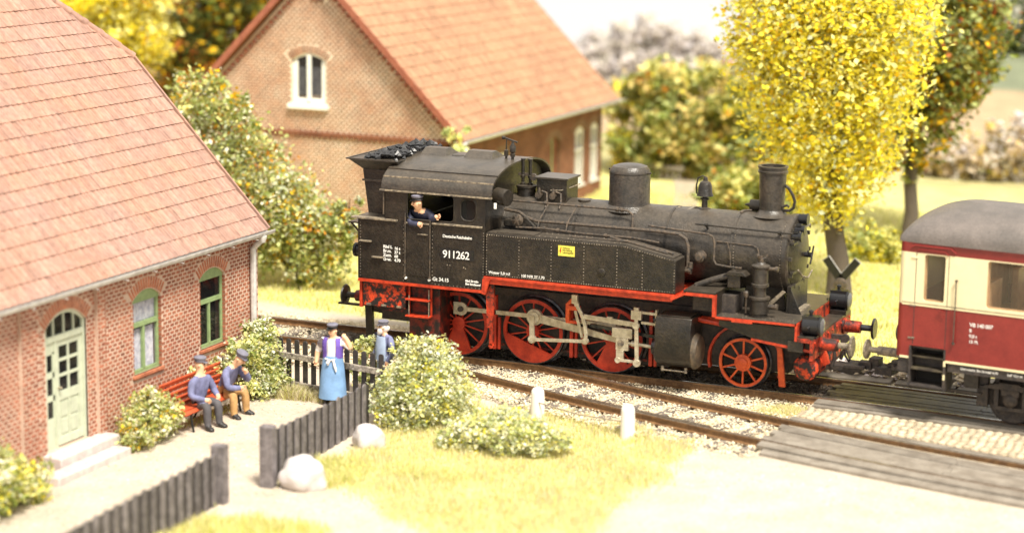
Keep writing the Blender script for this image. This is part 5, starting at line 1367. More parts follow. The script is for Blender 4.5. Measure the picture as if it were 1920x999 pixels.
# safety valves on their drum
sv = P_(MB().lathe((3.72, 0, 3.22), (0, 0, 1), [(0, .22), (.10, .20), (.20, .20), (.22, .215), (.26, .215), (.27, .16)], 26), 'valve_base', BK)
for x in (3.64, 3.80):
    m = MB(); m.lathe((x, -.02, 3.48), (0, 0, 1), [(0, .055), (.05, .055), (.06, .035), (.14, .035), (.15, .05), (.20, .05), (.21, .038), (.50, .038), (.51, .05), (.54, .05)], 14); m.build('safety_valve', BK, sv)
m = MB(); m.bar((3.55, -.02, 3.70), (3.92, -.02, 3.70), .05, .05); m.lathe((3.90, -.08, 3.66), (0, -1, 0), [(-.03, .07), (.03, .07)], 10); m.build('valve_lever', 'copper', sv)
# whistle group on the roof front
wh = MB(); wh.lathe((3.30, -.10, 3.97), (0, 0, 1), [(0, .045), (.02, .045), (.03, .025), (.08, .025), (.09, .045), (.20, .045), (.21, .015), (.42, .012)], 12); wh.lathe((3.44, -.10, 3.95), (0, 0, 1), [(0, .06), (.03, .06), (.04, .03), (.09, .03), (.10, .05), (.16, .05), (.17, .03), (.20, .062), (.30, .066), (.36, .03), (.42, .03)], 14)
wh.bar((3.22, -.10, 4.43), (3.54, -.10, 4.34), .03, .03); wh.lathe((3.24, -.10, 4.42), (1, 0, 0), [(-.03, .035), (.03, .035)], 8); P_(wh, 'whistle', BK)
# bell
bl = MB(); bl.lathe((7.48, 0, 3.28), (0, 0, 1), [(0, .12), (.02, .12), (.04, .06), (.18, .055), (.19, .09), (.22, .09), (.23, .05), (.26, .05)], 18); bl.lathe((7.48, 0, 3.54), (0, 0, 1), [(0, .165), (.03, .16), (.06, .145), (.20, .13), (.27, .10), (.30, .05), (.36, .04)], 22)
bl.tube([(7.50, 0, 3.90), (7.42, 0, 3.93), (7.33, 0, 3.88), (7.30, 0, 3.74), (7.31, 0, 3.58), (7.40, 0, 3.56)], .016, 6); P_(bl, 'bell', BK)
m = MB(); m.tube([(7.40, 0, 3.30), (7.28, -.02, 3.31), (7.18, -.16, 3.26), (7.10, -.40, 3.14), (7.08, -.60, 2.92), (7.14, -.64, 2.88), (7.22, -.60, 2.92)], .018, 6); m.tube([(7.0, .0, 3.305), (6.93, -.16, 3.27), (6.86, -.44, 3.12), (6.84, -.62, 2.92)], .014, 6); P_(m, 'bell_pipe', 'dust')
# pipework on the near flank
def pipe(pts, r, mat='copper', name='pipe', clamps=()):
    m = MB(); m.tube(pts, r, 8)
    for p in clamps: m.lathe(Vector(p) - Vector((.03, 0, 0)), (1, 0, 0), [(0, r * 1.9), (.06, r * 1.9)], 8)
    return P_(m, name, mat)
pipe([(3.62, -.62, 3.25), (5.90, -.62, 3.24), (6.12, -.62, 3.23), (6.22, -.63, 3.17), (6.24, -.66, 3.08), (6.24, -.70, 2.90)], .024, clamps=[(4.4, -.62, 3.25), (5.9, -.62, 3.24), (6.0, -.62, 3.24)])
pipe([(3.56, -.74, 3.08), (3.9, -.80, 3.06), (4.05, -.83, 2.97), (4.3, -.85, 2.92), (6.90, -.85, 2.92), (7.25, -.85, 2.90), (7.40, -.86, 2.82), (7.46, -.88, 2.68), (7.47, -.90, 2.30), (7.40, -.92, 2.22), (7.28, -.92, 2.22)], .034)
pipe([(6.6, -.76, 3.00), (7.82, -.80, 2.94), (7.93, -.82, 2.90), (7.97, -.84, 2.78), (7.97, -.86, 2.46), (8.03, -.88, 2.38), (8.30, -.90, 2.36), (8.55, -.92, 2.36)], .022)
pipe([(7.98, -.72, 2.80), (8.70, -.74, 2.78), (8.80, -.76, 2.74), (8.84, -.78, 2.62)], .014)
pipe([(8.2, -.75, 2.79), (8.26, -.76, 2.60), (8.28, -.77, 2.35)], .012)
pipe([(7.53, -.70, 3.10), (9.46, -.70, 3.06)], .020, 'black', 'handrail', clamps=[(7.75, -.70, 3.10), (9.20, -.70, 3.065)])
for x in (7.75, 9.20): P_(MB().cyl((x, -.71, 3.09), (x, -.60, 3.02), .025, 8), 'handrail_bracket', BK)
pipe([(3.9, -.95, 2.78), (4.5, -.95, 2.80), (5.3, -.97, 2.77), (6.4, -.97, 2.77), (6.9, -.97, 2.72)], .022, clamps=[(4.5, -.95, 2.8), (4.8, -.96, 2.79), (5.8, -.97, 2.77)])
for x in (4.45, 5.05): pipe([(x, -.62, 3.24), (x - .05, -.72, 3.10), (x - .10, -.86, 2.93), (x - .10, -.93, 2.78)], .016)
m = MB(); m.lathe((3.92, -.92, 2.92), (0, -1, 0), [(0, .12), (.03, .12), (.05, .08), (.07, .03)], 18)
for k in range(6): m.bar((3.92, -.98, 2.92), (3.92 + .11 * math.cos(k * PI / 3), -.98, 2.92 + .11 * math.sin(k * PI / 3)), .016, .016, up=(0, 1, 0))
P_(m, 'hand_wheel', 'copper')
m = MB(); m.prism([(3.6, 2.90), (4.1, 2.98), (4.3, 2.80), (3.9, 2.76), (3.6, 2.78)], (0, -.90, 0), (1, 0, 0), (0, 0, 1), (0, .2, 0)); P_(m, 'injector', BK, smooth=False, bevel=.02)
m = MB(); m.lathe((7.70, -.78, 2.50), (0, -1, 0), [(0, .11), (.14, .10), (.15, .07), (.20, .06)], 16); m.lathe((7.28, -.90, 2.22), (1, 0, 0), [(0, .05), (.2, .05), (.21, .07), (.26, .07)], 10); m.lathe((7.52, -.90, 2.26), (0, 0, 1), [(0, .05), (.12, .05)], 10); P_(m, 'check_valve', 'copper')
m = MB(); m.tube([(7.68, -1.0, 1.96), (8.0, -.98, 2.10), (8.35, -.95, 2.22), (8.44, -.9, 2.26)], .062, 10); P_(m, 'steam_pipe', 'blacktop')
m = MB(); m.box(8.30, 8.55, -1.0, -.72, 1.98, 2.26); m.prism([(8.22, 2.22), (8.68, 2.22), (8.60, 2.30), (8.32, 2.30)], (0, -1.04, 0), (1, 0, 0), (0, 0, 1), (0, .3, 0)); P_(m, 'steam_chest', BK, smooth=False, bevel=.01)
MB().box(7.66, 8.5, -1.1, -.6, 1.51, 1.85).build('tool_box', 'coachdark', LO, smooth=False)
# air pump: finned
ap = MB(); ap.lathe((8.98, -1.12, 1.52), (0, 0, 1), [(0, .16), (.03, .16), (.05, .13)] + [(.06 + .028 * k + d, r) for k in range(9) for d, r in ((0, .185), (.013, .185), (.014, .165), (.027, .165))] + [(.33, .20), (.37, .20), (.38, .12), (.56, .12), (.57, .17), (.62, .17), (.63, .15), (.92, .15), (.94, .18), (.97, .18), (1.0, .10), (1.03, .08)], 24)
apo = P_(ap, 'air_pump', 'blacktop', ang=30)
m = MB(); m.lathe((8.98, -1.12, 2.55), (0, 0, 1), [(0, .05), (.06, .05), (.07, .03), (.12, .03)], 10)
for k in range(3): a = k * 2.1 + .4; m.tube([(8.98, -1.12, 2.60), (8.98 + .10 * math.cos(a), -1.12 + .10 * math.sin(a), 2.64), (8.98 + .12 * math.cos(a), -1.12 + .12 * math.sin(a), 2.70)], .02, 6)
m.build('pump_valve', 'copper', apo)
m = MB(); m.lathe((9.16, -1.12, 2.44), (1, 0, 0), [(-.04, .035), (.10, .035), (.11, .055), (.16, .055)], 10); m.build('pump_fitting', 'copper', apo); m = MB(); m.lathe((9.20, -1.12, 1.72), (1, 0, 0), [(-.05, .04), (.08, .04), (.09, .06), (.13, .06)], 10); m.build('pump_fitting', 'copper', apo); m = MB(); m.lathe((8.72, -1.12, 1.86), (0, 0, 1), [(0, .05), (.05, .06), (.09, .06), (.12, .03)], 10); m.cyl((8.72, -1.12, 1.55), (8.72, -1.12, 1.9), .02, 8)
m.build('pump_fitting', 'copper', apo)
pts = [(8.2 + rng.uniform(0, 1.5), -1.30 + rng.uniform(-.1, .25), 1.512) for _ in range(46)]
rivets(fb, pts, (0, 0, 1), .016, 'copper', name='bolt_clutter')
# front lamps on brackets
def lampat(x, y, z, s=1.0, lab=None):
    m = MB(); m.lathe((x - .16 * s, y, z), (1, 0, 0), [(0, .150 * s), (.02 * s, .165 * s), (.30 * s, .165 * s), (.31 * s, .178 * s), (.35 * s, .178 * s)], 26)
    m.box(x - .16 * s, x + .14 * s, y - .10 * s, y + .10 * s, z + .13 * s, z + .185 * s); m.lathe((x - .02, y, z + .18 * s), (0, 0, 1), [(0, .03 * s), (.05 * s, .03 * s), (.06 * s, .045 * s), (.09 * s, .045 * s), (.11 * s, .01)], 10)
    m.box(x - .14 * s, x + .12 * s, y - .13 * s, y + .13 * s, z - .205 * s, z - .165 * s)
    l_ = P_(m, 'headlamp', 'lamp', ang=30)
    if lab: l_['label'] = lab
    MB().lathe((x + .175 * s, y, z), (1, 0, 0), [(0, .15 * s), (.02 * s, .148 * s), (.05 * s, .10 * s), (.06 * s, .03 * s)], 24).build('lens', 'lens', l_)
    m = MB(); m.tube([(x, y - .165 * s, z + .02), (x - .02, y - .21 * s, z), (x - .02, y - .17 * s, z - .06)], .016 * s, 6); m.build('lamp_handle', 'tyre', l_)
    return l_
lampat(10.02, -1.16, 1.44, 1.05); lampat(9.98, 1.02, 1.53, 1.05)
m = MB(); m.prism([(9.84, 1.26), (10.16, 1.26), (10.16, 1.34), (9.84, 1.34)], (0, .86, 0), (1, 0, 0), (0, 0, 1), (0, .32, 0)); m.prism([(9.70, 1.26), (9.86, 1.26), (9.74, 1.55)], (0, .98, 0), (1, 0, 0), (0, 0, 1), (0, .04, 0)); P_(m, 'lamp_bracket', BK, smooth=False)

# ---- coal, a heap that fills the hopper
pts = []
for _ in range(330):
    x, y = rng.uniform(.50, 1.36), rng.uniform(-1.05, 1.05)
    pts.append((x, y, 3.93 + .20 * math.exp(-((x - 1.1) ** 2) * 6 - y * y * .5) * rng.uniform(.2, 1.2)))
co = stones('coal', np.array(pts), .075, ['coal'], squash=.85)
tag(co, 'heap of black coal lumps filling the locomotive bunker', 'coal')
# ================================================================ red and cream railcar trailer
CO = thing('railway_coach', 'red and cream railway coach with grey roof coupled at the right', 'coach', (11.3, -.03, 0), R(-7))
def PC(mb, name, mat, parent=None, label=None, **k):
    o = mb.build(name, mat, parent or CO, **k)
    if label: o['label'] = label
    return o
S0, S1, HY = .56, 9.6, 1.45
wl = [(1.04, 1.43, 2.20, 3.05)] + [(2.20 + 1.62 * k, 2.20 + 1.62 * k + 1.30, 2.20, 3.05) for k in range(4)]
for sd in (-1, 1):
    y0, y1 = (-HY, -HY + .05) if sd < 0 else (HY - .05, HY)
    m = MB()
    if sd < 0: panel(m, S0 + .12, S1, 1.14, 2.12, [(.86, 1.50, 1.0, 1.37)], y0, y1)
    else: m.box(S0 + .12, S1, y0, y1, 1.14, 2.12)
    low = PC(m, 'lower_side', 'coachred', smooth=False)
    m = MB(); panel(m, S0 + .12, S1, 2.12, 3.07, wl, y0, y1)
    for (a, b_, c_, d_) in wl:
        for cx_, sx in ((a, 1), (b_, -1)):
            for cz_, sz in ((c_, 1), (d_, -1)): fillet(m, cx_, cz_, sx, sz, .05, y0, y1)
    up = PC(m, 'window_band', 'cream', smooth=False)
    PC(MB().box(S0 + .12, S1, y0, y1, 3.07, 3.25), 'cant_rail', 'coachred', smooth=False)
    ya, yb2 = (-HY - .012, -HY) if sd < 0 else (HY, HY + .012)
    if sd < 0:
        PC(MB().box(S0 + .10, .86, ya, yb2, 1.12, 1.16), 'cream_line', 'cream', smooth=False); PC(MB().box(1.50, S1, ya, yb2, 1.12, 1.16), 'cream_line', 'cream', smooth=False)
    PC(MB().box(S0 + .10, S1, ya, yb2, 2.105, 2.135), 'waist_moulding', 'cream', smooth=False)
    m = MB(); m.box(S0 + .10, S1, ya - .001 * sd * 0 - (.004 if sd < 0 else 0), yb2, 2.150, 2.158); PC(m, 'waist_line', 'dust', smooth=False)
    for (a, b_, c_, d_) in wl:
        g = MB().box(a, b_, sd * (HY - .035) - .003, sd * (HY - .035) + .003, c_, d_); PC(g, 'pane', 'panelight', up, smooth=False)
    # brown inner window surrounds
    m = MB()
    for (a, b_, c_, d_) in wl:
        yy0, yy1 = sorted((sd * (HY - .06), sd * (HY - .14)))
        m.box(a - .05, a + .02, yy0, yy1, c_, d_); m.box(b_ - .02, b_ + .05, yy0, yy1, c_, d_); m.box(a, b_, yy0, yy1, c_ - .04, c_ + .015)
    PC(m, 'inner_frame', 'wood_in', smooth=False)
# rounded leading end
for (z0_, z1_, mt) in ((1.14, 2.12, 'coachred'), (2.12, 3.07, 'cream'), (3.07, 3.25, 'coachred')):
    m = MB(); n = 8
    def edge(r_in):
        out = []
        for i in range(n + 1):
            a = PI + PI / 2 * (i / n); out.append((S0 + .12 + .12 * math.cos(a) - .0, -HY + .12 + (.12) * math.sin(a)))
        return out
    e = edge(0); outer = [(x, y) for x, y in reversed(e)] + [(x, -y) for x, y in e]
    inner = [(x + .04, y * .97) for x, y in outer]
    poly = outer + list(reversed(inner))
    k = len(outer); vs = [(x, y, z0_) for x, y in poly] + [(x, y, z1_) for x, y in poly]; N_ = len(poly)
    fs = [(i, (i + 1) % N_, N_ + (i + 1) % N_, N_ + i) for i in range(N_)] + [(i, i + 1, N_ - 2 - i, N_ - 1 - i) for i in range(k - 1)] + [(N_ + i, N_ + i + 1, 2 * N_ - 2 - i, 2 * N_ - 1 - i) for i in range(k - 1)]
    m.add(vs, fs); PC(m, 'end_panel', mt)
PC(MB().box(S1 - .05, S1, -HY + .05, HY - .05, 1.14, 3.25), 'rear_end', 'coachred', smooth=False)
# roof with a domed leading end
m = MB(); nS, nT = 14, 28
vs = []
ss = [S0 - .04 + (.0 if i == 0 else .95 * (1 - math.cos(PI / 2 * i / nS))) for i in range(nS + 1)] + [S1 + .03]
for i, s_ in enumerate(ss):
    t = min(1, i / nS); hgt = math.sin(PI / 2 * t) ** .9; 
    for j in range(nT + 1):
        a = -PI / 2 + PI * j / nT
        sy = math.copysign(abs(math.sin(a)) ** .86, math.sin(a)); cz_ = abs(math.cos(a)) ** .86
        wid = HY + .035 - .16 * (1 - math.sqrt(1 - (1 - t) ** 2)) if t < 1 else HY + .035
        vs.append((s_, sy * wid, 3.25 + .60 * cz_ * (.16 + .84 * hgt)))
fs = []
for i in range(len(ss) - 1):
    for j in range(nT): fs.append((i * (nT + 1) + j, i * (nT + 1) + j + 1, (i + 1) * (nT + 1) + j + 1, (i + 1) * (nT + 1) + j))
k = len(ss) - 1
fs.append(tuple(k * (nT + 1) + j for j in range(nT + 1))); fs.append(tuple(reversed(range(nT + 1))))
fs.append(tuple([i * (nT + 1) for i in range(k + 1)] + [i * (nT + 1) + nT for i in reversed(range(k + 1))]))
m.add(vs, fs); PC(m, 'roof', 'coachroof', ang=45)
# drip mouldings over the door, hinges, door seams
m = MB(); m.tube([(.80, -HY - .015, 3.17), (.86, -HY - .02, 3.205), (1.52, -HY - .02, 3.20), (1.62, -HY - .015, 3.12)], .018, 8); m.tube([(.90, -HY - .012, 3.10), (.94, -HY - .015, 3.135), (1.42, -HY - .015, 3.13), (1.48, -HY - .012, 3.07)], .014, 8); PC(m, 'drip_moulding', 'coachred')
door_ = MB(); door_.box(.885, .895, -HY - .004, -HY, 1.38, 3.07); door_.box(1.49, 1.50, -HY - .004, -HY, 1.38, 3.07)
PC(door_, 'door_seam', 'coachdark', smooth=False)
for z in (2.98, 2.10, 1.50):
    if z > 2.9: mt = 'cream'
    else: mt = 'dust'
    PC(MB().box(.80, .92, -HY - .018, -HY, z - .012, z + .018), 'hinge', mt, smooth=False, bevel=.004)
m = MB(); m.cyl((1.40, -HY, 2.07), (1.40, -HY - .05, 2.07), .012, 6); m.bar((1.36, -HY - .05, 2.08), (1.46, -HY - .05, 2.06), .015, .02); m.cyl((1.43, -HY, 1.94), (1.43, -HY - .03, 1.94), .016, 8); PC(m, 'door_handle', 'coachred')
for s_ in (1.66,):
    m = MB(); m.cyl((s_, -HY - .05, 1.50), (s_, -HY - .05, 2.64), .012, 8)
    for z in (1.50, 2.64): m.cyl((s_, -HY, z), (s_, -HY - .055, z), .014, 8); m.lathe((s_, -HY - .05, z - .02), (0, 0, 1), [(0, .024), (.04, .024)], 10)
    PC(m, 'handrail', 'copper')
# entrance steps set into the side
st2 = MB(); st2.box(.84, .87, -HY - .02, -HY + .45, .58, 1.36); PC(st2, 'step_cheek', 'coachdark', smooth=False)
sto = PC(MB().box(1.49, 1.52, -HY - .02, -HY + .45, .58, 1.36), 'step_cheek', 'coachdark', smooth=False)
for z, q in ((1.14, .12), (.92, .06), (.62, 0)): MB().box(.87, 1.49, -HY - .05 + q, -HY + .35, z, z + .035).build('step', 'plankdark' if z > .7 else 'coachdark', sto, smooth=False, bevel=.006)
MB().box(.86, 1.50, -HY - .012, -HY + .02, 1.365, 1.385).build('step_lip', 'coachred', sto, smooth=False)
MB().box(.87, 1.49, -HY + .36, -HY + .40, .62, 1.37).build('step_back', 'dark', sto, smooth=False)
for z in (1.05, .80): MB().box(1.49, 1.53, -HY - .025, -HY - .018, z, z + .10).build('edge_mark', 'cream', sto, smooth=False)
# underframe and running gear
PC(MB().box(.70, S1, -1.18, 1.18, .92, 1.14), 'underframe', 'coachdark', smooth=False)
PC(MB().box(1.56, S1, -HY + .02, -HY + .06, .96, 1.12), 'solebar', 'coachdark', smooth=False)
PC(MB().box(.62, .84, -HY + .02, -HY + .06, .86, 1.12), 'solebar', 'coachdark', smooth=False)
m = MB(); m.box(.60, .66, -1.2, 1.2, .86, 1.12); PC(m, 'end_beam', 'coachdark', smooth=False)
def cwheel(s_):
    r = .45
    for sd in (-1, 1):
        w = MB(); w.lathe((s_, sd * .80, r), (0, -sd, 0), [(0, .06), (0, r * .8), (-.012, r * .84), (-.012, r * .96), (.0, r), (.10, r), (.11, r * 1.06), (.14, r * 1.05), (.14, .1)], 40); wo = w.build('wheel', 'coachdark', CO, ang=25)
        m = MB(); m.lathe((s_, sd * .95, r + .02), (0, sd, 0), [(-.12, .14), (.02, .14), (.06, .11), (.08, .05)], 18); m.box(s_ - .16, s_ + .16, min(sd * .92, sd * 1.0), max(sd * .92, sd * 1.0), r + .10, r + .20); m.build('axle_box', 'coachdark', wo)
        m = MB()
        for k in range(5): m.box(s_ - .55 + .09 * k, s_ + .55 - .09 * k, min(sd * .98, sd * 1.06), max(sd * .98, sd * 1.06), r + .22 + .025 * k, r + .243 + .025 * k)
        m.build('leaf_spring', 'coachdark', wo, smooth=False)
        m = MB(); m.box(s_ - .30, s_ - .22, min(sd * .88, sd * .96), max(sd * .88, sd * .96), .32, .95); m.box(s_ + .22, s_ + .30, min(sd * .88, sd * .96), max(sd * .88, sd * .96), .32, .95); m.box(s_ - .30, s_ + .30, min(sd * .88, sd * .94), max(sd * .88, sd * .94), .26, .33); m.box(s_ - .62, s_ - .42, min(sd * .84, sd * .96), max(sd * .84, sd * .96), .30, .90); m.build('axle_guard', 'coachdark', wo, smooth=False)
    MB().cyl((s_, -.7, r), (s_, .7, r), .07, 10).build('axle', 'coachdark', CO)
cwheel(2.60); cwheel(7.6)
m = MB(); m.box(1.75, 2.02, -1.05, -.85, .62, .90); PC(m, 'junction_box', 'blacktop', smooth=False, bevel=.01)
m = MB(); m.box(1.45, 2.1, -1.1, -1.02, .52, .56); PC(m, 'foot_board', 'coachdark', smooth=False)
# buffers, hoses and hook at the coupling end
for y in (-.90, .86):
    b_ = MB().lathe((.60, y, 1.05), (-1, 0, 0), [(0, .13), (.05, .13), (.06, .09), (.55, .085)], 18).build('buffer', 'dust' if y < 0 else 'tyre', CO)
    MB().lathe((.05, y, 1.05), (-1, 0, 0), [(0, .055), (.16, .055), (.18, .10), (.20, .185), (.225, .19), (.24, .17)], 22).build('buffer_head', 'dust' if y < 0 else 'tyre', b_)
m = MB(); m.tube([(.60, .45, 1.0), (.50, .45, .98), (.46, .45, .88), (.50, .45, .78)], .035, 8); PC(m, 'brake_hose', 'coachdark')
m = MB(); m.box(-.05, .60, -.10, .10, .52, .62); m.box(-.25, .10, -.24, .16, .42, .56); m.box(-.40, -.20, -.16, .10, .50, .70); m.prism([(-.1, .60), (.3, .60), (.5, .85), (.40, .88)], (0, -.22, 0), (1, 0, 0), (0, 0, 1), (0, .06, 0)); PC(m, 'close_coupler', 'coachdark', smooth=False, bevel=.01)
m = MB(); m.box(.1, .5, -.30, -.16, .55, .75); m.tube([(.60, -.3, .95), (.45, -.35, .85), (.30, -.32, .72), (.15, -.3, .66)], .03, 8); PC(m, 'coupling_link', 'tyre', smooth=False, bevel=.01)
# interior
PC(MB().box(S0 + .25, S1 - .1, -HY + .10, HY - .10, 1.30, 1.36), 'floor', 'coachdark', smooth=False)
PC(MB().box(1.72, 1.76, -HY + .10, HY - .10, 1.36, 3.2), 'partition', 'wood_in', smooth=False)
for k in range(5):
    s_ = 2.15 + 1.62 * k
    for y in (-.95, .85):
        m = MB(); m.box(s_ - .06, s_ + .06, y - .42, y + .42, 1.75, 2.62); m.box(s_ - .5, s_ + .5, y - .42, y + .42, 1.70, 1.80); m.box(s_ - .05, s_ + .05, y - .40, y + .40, 1.36, 1.72); PC(m, 'seat', 'wood_in', smooth=False, bevel=.02)
PC(MB().box(S0 + .3, S1 - .1, -HY + .12, HY - .12, 3.22, 3.25), 'ceiling_board', 'wood_in', smooth=False)
# lettering
def cl_(body, s_, z, size, mat='white', y=-HY - .003, sp=1.0, bold=.001): return text_obj('lettering', body, size, CO, xz(s_, y, z), mat, bold=bold, spacing=sp)
cl_('VB 140 007', 1.93, 1.84, .095, sp=.95, bold=.0015); cl_('B', 1.93, 1.74, .08); cl_('9,8 t', 1.93, 1.64, .08); cl_('15 Pl.', 1.93, 1.54, .08)
cl_('Untersucht', 1.80, 1.03, .06, y=-HY + .017, bold=.002); cl_('Bw Stendal 4.70', 2.10, 1.03, .06, y=-HY + .017, bold=.002); cl_('LuP 12,1 m', 2.66, 1.03, .06, y=-HY + .017, bold=.002)
# ================================================================ fences
def plank_fence(name, label, a, b_, h0, h1, pitch, post_at=0, group=None):
    t = thing(name, label, 'fence', group=group)
    a = Vector((a[0], a[1], 0)); b_ = Vector((b_[0], b_[1], 0)); L = (b_ - a).length; d = (b_ - a).normalized(); nrm = Vector((d.y, -d.x, 0))
    if nrm.x < 0: nrm = -nrm
    n = int(L / pitch)
    for i in range(n):
        p = a + d * (.22 + i * (L - .2) / n); z = gh(p.x, p.y) - .06; h = h0 + (h1 - h0) * i / n + random.uniform(-.015, .015)
        m = MB(); w = pitch * .58 * random.uniform(.92, 1.06)
        poly = [(-w / 2, 0), (w / 2, 0), (w / 2, h - .05), (w * .3, h - .01), (0, h), (-w * .3, h - .01), (-w / 2, h - .05)]
        m.prism(poly, p + Vector((0, 0, z)), d, (0, 0, 1), nrm * .024)
        o = m.build('slat', 'fence', t, smooth=False, bevel=.008); 
    m = MB(); za, zb = gh(a.x, a.y) - .06, gh(b_.x, b_.y) - .06
    m.add([a + Vector((0, 0, za)) - nrm * .018, b_ + Vector((0, 0, zb)) - nrm * .018, b_ + Vector((0, 0, zb + h1 - .05)) - nrm * .018, a + Vector((0, 0, za + h0 - .05)) - nrm * .018,
           a + Vector((0, 0, za)) - nrm * .001, b_ + Vector((0, 0, zb)) - nrm * .001, b_ + Vector((0, 0, zb + h1 - .05)) - nrm * .001, a + Vector((0, 0, za + h0 - .05)) - nrm * .001],
          [(0, 1, 2, 3), (7, 6, 5, 4), (0, 4, 5, 1), (1, 5, 6, 2), (2, 6, 7, 3), (3, 7, 4, 0)]); m.build('backing_board', 'tar', t, smooth=False)
    for hz in (.25, .72):
        m = MB(); m.bar(a + nrm * -.045 + Vector((0, 0, gh(a.x, a.y) + h0 * hz)), b_ + nrm * -.045 + Vector((0, 0, gh(b_.x, b_.y) + h1 * hz)), .045, .07); m.build('rail', 'fence', t, smooth=False)
    p = a; m = MB(); m.box(-.09, .09, -.12, .12, gh(a.x, a.y) - .1, gh(a.x, a.y) + h0 + .03); po = m.build('post', 'fence', t, smooth=False, bevel=.012); po.location = (a.x, a.y, 0); po.rotation_euler = (0, 0, math.atan2(d.y, d.x))
    return t
plank_fence('plank_fence', 'dark plank fence running from the garden opening to the big bush', (3.02, -9.25), (2.72, -5.0), 1.02, .86, .295)
plank_fence('plank_fence', 'blurred dark plank fence end at the bottom left by the path', (2.76, -10.35), (3.05, -16.0), .95, .97, .28)
pf = thing('picket_fence', 'weathered dark picket fence behind the man in the blue apron', 'fence')
A = Vector((-.42, -3.30, 0)); Bq = Vector((2.35, -3.78, 0)); d = (Bq - A).normalized(); nrm = Vector((d.y, -d.x, 0)); L = (Bq - A).length
G0 = YARD + .02
m = MB(); m.box(-.15, .15, -.14, .14, G0 - .1, .56); po = m.build('post', 'fencelight', pf, smooth=False, bevel=.02); po.location = (A.x, A.y, 0); po.rotation_euler = (0, 0, -.2)
for z in (.30, -.26):
    m = MB(); m.bar(A + nrm * .04 + Vector((.12, 0, z)), Bq + nrm * .04 + Vector((0, 0, z)), .07, .11); m.build('rail', 'fencelight', pf, smooth=False, bevel=.006)
n = 13
for i in range(n):
    p = A + d * (.34 + i * .205); m = MB(); m.prism([(-.055, -.34), (.055, -.34), (.055, .60), (.03, .63), (-.03, .63), (-.055, .60)], p, d, (0, 0, 1), nrm * -.03); m.build('picket', 'tar', pf, smooth=False, bevel=.004)
# kilometre stones and wire
for x, y, lab in ((5.52, -3.62, 'white rounded marker stone beside the siding, left one of two'), (7.52, -4.22, 'white rounded marker stone beside the siding, right one of two')):
    z = gh(x, y) - .05; m = MB(); m.lathe((x, y, z), (0, 0, 1), [(0, .135), (.46 - z * .2, .125), (.52 - z * .2, .115), (.56 - z * .2, .085), (.585 - z * .2, .03)], 14); tag(m.build('marker_stone', 'post'), lab, 'marker stone', 'marker stones')
m = MB(); m.tube([(5.52, -3.70, .05), (6.5, -4.02, .0), (7.52, -4.30, .05)], .012, 6); tag(m.build('wire', 'wire'), 'thin wire strung between the two marker stones', 'wire')
# boulders
def boulder(x, y, r, lab, seed):
    bm = bmesh.new(); bmesh.ops.create_icosphere(bm, subdivisions=4, radius=1)
    rs = random.Random(seed); of = Vector((rs.uniform(0, 9), rs.uniform(0, 9), rs.uniform(0, 9)))
    import mathutils.noise as mn
    for v in bm.verts:
        q = 1 + .22 * mn.noise(v.co * 1.3 + of) + .07 * mn.noise(v.co * 4 + of); v.co = Vector((v.co.x * r[0], v.co.y * r[1], v.co.z * r[2])) * q
    me = bpy.data.meshes.new('boulder'); bm.to_mesh(me); bm.free(); me.materials.append(MT['rock'])
    for p in me.polygons: p.use_smooth = True
    o = bpy.data.objects.new('boulder', me); COL.objects.link(o); o.location = (x, y, gh(x, y) + r[2] * .45); tag(o, lab, 'boulder', 'boulders by the fence')
boulder(3.52, -9.0, (.40, .36, .36), 'large pale boulder beside the near fence post', 1)
boulder(3.42, -6.35, (.30, .28, .30), 'smaller pale boulder half way along the plank fence', 2)
# ================================================================ bench
BX, BY0, BY1, BG = .06, -7.12, -5.02, YARD
bn_ = thing('park_bench', 'orange red slatted bench with black iron legs against the cottage wall', 'bench')
def bslat(x, z, ang, w=.088, h=.042):
    m = MB(); m.box(-w / 2, w / 2, BY0, BY1, -h / 2, h / 2); o = m.build('slat', 'benchred', bn_, smooth=False, bevel=.010); o.location = (x, 0, z); o.rotation_euler = (0, R(ang), 0)
for x, z, a in ((BX, -.03, 35), (BX - .09, .005, 5), (BX - .185, .005, -2), (BX - .28, -.015, -14), (BX - .365, .04, -62), (BX - .41, .13, -66), (BX - .45, .225, -68), (BX - .49, .32, -70), (BX - .525, .415, -72)): bslat(x, z, a)
for y in (BY0 + .22, (BY0 + BY1) / 2, BY1 - .22):
    m = MB(); m.tube([(BX + .04, y, -.06), (BX - .1, y, -.03), (BX - .30, y, -.05), (BX - .40, y, .04), (BX - .56, y, .44)], .022, 8); m.tube([(BX + .0, y, -.04), (BX + .02, y, -.2), (BX + .06, y, BG)], .022, 8); m.tube([(BX - .32, y, -.05), (BX - .36, y, -.2), (BX - .46, y, BG)], .022, 8); m.build('leg', 'plateblack', bn_)
# ================================================================ level crossing lamp post with saltire, behind the loco front
cr = thing('crossing_signal', 'black and white railway crossing cross on a post behind the locomotive front', 'crossing sign', (8.02, 9.0, -.38))
m = MB().cyl((0, 0, 0), (0, 0, .62), .05, 10); m.build('post', 'post', cr)
for a, lab in ((38, None), (-38, None)):
    m = MB(); m.box(-.09, .09, -.02, .02, -.02, .62, T=Matrix.Translation((0, -.07, .72)) @ Matrix.Rotation(R(a), 4, 'Y')); m.build('arm', 'plateblack', cr, smooth=False)
    m = MB(); m.box(-.100, .100, -.012, .012, -.03, .63, T=Matrix.Translation((0, -.045, .72)) @ Matrix.Rotation(R(a), 4, 'Y')); m.build('arm_border', 'zinc', cr, smooth=False)
m = MB(); m.lathe((0, -.06, .62), (0, -1, 0), [(0, .16), (.06, .16), (.08, .13)], 16); m.build('lamp', 'copper', cr)
m = MB(); m.bar((0, 0, .55), (-.55, 0, -.05), .06, .06); m.build('stay', 'post', cr)
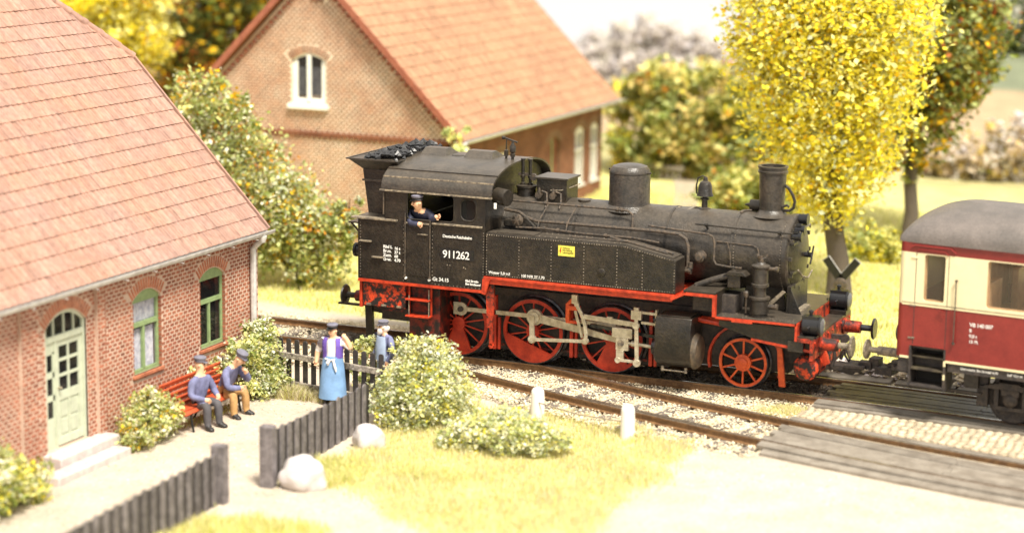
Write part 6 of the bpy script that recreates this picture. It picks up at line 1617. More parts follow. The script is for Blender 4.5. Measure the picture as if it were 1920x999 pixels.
# far gate and fence in front of the hedge
fg_ = thing('field_gate', 'faint grey field gate far behind the bell of the locomotive', 'gate')
for i in range(9):
    m = MB(); m.box(-2.75 + i * .2, -2.68 + i * .2, 24.0, 24.04, -.2, .45); m.build('picket', 'fencelight', fg_, smooth=False)
m = MB(); m.box(-2.9, -.95, 23.95, 24.0, .38, .50); m.build('rail', 'plank', fg_, smooth=False)
# ================================================================ painted figures
MT['drjacket'] = M('dark_blue_jacket', (.04, .045, .085), .6, var=.3)
def figure(name, label, J, E_, rad, region, mats, loc, rz, scale=1., hands=(), extras=None, group=None):
    """J joints, E_ edges, rad radii; region[(a,b)] = material index of the limb between joints a and b"""
    names = list(J); idx = {n: i for i, n in enumerate(names)}
    me = bpy.data.meshes.new(name); me.from_pydata([J[n] for n in names], [(idx[a], idx[b_]) for a, b_ in E_], [])
    o = bpy.data.objects.new(name, me); COL.objects.link(o)
    sk = o.modifiers.new('skin', 'SKIN'); sk.use_smooth_shade = True; sk.branch_smoothing = .4
    if not me.skin_vertices: me.attributes.new('skin', 'FLOAT', 'POINT') if False else None
    if len(me.skin_vertices) == 0:
        bm = bmesh.new(); bm.from_mesh(me); bm.verts.layers.skin.verify(); bm.to_mesh(me); bm.free()
    sv = me.skin_vertices[0].data
    for n in names:
        r = rad[n]; sv[idx[n]].radius = r if isinstance(r, tuple) else (r, r); sv[idx[n]].use_root = (n == 'pelvis')
    sb = o.modifiers.new('sub', 'SUBSURF'); sb.levels = 2; sb.render_levels = 2
    bpy.context.view_layer.update()
    nm = bpy.data.meshes.new_from_object(o.evaluated_get(bpy.context.evaluated_depsgraph_get()))
    o.modifiers.clear(); o.data = nm; nm.name = name
    nm.materials.clear()
    for m_ in mats: nm.materials.append(MT[m_])
    seg = [(Vector(J[a]), Vector(J[b_]), region.get((a, b_), 0)) for a, b_ in E_]
    for p in nm.polygons:
        c = p.center; best = None
        for a, b_, mi in seg:
            ab = b_ - a; t = max(0, min(1, (c - a).dot(ab) / max(ab.length_squared, 1e-9))); dd = (c - (a + ab * t)).length
            if isinstance(mi, tuple): mi_ = mi[0] if t < mi[2] else mi[1]
            else: mi_ = mi
            if best is None or dd < best[0]: best = (dd, mi_)
        p.material_index = best[1]; p.use_smooth = True
    # fingers and face added to the same body mesh
    bm = bmesh.new(); bm.from_mesh(nm)
    def addmb(mb, mi):
        vs = [bm.verts.new(v) for v in mb.v]
        for f in mb.f:
            try: ff = bm.faces.new([vs[i] for i in f]); ff.material_index = mi; ff.smooth = True
            except ValueError: pass
    flesh = mats.index('flesh')
    for (wrist, dirv, side) in hands:
        w = Vector(wrist); dv = Vector(dirv).normalized(); sdv = Vector(side).normalized(); dn = dv.cross(sdv).normalized()
        for k, ln in enumerate((.062, .072, .068, .052)):
            b0 = w + dv * .05 + sdv * (-.033 + .022 * k); m = MB(); m.tube([b0, b0 + dv * ln * .5 + dn * .006, b0 + dv * ln * .8 + dn * .026, b0 + dv * ln * .82 + dn * .048], .011, 6, rs=[.012, .012, .010, .008]); addmb(m, flesh)
        b0 = w + dv * .01 - sdv * .035; m = MB(); m.tube([b0, b0 - sdv * .028 + dv * .025, b0 - sdv * .024 + dv * .055 + dn * .018], .012, 6, rs=[.014, .012, .009]); addmb(m, flesh)
    hd = Vector(J['head']); fw = Vector(J.get('_f', (0, 1, 0)))
    if extras and 'face' in extras:
        hc, f_, upv = [Vector(q) for q in extras['face']]; f_.normalize(); upv.normalize(); rt = f_.cross(upv)
        m = MB(); m.tube([hc + f_ * .088 + upv * .028, hc + f_ * .112 - upv * .004, hc + f_ * .118 - upv * .020, hc + f_ * .09 - upv * .026], .014, 6, rs=[.008, .013, .016, .010]); addmb(m, flesh)
        for s in (-1, 1):
            m = MB(); m.lathe(hc + f_ * .078 + upv * .022 + rt * s * .034, f_, [(0, .012), (.012, .010), (.018, .003)], 8); addmb(m, mats.index('shoe') if 'shoe' in mats else 0)
            m = MB(); m.lathe(hc + rt * s * .088 + f_ * -.005, rt * s, [(0, .024), (.010, .026), (.02, .012)], 8); addmb(m, flesh)
        m = MB(); m.bar(hc + f_ * .088 - upv * .048 - rt * .024, hc + f_ * .088 - upv * .048 + rt * .024, .012, .010, up=upv); addmb(m, flesh)
    bmesh.ops.recalc_face_normals(bm, faces=bm.faces); bm.to_mesh(nm); bm.free()
    o.location = loc; o.rotation_euler = (0, 0, rz); o.scale = (scale,) * 3
    tag(o, label, 'person', group)
    return o
def cap(parent, hc, f_, upv, mat='cap', band='plateblack', flat=True):
    hc = Vector(hc); f_ = Vector(f_).normalized(); upv = Vector(upv).normalized()
    m = MB(); c = hc + upv * .045; m.lathe(c, upv, [(-.01, .098), (.03, .104), (.05, .118), (.07, .120), (.09, .095), (.098, .04)], 20); o = m.build('cap', mat, parent)
    rt = f_.cross(upv); n = 8
    v = MB(); pts = [(math.cos(PI * i / n), math.sin(PI * i / n)) for i in range(n + 1)]
    vs = [c + upv * .008 + rt * .095 * a + f_ * (.03 + .115 * b_) - upv * .035 * b_ for a, b_ in pts]; vs += [p + upv * .012 for p in vs]; k = n + 1
    v.add(vs, [tuple(range(k)), tuple(reversed(range(k, 2 * k)))] + [(i, i + 1, k + i + 1, k + i) for i in range(n)] + [(n, 0, k, k + n)]); v.build('peak', band, o)
    b2 = MB(); b2.lathe(c, upv, [(.0, .100), (.028, .1055)], 20, cap0=False, cap1=False); b2.build('cap_band', band, o)
    return o
E_body = [('pelvis', 'waist'), ('waist', 'chest'), ('chest', 'neck'), ('neck', 'head'), ('head', 'crown'), ('chest', 'shL'), ('shL', 'elL'), ('elL', 'wrL'), ('wrL', 'haL'), ('chest', 'shR'), ('shR', 'elR'), ('elR', 'wrR'), ('wrR', 'haR'), ('pelvis', 'hipL'), ('hipL', 'knL'), ('knL', 'anL'), ('anL', 'toL'), ('pelvis', 'hipR'), ('hipR', 'knR'), ('knR', 'anR'), ('anR', 'toR')]
RAD = dict(pelvis=(.17, .14), waist=(.17, .14), chest=(.19, .145), neck=.065, head=(.090, .10), crown=(.090, .095), shL=.092, elL=.072, wrL=.048, haL=(.045, .032), shR=.092, elR=.072, wrR=.048, haR=(.045, .032), hipL=.115, knL=.090, anL=.070, toL=(.055, .038), hipR=.115, knR=.090, anR=.070, toR=(.055, .038))
# local frame: figure faces +x, left hand side is +y
def seated(name, label, loc, rz, lean, head, headdir, elL, wrL, haL, elR, wrR, haR, knspread, mats, legfwd=(.40, .40), scale=1.0):
    ch_ = (.02 + lean * .42, 0, .38); nk = (.02 + lean * .62, 0, .56)
    hd = head; cr_ = tuple(Vector(hd) + Vector((-.01, 0, .10)))
    J = dict(pelvis=(0, 0, .02), waist=(.0 + lean * .2, 0, .20), chest=ch_, neck=nk, head=hd, crown=cr_,
             shL=(ch_[0] + .02, .20, .46), elL=elL, wrL=wrL, haL=haL, shR=(ch_[0] + .02, -.20, .46), elR=elR, wrR=wrR, haR=haR,
             hipL=(.06, .10, .0), knL=(legfwd[0], knspread[0], .05), anL=(legfwd[0] + .02, knspread[0] + .01, -.36), toL=(legfwd[0] + .19, knspread[0] + .04, -.405),
             hipR=(.06, -.10, .0), knR=(legfwd[1], -knspread[1], .05), anR=(legfwd[1] + .02, -knspread[1] - .01, -.36), toR=(legfwd[1] + .19, -knspread[1] - .04, -.405))
    reg = {('chest', 'neck'): (0, 1, .8), ('neck', 'head'): 1, ('head', 'crown'): 1, ('wrL', 'haL'): 1, ('wrR', 'haR'): 1}
    for s in 'LR': reg[('pelvis', 'hip' + s)] = 2; reg[('hip' + s, 'kn' + s)] = 2; reg[('kn' + s, 'an' + s)] = 2; reg[('an' + s, 'to' + s)] = 3
    hL = Vector(haL) - Vector(wrL); hR = Vector(haR) - Vector(wrR)
    f_ = Vector(headdir).normalized(); upv = (Vector((0, 0, 1)) - f_ * f_.z).normalized()
    o = figure(name, label, J, E_body, RAD, reg, mats, loc, rz, scale, hands=[(wrL, hL, (0, 0, 1)), (wrR, hR, (0, 0, 1))], extras={'face': (tuple(Vector(hd) + Vector((0, 0, .03))), tuple(f_), tuple(upv))})
    cap(o, Vector(hd) + Vector((-.0, 0, .055)), f_, upv + f_ * -.1, 'cap', 'cap')
    return o
seated('person', 'man in black trousers sitting upright at the left end of the bench', (-.10, -6.42, .02), R(-12), .10, (.08, .0, .70), (.75, .65, -.15), (.10, .34, .20), (.28, .26, .12), (.36, .20, .10), (.16, -.33, .20), (.34, -.14, .13), (.42, -.08, .12), (.13, .16), ['jacket', 'flesh', 'trousers', 'shoe'])
seated('person', 'man in tan trousers leaning forward on the bench, hand at his chin', (-.10, -5.52, .02), R(-6), .42, (.42, .0, .66), (.8, .1, -.5), (.42, .26, .22), (.46, .12, .42), (.47, .04, .50), (.34, -.30, .18), (.48, -.10, .16), (.50, -.02, .16), (.16, .20), ['jacket', 'flesh', 'tan', 'shoe'])

def standing(name, label, loc, rz, J, mats, reg, scale, headdir, hands, rad=None):
    f_ = Vector(headdir).normalized(); upv = (Vector((0, 0, 1)) - f_ * f_.z).normalized()
    r = dict(RAD); r.update(rad or {})
    return figure(name, label, J, E_body, r, reg, mats, loc, rz, scale, hands=hands, extras={'face': (tuple(Vector(J['head']) + Vector((0, 0, .03))), tuple(f_), tuple(upv))}), f_, upv
base = dict(pelvis=(0, 0, .88), waist=(0, 0, 1.04), chest=(0, 0, 1.26), neck=(.0, 0, 1.43), head=(.02, 0, 1.53), crown=(.01, 0, 1.62), hipL=(0, .10, .84), knL=(.02, .11, .46), anL=(0, .12, .09), toL=(.15, .15, .04), hipR=(0, -.10, .84), knR=(.02, -.11, .46), anR=(0, -.12, .09), toR=(.15, -.15, .04))
reg = {('chest', 'neck'): (0, 1, .75), ('neck', 'head'): 1, ('head', 'crown'): 1, ('elL', 'wrL'): 1, ('elR', 'wrR'): 1, ('wrL', 'haL'): 1, ('wrR', 'haR'): 1}
for s in 'LR': reg[('pelvis', 'hip' + s)] = 2; reg[('hip' + s, 'kn' + s)] = 2; reg[('kn' + s, 'an' + s)] = 2; reg[('an' + s, 'to' + s)] = 3
# man with violet waistcoat and blue apron, facing the camera side; his left arm raised
J = dict(base); J.update(shL=(0, .21, 1.36), elL=(.02, .40, 1.20), wrL=(.06, .30, 1.42), haL=(.08, .24, 1.49), shR=(0, -.21, 1.36), elR=(-.06, -.34, 1.10), wrR=(-.02, -.36, .90), haR=(.02, -.36, .83))
o, f_, upv = standing('person', 'man in violet waistcoat and long blue apron waving by the picket fence', (1.42, -3.98, gh(1.42, -3.98)), R(-78), J, ['shirt', 'flesh', 'trousers', 'shoe'], reg, .92, (.9, -.45, -.05), [(J['wrL'], (.02, -.06, .08), (0, 1, .6)), (J['wrR'], (.2, 0, -1), (0, 1, 0))])
o.name = 'person'
cap(o, (.02, 0, 1.585), f_, upv, 'cap', 'plateblack')
def shell(parent, name, mat, rings, a0, a1, n=16, th=.012):
    """open garment shell: rings = (z, rx, ry, cx)"""
    m = MB(); vs = []
    for (z, rx, ry, cx_) in rings:
        for off_ in (0, -th):
            for i in range(n + 1):
                a = R(a0 + (a1 - a0) * i / n); vs.append((cx_ + (rx + off_) * math.cos(a), (ry + off_) * math.sin(a), z))
    k = n + 1; fs = []
    for r_ in range(len(rings) - 1):
        b0 = r_ * 2 * k; b1_ = (r_ + 1) * 2 * k
        for i in range(n): fs.append((b0 + i, b0 + i + 1, b1_ + i + 1, b1_ + i)); fs.append((b0 + k + i + 1, b0 + k + i, b1_ + k + i, b1_ + k + i + 1))
        fs.append((b0, b1_, b1_ + k, b0 + k)); fs.append((b0 + n, b0 + k + n, b1_ + k + n, b1_ + n))
    for r_ in (0, len(rings) - 1):
        b0 = r_ * 2 * k
        for i in range(n): fs.append((b0 + i, b0 + i + 1, b0 + k + i + 1, b0 + k + i))
    m.add(vs, fs); return m.build(name, mat, parent, ang=60)
shell(o, 'apron', 'apron', [(1.04, .175, .20, .0), (.90, .195, .225, .0), (.70, .21, .25, .01), (.45, .225, .275, .02), (.14, .245, .30, .02)], -125, 125, 26)
shell(o, 'waistcoat', 'violet', [(1.42, .125, .18, .0), (1.34, .160, .225, .0), (1.22, .168, .23, .0), (1.10, .165, .215, .0), (1.0, .175, .215, .0)], 28, 165, 12)
shell(o, 'waistcoat', 'violet', [(1.42, .125, .18, .0), (1.34, .160, .225, .0), (1.22, .168, .23, .0), (1.10, .165, .215, .0), (1.0, .175, .215, .0)], -165, -28, 12)
m = MB(); m.tube([(.175, -.12, 1.0), (.20, 0, .97), (.195, .10, 1.0)], .018, 6); m.tube([(.20, .06, .99), (.225, .09, .90), (.225, .12, .80), (.22, .13, .74)], .02, 6, rs=[.022, .026, .024, .012]); m.tube([(.20, -.02, .98), (.225, -.05, .92), (.22, -.04, .87)], .03, 6, rs=[.03, .04, .015]); m.build('apron_knot', 'shirt', o)
# bearded man behind the bush
J = dict(base); J.update(shL=(0, .21, 1.36), elL=(-.04, .30, 1.08), wrL=(.10, .28, .86), haL=(.14, .26, .80), shR=(0, -.21, 1.36), elR=(-.05, -.31, 1.08), wrR=(.12, -.24, .92), haR=(.18, -.2, .88))
reg2 = dict(reg); reg2[('elL', 'wrL')] = 0; reg2[('elR', 'wrR')] = 0
o2, f_, upv = standing('person', 'white bearded man in pale blue overalls standing behind the big bush', (2.10, -3.16, gh(2.10, -3.16) + .02), R(-120), J, ['jacket', 'flesh', 'overall', 'shoe'], reg2, .90, (.8, -.5, .0), [(J['wrL'], (.3, 0, -1), (0, 1, 0)), (J['wrR'], (1, .3, -.2), (0, 0, 1))])
cap(o2, (.02, 0, 1.585), f_, upv, 'cap', 'cap')
shell(o2, 'bib', 'overall', [(1.38, .15, .17, .0), (1.22, .172, .21, .0), (1.04, .178, .205, .0), (.86, .185, .21, .0)], -62, 62, 12)
m = MB(); hc = Vector((.02, 0, 1.55)); m.lathe(hc + f_ * .045 - upv * .045, f_ * .55 - upv, [(-.02, .05), (.0, .078), (.04, .075), (.09, .05), (.13, .012)], 14); m.build('beard', 'beard', o2)
m = MB(); m.lathe(hc - f_ * .03 - upv * .02, -f_ * .4 + upv, [(-.05, .07), (.0, .10), (.05, .102), (.07, .09)], 14); m.build('hair', 'beard', o2)
# driver leaning out of the cab window
J = dict(base)
J.update(pelvis=(-.30, 0, .80), waist=(-.20, 0, .98), chest=(-.02, 0, 1.14), neck=(.10, 0, 1.30), head=(.15, 0, 1.40), crown=(.15, 0, 1.49), hipL=(-.30, .10, .76), hipR=(-.30, -.10, .76), knL=(-.28, .11, .42), knR=(-.28, -.11, .42), anL=(-.3, .12, .08), anR=(-.3, -.12, .08), toL=(-.15, .14, .04), toR=(-.15, -.14, .04),
         shL=(.0, .20, 1.22), elL=(.10, .30, 1.12), wrL=(.20, .40, 1.20), haL=(.20, .44, 1.22), shR=(.0, -.2, 1.22), elR=(.14, -.16, 1.02), wrR=(.20, .06, 1.04), haR=(.22, .12, 1.04))
reg3 = dict(reg2)
o3, f_, upv = standing('person', 'engine driver in dark blue jacket and peaked cap leaning out of the cab window', (2.0, -1.34, 1.67), R(-90), J, ['drjacket', 'flesh', 'drjacket', 'shoe'], reg3, 1.07, (.75, -.65, -.05), [(J['wrL'], (0, 1, .3), (0, 0, 1)), (J['wrR'], (.4, 1, 0), (0, 0, 1))])
cap(o3, (.15, 0, 1.455), f_, upv, 'cap', 'plateblack')
# ================================================================ foliage
def leaf_cloud(name, blobs, n, size, mats, weights, parent=None, cl=.16, squash=.9, shell=.55, upbias=.35, per=26, droop=0.):
    rs = np.random.default_rng(abs(hash(name)) % 1000 + int(n) % 977)
    rs = np.random.default_rng(int(n) + len(blobs) * 13)
    b_ = np.array(blobs, float); wt = b_[:, 3] ** 2.2; wt /= wt.sum()
    nc = max(6, n // per)
    k = rs.choice(len(b_), nc, p=wt)
    d = rs.normal(size=(nc, 3)); d /= np.linalg.norm(d, axis=1)[:, None]
    rr = shell + (1.06 - shell) * rs.uniform(0, 1, nc) ** .6
    cc = b_[k, :3] + d * (rr * b_[k, 3])[:, None] * np.array([1, 1, squash])
    which = rs.integers(0, nc, n)
    P = cc[which] + rs.normal(size=(n, 3)) * (cl * b_[k, 3])[which][:, None]
    a = rs.uniform(0, 2 * PI, n); nrm = rs.normal(size=(n, 3)); nrm[:, 2] = np.abs(nrm[:, 2]) + upbias; nrm /= np.linalg.norm(nrm, axis=1)[:, None]
    t = np.cross(nrm, rs.normal(size=(n, 3))); t /= np.linalg.norm(t, axis=1)[:, None]; bt = np.cross(nrm, t)
    s = size * rs.uniform(.45, 1.45, n)[:, None]
    V = np.stack([P - t * s * .5, P - bt * s * .33 + nrm * s * .08, P + t * s * .5, P + bt * s * .33 + nrm * s * .08], 1).reshape(-1, 3)
    F = np.arange(n * 4).reshape(-1, 4)
    # leaf colour goes by clump, with strays
    cm_ = rs.choice(len(mats), nc, p=np.array(weights) / sum(weights)); mi = cm_[which]
    st = rs.uniform(0, 1, n) < .35; mi[st] = rs.choice(len(mats), st.sum(), p=np.array(weights) / sum(weights))
    me = raw_mesh(name, V, F, [LF[m] for m in mats], mi)
    o = bpy.data.objects.new(name, me); COL.objects.link(o)
    if parent is not None: o.parent = parent
    return o
def tree(name, label, base, blobs, n, size, mats, weights, tr=.22, forks=11, group=None, twist=0, **kw):
    t = thing(name, label, 'tree', group=group)
    m = MB(); b0 = Vector(base); low = min(blobs, key=lambda q: q[2]); tx, ty, tz = low[0], low[1], low[2]
    top = max(blobs, key=lambda q: q[2]); tp = Vector((tx, ty, tz + .3))
    m.tube([b0 - Vector((0, 0, .2)), b0 + Vector((0, 0, .12)), b0.lerp(tp, .35) + Vector((.05, 0, 0)), b0.lerp(tp, .7) + Vector((-.04, .03, 0)), tp, Vector((top[0], top[1], top[2]))], tr, 12, rs=[tr * 1.7, tr * 1.25, tr, tr * .9, tr * .8, tr * .15])
    tk = m.build('trunk', 'bark', t)
    for i, q in enumerate(sorted(blobs, key=lambda q: -q[3])[:forks]):
        e = Vector(q[:3]); s_ = tp + (Vector((top[0], top[1], top[2])) - tp) * min(.75, max(0, (q[2] - tz) / max(.1, top[2] - tz)) * .6)
        md = s_.lerp(e, .5) + Vector((0, 0, -.12)); b_ = MB(); b_.tube([s_, md, e], .05, 7, rs=[tr * .42, tr * .25, tr * .08]); b_.build('limb', 'bark', tk)
    leaf_cloud('crown', blobs, n, size, mats, weights, t, **kw)
    return t
YT = [(7.33, 10, 6.31, 2.1), (6.14, 10, 5.91, 1.25), (5.35, 10, 5.6, .55), (8.42, 10, 6.1, 1.15), (5.61, 10, 5.21, 0.62), (7.21, 10, 4.53, 1.75), (8.36, 10, 4.72, 1.05), (6.18, 10, 4.09, 0.8), (7.4, 10, 3.14, 1.35), (8.17, 10, 3.32, 0.8), (6.92, 10, 2.33, 0.7), (7.46, 10, 1.9, 0.6), (7.59, 10, 7.56, 1.8), (5.8, 10, 7.25, 1.1)]
tree('birch_tree', 'bright yellow autumn tree rising behind the locomotive chimney', (7.72, 10, -.3), YT, 44000, .145, ['yellow', 'lime', 'gold', 'olive', 'sage'], [6, 3.4, .8, .8, 1.0], tr=.26, shell=.25, cl=.2, per=9)
DT = [(8.43, 18, 5.58, 1.44), (8.98, 18, 6.32, .9), (7.92, 18, 4.26, 1.16), (8.77, 18, 4.59, 1.01), (7.85, 18, 2.94, 0.87), (8.24, 18, 3.69, 0.87), (7.43, 18, 2.47, 0.58), (8.36, 18, 7.0, 1.29), (7.2, 18, 3.4, .8), (7.3, 18, 4.6, .9), (7.6, 18, 1.9, .5)]
tree('broadleaf_tree', 'olive green and rust tree behind the bright yellow one, above the coach', (7.62, 18, -.25), DT, 17000, .17, ['olive', 'pgreen', 'green', 'gold', 'rust', 'dgreen'], [3, 2, 2, 1.6, 1.2, 1.6], tr=.2, shell=.5)
Y2 = [(-16.4, 14, 4.9, 1.2), (-15.3, 14, 4.0, 1.0), (-14.7, 14, 4.9, 1.0), (-15.2, 14, 2.91, 0.72), (-16.0, 14, 6.05, 1.3), (-14.7, 14, 6.0, .95)]
tree('broadleaf_tree', 'yellow leaved tree at the top left above the cottage roof', (-14.9, 14, -.3), Y2, 13000, .18, ['yellow', 'gold', 'lime', 'olive'], [5, .8, 3.5, 1.2], tr=.25, shell=.5)
D2 = [(-17.5, 23, 3.54, 1.75), (-18.54, 23, 1.97, 1.2), (-16.4, 23, 4.64, 1.7), (-18.3, 23, 4.5, 1.3), (-15.5, 23, 5.8, 1.7), (-17.55, 23, 2.3, 1.1)]
D2 = [(-18.03, 23, 3.55, 1.82), (-19.13, 23, 2.03, 1.11), (-16.96, 23, 4.68, 1.63), (-18.87, 23, 4.42, 1.28), (-15.91, 23, 5.79, 1.61), (-18.05, 23, 2.45, 1.1)]
tree('broadleaf_tree', 'dark green and rust tree behind the gable of the tan brick house', (-18, 23, -.2), D2, 15000, .24, ['dgreen', 'olive', 'rust', 'green', 'gold', 'orange'], [4, 3, 1.8, 2, 1.2, .8], tr=.3, shell=.5)
def bush(name, label, blobs, n, size, mats, weights, group=None, ground_=None, **kw):
    t = thing(name, label, 'bush', group=group)
    low = min(blobs, key=lambda q: q[2]); g = ground_ if ground_ is not None else gh(low[0], low[1])
    m = MB()
    for q in blobs[:8]:
        x0 = low[0]; m.tube([(x0, low[1], g - .05), ((x0 + q[0]) / 2, q[1], (g + q[2]) / 2), (q[0], q[1], q[2] + q[3] * .5)], .03, 6, rs=[.04, .028, .01])
    m.build('stem', 'bark', t)
    if len(blobs) > 2 and blobs[0][1] < 6:
        tw = MB(); rt_ = random.Random(n)
        for _ in range(46):
            q = rt_.choice(blobs); dv = Vector((rt_.gauss(0, 1), rt_.gauss(0, 1), abs(rt_.gauss(0, 1)) + .2)).normalized(); c = Vector(q[:3]); e = c + dv * q[3] * rt_.uniform(.95, 1.28); md = c.lerp(e, .55) + Vector((0, 0, .05))
            tw.tube([c, md, e], .008, 4, rs=[.010, .007, .003])
        two = tw.build('twigs', 'bark', t); two['kind'] = 'stuff'
    leaf_cloud('foliage', blobs, n, size, mats, weights, t, **kw)
    return t
H = [(-7.02, 5, 4.21, 0.65), (-7.26, 5, 3.42, 0.65), (-6.36, 5, 3.34, 0.78), (-6.52, 5, 2.42, 0.78), (-5.62, 5, 2.61, 0.9), (-5.48, 5, 1.58, 0.97), (-4.75, 5, 1.76, 0.96), (-4.17, 5, 1.16, 0.83), (-5.05, 5, 0.83, 0.75), (-3.44, 5, 1.09, 0.57), (-2.94, 5, 1.77, 0.32), (-3.01, 5, 1.38, 0.44), (-6.05, 5, 4.01, 0.39), (-4.2, 5, .4, .6), (-6.2, 5.3, 1.2, 1.0), (-3.3, 5, .5, .5)]
bush('flowering_hedge', 'tall pale green hedge flecked with yellow and orange between the two houses', H, 30000, .12, ['pgreen', 'green', 'cream', 'gold', 'orange', 'sage', 'lime', 'olive'], [5, 2.4, 2.0, 1.0, .8, 2, 2.2, 2.0], shell=.5, per=20)
bush('climbing_shrub', 'small pale green shrub at the near corner of the tan brick house', [(-2.29, 9.6, 3.05, 0.30), (-2.13, 9.6, 2.41, 0.38), (-2.2, 9.6, 1.86, 0.45), (-2.2, 9.6, 1.1, .45), (-2.2, 9.6, .3, .5)], 3000, .12, ['pgreen', 'lime', 'cream', 'olive'], [3, 3, 1, 1])
MS = [(-3.03, 25, 2.38, 0.86), (-2.81, 25, 1.0, 1.04), (-1.95, 25, 2.95, 1.03), (-1.55, 25, 1.6, 1.2), (-0.68, 25, 2.51, 1.19), (-0.28, 25, 1.16, 1.19), (0.57, 25, 2.41, 1.02), (0.79, 25, 1.06, 1.02), (1.29, 25, 1.78, 0.93), (-1.87, 25, 0.47, 0.78), (-0.43, 25, 0.39, 0.68), (0.84, 25, .2, 0.77), (-3.16, 25, 0.38, 0.61), (1.16, 25, 0.58, 0.85), (.9, 22, .2, .6), (1.75, 22, .45, .75), (2.1, 21, .0, .6), (1.9, 25, 2.3, .95), (2.4, 25, 1.4, .95), (2.6, 24, .5, .8), (-2.3, 24.6, .1, .8), (-.2, 26, .1, .9), (2.34, 20, .53, .8), (3.1, 20, .75, .8), (1.2, 20, .3, .5), (3.25, 20, .1, .6)]
bush('autumn_thicket', 'blurred olive and orange thicket standing right of the tan brick house', MS, 21000, .26, ['olive', 'straw', 'green', 'pgreen', 'orange', 'lime', 'yellow'], [3, 2.4, 2, 4.4, .5, 2.4, .8], shell=.4)
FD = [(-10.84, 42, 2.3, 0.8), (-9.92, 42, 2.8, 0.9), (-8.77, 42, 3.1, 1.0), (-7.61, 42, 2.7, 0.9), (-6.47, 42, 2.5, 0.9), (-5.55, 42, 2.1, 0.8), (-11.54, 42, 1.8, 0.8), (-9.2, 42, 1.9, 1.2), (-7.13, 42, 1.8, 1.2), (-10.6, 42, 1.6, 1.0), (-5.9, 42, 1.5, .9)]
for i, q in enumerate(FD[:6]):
    bush('distant_tree', 'tree with haze paled leaves on the far skyline between house and yellow tree', [q, FD[(i + 6) % len(FD)]], 1500, .34, ['grey', 'lilac'], [4, 3], group='distant skyline trees', shell=.3)['category'] = 'tree'
BR = [(6.3, 28, 0.83, 0.69), (6.97, 28, 1.0, 0.77), (7.83, 28, 0.76, 0.76), (8.65, 28, 1.06, 0.84), (8.28, 28, 1.71, 0.51), (6.26, 28, 1.41, 0.43), (9.13, 28, 1.43, 0.84), (7.01, 28, 0.46, 0.68), (9.9, 28, 1.2, .8)]
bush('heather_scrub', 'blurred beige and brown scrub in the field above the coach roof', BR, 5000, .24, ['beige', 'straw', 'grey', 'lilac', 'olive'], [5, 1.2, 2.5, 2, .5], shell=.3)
WD = [(3.45, 53, 3.28, 0.92), (4.34, 53, 3.55, 1.38), (5.26, 53, 3.36, 1.37), (2.81, 53, 2.6, 0.7), (4.85, 53, 2.66, 0.92), (6.5, 53, 3.4, 1.4)]
o = leaf_cloud('far_woods', WD, 4500, .4, ['dgreen', 'green', 'grey'], [3, 1.2, 1.5], shell=.2); tag(o, 'dark far woods on the hill at the top right corner', 'woods', kind='stuff')
bush('roadside_bush', 'yellow green bush seen between the yellow tree trunk and the coach', [(6.96, 15, 0.1, 0.49), (7.53, 15, 0.1, 0.56), (7.08, 15, 0.39, 0.35), (7.65, 15, 0.35, 0.35), (7.97, 15, -0.1, 0.42), (8.5, 15.3, .1, .45)], 3500, .12, ['lime', 'pgreen', 'yellow', 'olive', 'green'], [3, 3, 2, 2, 1.5], shell=.3)
# near bushes
bush('flowering_bush', 'big pale green bush with cream blossoms in front of the rear wheels', [(3.55, -4.5, .45, .58), (3.25, -4.6, .08, .55), (3.85, -4.5, .28, .64), (3.50, -4.4, .90, .38), (3.08, -4.45, .42, .32), (2.98, -4.65, .08, .42), (4.12, -4.4, .02, .50), (3.5, -4.9, -.08, .55), (3.75, -4.3, .80, .40)], 17000, .072, ['sage', 'cream', 'pgreen', 'lime', 'olive', 'yellow'], [4, 5, 4, 3, 1.4, .7], ground_=YARD, shell=.5, cl=.12, per=12)
bush('flowering_bush', 'low spreading bush with cream and yellow blossoms on the grass bank', [(5.2, -5.7, -.12, .42), (5.8, -5.7, -.02, .46), (6.3, -5.6, -.08, .36), (4.8, -5.75, -.22, .32), (6.75, -5.55, -.12, .24), (5.6, -5.3, .0, .36)], 9000, .075, ['sage', 'cream', 'pgreen', 'lime', 'yellow'], [3.5, 5, 3, 3, .8], shell=.45, cl=.13, per=12)
bush('garden_bush', 'round bush with pale blossoms between the doorstep and the bench', [(-.30, -7.95, -.05, .42), (-.25, -7.55, .05, .42), (-.3, -7.75, .28, .30), (-.2, -8.3, -.15, .30), (-.3, -7.2, -.12, .28)], 6500, .07, ['pgreen', 'cream', 'lime', 'green', 'olive', 'gold'], [3.5, 2.5, 3, 2, 1.5, .8], ground_=YARD, shell=.45, per=12)
bush('garden_bush', 'blurred yellow green bush at the far left below the cottage wall', [(-.15, -12.1, .0, .50), (-.1, -11.6, -.10, .42), (-.15, -12.6, .25, .55), (-.1, -12.9, -.1, .5)], 6000, .08, ['pgreen', 'cream', 'lime', 'green', 'olive', 'yellow'], [3.5, 2, 3, 2, 1.5, 1.4], ground_=YARD, shell=.45)
bush('garden_bush', 'tall pale leafy bush at the cottage corner behind the bench', [(-.30, -3.75, .75, .32), (-.25, -4.0, .40, .40), (-.20, -3.75, .0, .42), (-.40, -4.4, .50, .28), (-.42, -5.0, .35, .22), (-.1, -4.2, -.10, .36), (-.45, -5.8, .35, .18), (-.15, -3.6, -.22, .35)], 9500, .075, ['pgreen', 'cream', 'lime', 'sage', 'green', 'olive'], [4, 3, 3, 2, 1.5, 1.2], ground_=YARD, shell=.4, per=14)
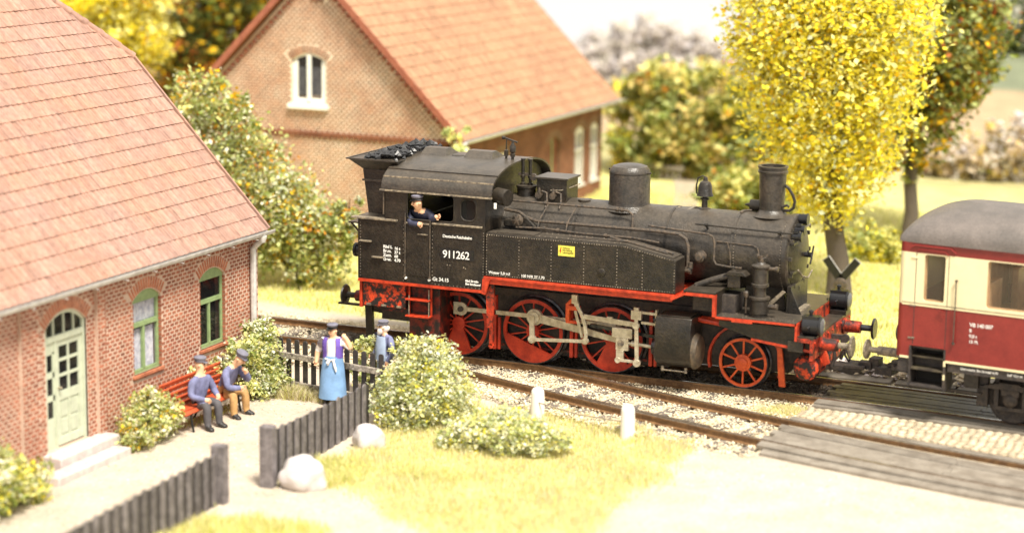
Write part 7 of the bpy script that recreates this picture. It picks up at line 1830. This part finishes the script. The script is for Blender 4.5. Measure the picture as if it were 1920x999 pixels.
bush('garden_bush', 'small leafy bush behind the picket fence between the two standing men', [(1.70, -3.1, 0.55, 0.24), (1.95, -3.05, 0.55, 0.26), (1.9, -3.1, .15, .3), (1.6, -3.1, .1, .25), (2.55, -3.2, .62, .26), (2.8, -3.4, .45, .3), (2.7, -3.3, .1, .3)], 2600, .085, ['pgreen', 'cream', 'lime', 'olive'], [3, 3, 3, 1], ground_=YARD, shell=.3)
# ================================================================ grass
def grass(name, label, n, region, mats, weights, h, lean=.35, w=.010, dens=None, cat='grass'):
    rs = np.random.default_rng(n % 1009)
    x = rs.uniform(region[0], region[1], n); y = rs.uniform(region[2], region[3], n)
    k = rs.uniform(0, 1, n) < (dens(x, y) if dens else soil_mask(x, y) ** 1.5)
    x, y = x[k], y[k]; n = len(x); z = ground_h(x, y) - .01
    pt = .75 + .45 * fbm(x, y, 2.7, 5)
    hh = h * rs.uniform(.5, 1.2, n) * pt; a = rs.uniform(0, 2 * PI, n); l_ = rs.uniform(.1, 1, n) * lean * hh; b_ = rs.uniform(0, 2 * PI, n)
    dx, dy = np.cos(a) * w, np.sin(a) * w
    P0 = np.stack([x - dx, y - dy, z], -1); P1 = np.stack([x + dx, y + dy, z], -1)
    M0 = np.stack([x - dx * .7 + np.cos(b_) * l_ * .35, y - dy * .7 + np.sin(b_) * l_ * .35, z + hh * .6], -1); M1 = np.stack([x + dx * .7 + np.cos(b_) * l_ * .35, y + dy * .7 + np.sin(b_) * l_ * .35, z + hh * .6], -1)
    T = np.stack([x + np.cos(b_) * l_, y + np.sin(b_) * l_, z + hh], -1)
    V = np.stack([P0, P1, M1, M0, T], 1).reshape(-1, 3); i0 = np.arange(n)[:, None] * 5
    F = np.concatenate([i0 + np.array([0, 1, 2]), i0 + np.array([0, 2, 3]), i0 + np.array([3, 2, 4])])
    nm = fbm(x, y, 1.3, 1); mi = rs.choice(len(mats), n, p=np.array(weights) / sum(weights))
    me = raw_mesh(name, V, F, [LF[m] for m in mats], np.tile(mi, 3))
    o = bpy.data.objects.new(name, me); COL.objects.link(o); tag(o, label, cat, kind='stuff'); return o
grass('grass', 'yellow grass growing on the bank between fence and siding', 90000, (2.4, 10, -10.5, -2.4), ['gr1', 'gr3', 'gr2'], [5, 3, 1.3], .15)
grass('grass', 'bright yellow green meadow grass behind the railway track', 90000, (-9, 17, 2.0, 22), ['gr1', 'gr2', 'gr3'], [4, 3.6, 1.2], .17, w=.016)
grass('grass', 'blurred grass in front of the bottom left fence', 16000, (2.3, 6, -14.5, -10.2), ['gr1', 'gr2'], [4, 2.5], .20)
def tuft(cx_, cy_, rx, ry, n, mats, wts, h, label, lean=.9):
    return grass('grass_tuft', label, n, (cx_ - rx, cx_ + rx, cy_ - ry, cy_ + ry), mats, wts, h, lean=lean, w=.007, dens=lambda x, y: np.clip(1.1 - ((x - cx_) / rx) ** 2 - ((y - cy_) / ry) ** 2, 0, 1))
tuft(.55, -3.85, 1.15, .32, 5200, ['gr3', 'gr4', 'gr2'], [3, 2.4, 2], .22, 'dry brown and green grass tuft at the foot of the picket fence')
tuft(9.55, -1.55, .55, .42, 3400, ['gr1', 'gr2', 'gr3'], [3, 2.4, 2], .15, 'pale green grass tuft between the two tracks by the crossing')
tuft(8.35, -3.35, .55, .30, 1200, ['gr1', 'gr2', 'gr3'], [3, 1.4, 2], .12, 'sparse yellow grass tuft between the rails of the siding')
tuft(3.6, -8.2, .75, .9, 6000, ['gr2', 'gr1'], [3, 3], .26, 'green grass tuft between the two pale boulders')
tuft(5.2, -7.5, .9, .6, 3500, ['gr2', 'gr1'], [2, 3], .22, 'green and yellow grass tuft below the low spreading bush')
tuft(-.2, -5.9, .25, 1.0, 1600, ['gr4', 'gr2'], [2, 2], .12, 'short grass tuft growing under the bench')

# pale footpath winding back to the gate
m = MB(); pts = [(.1, 15.5), (.55, 18), (.45, 20), (-.2, 22), (-.9, 24), (-1.2, 26.5)]
vs = []
for x, y in pts: vs += [(x - .38, y, gh(x - .38, y) + .03), (x + .38, y, gh(x + .38, y) + .03)]
m.add(vs, [(2 * i, 2 * i + 1, 2 * i + 3, 2 * i + 2) for i in range(len(pts) - 1)])
o = m.build('path', 'cobble'); o['kind'] = 'structure'
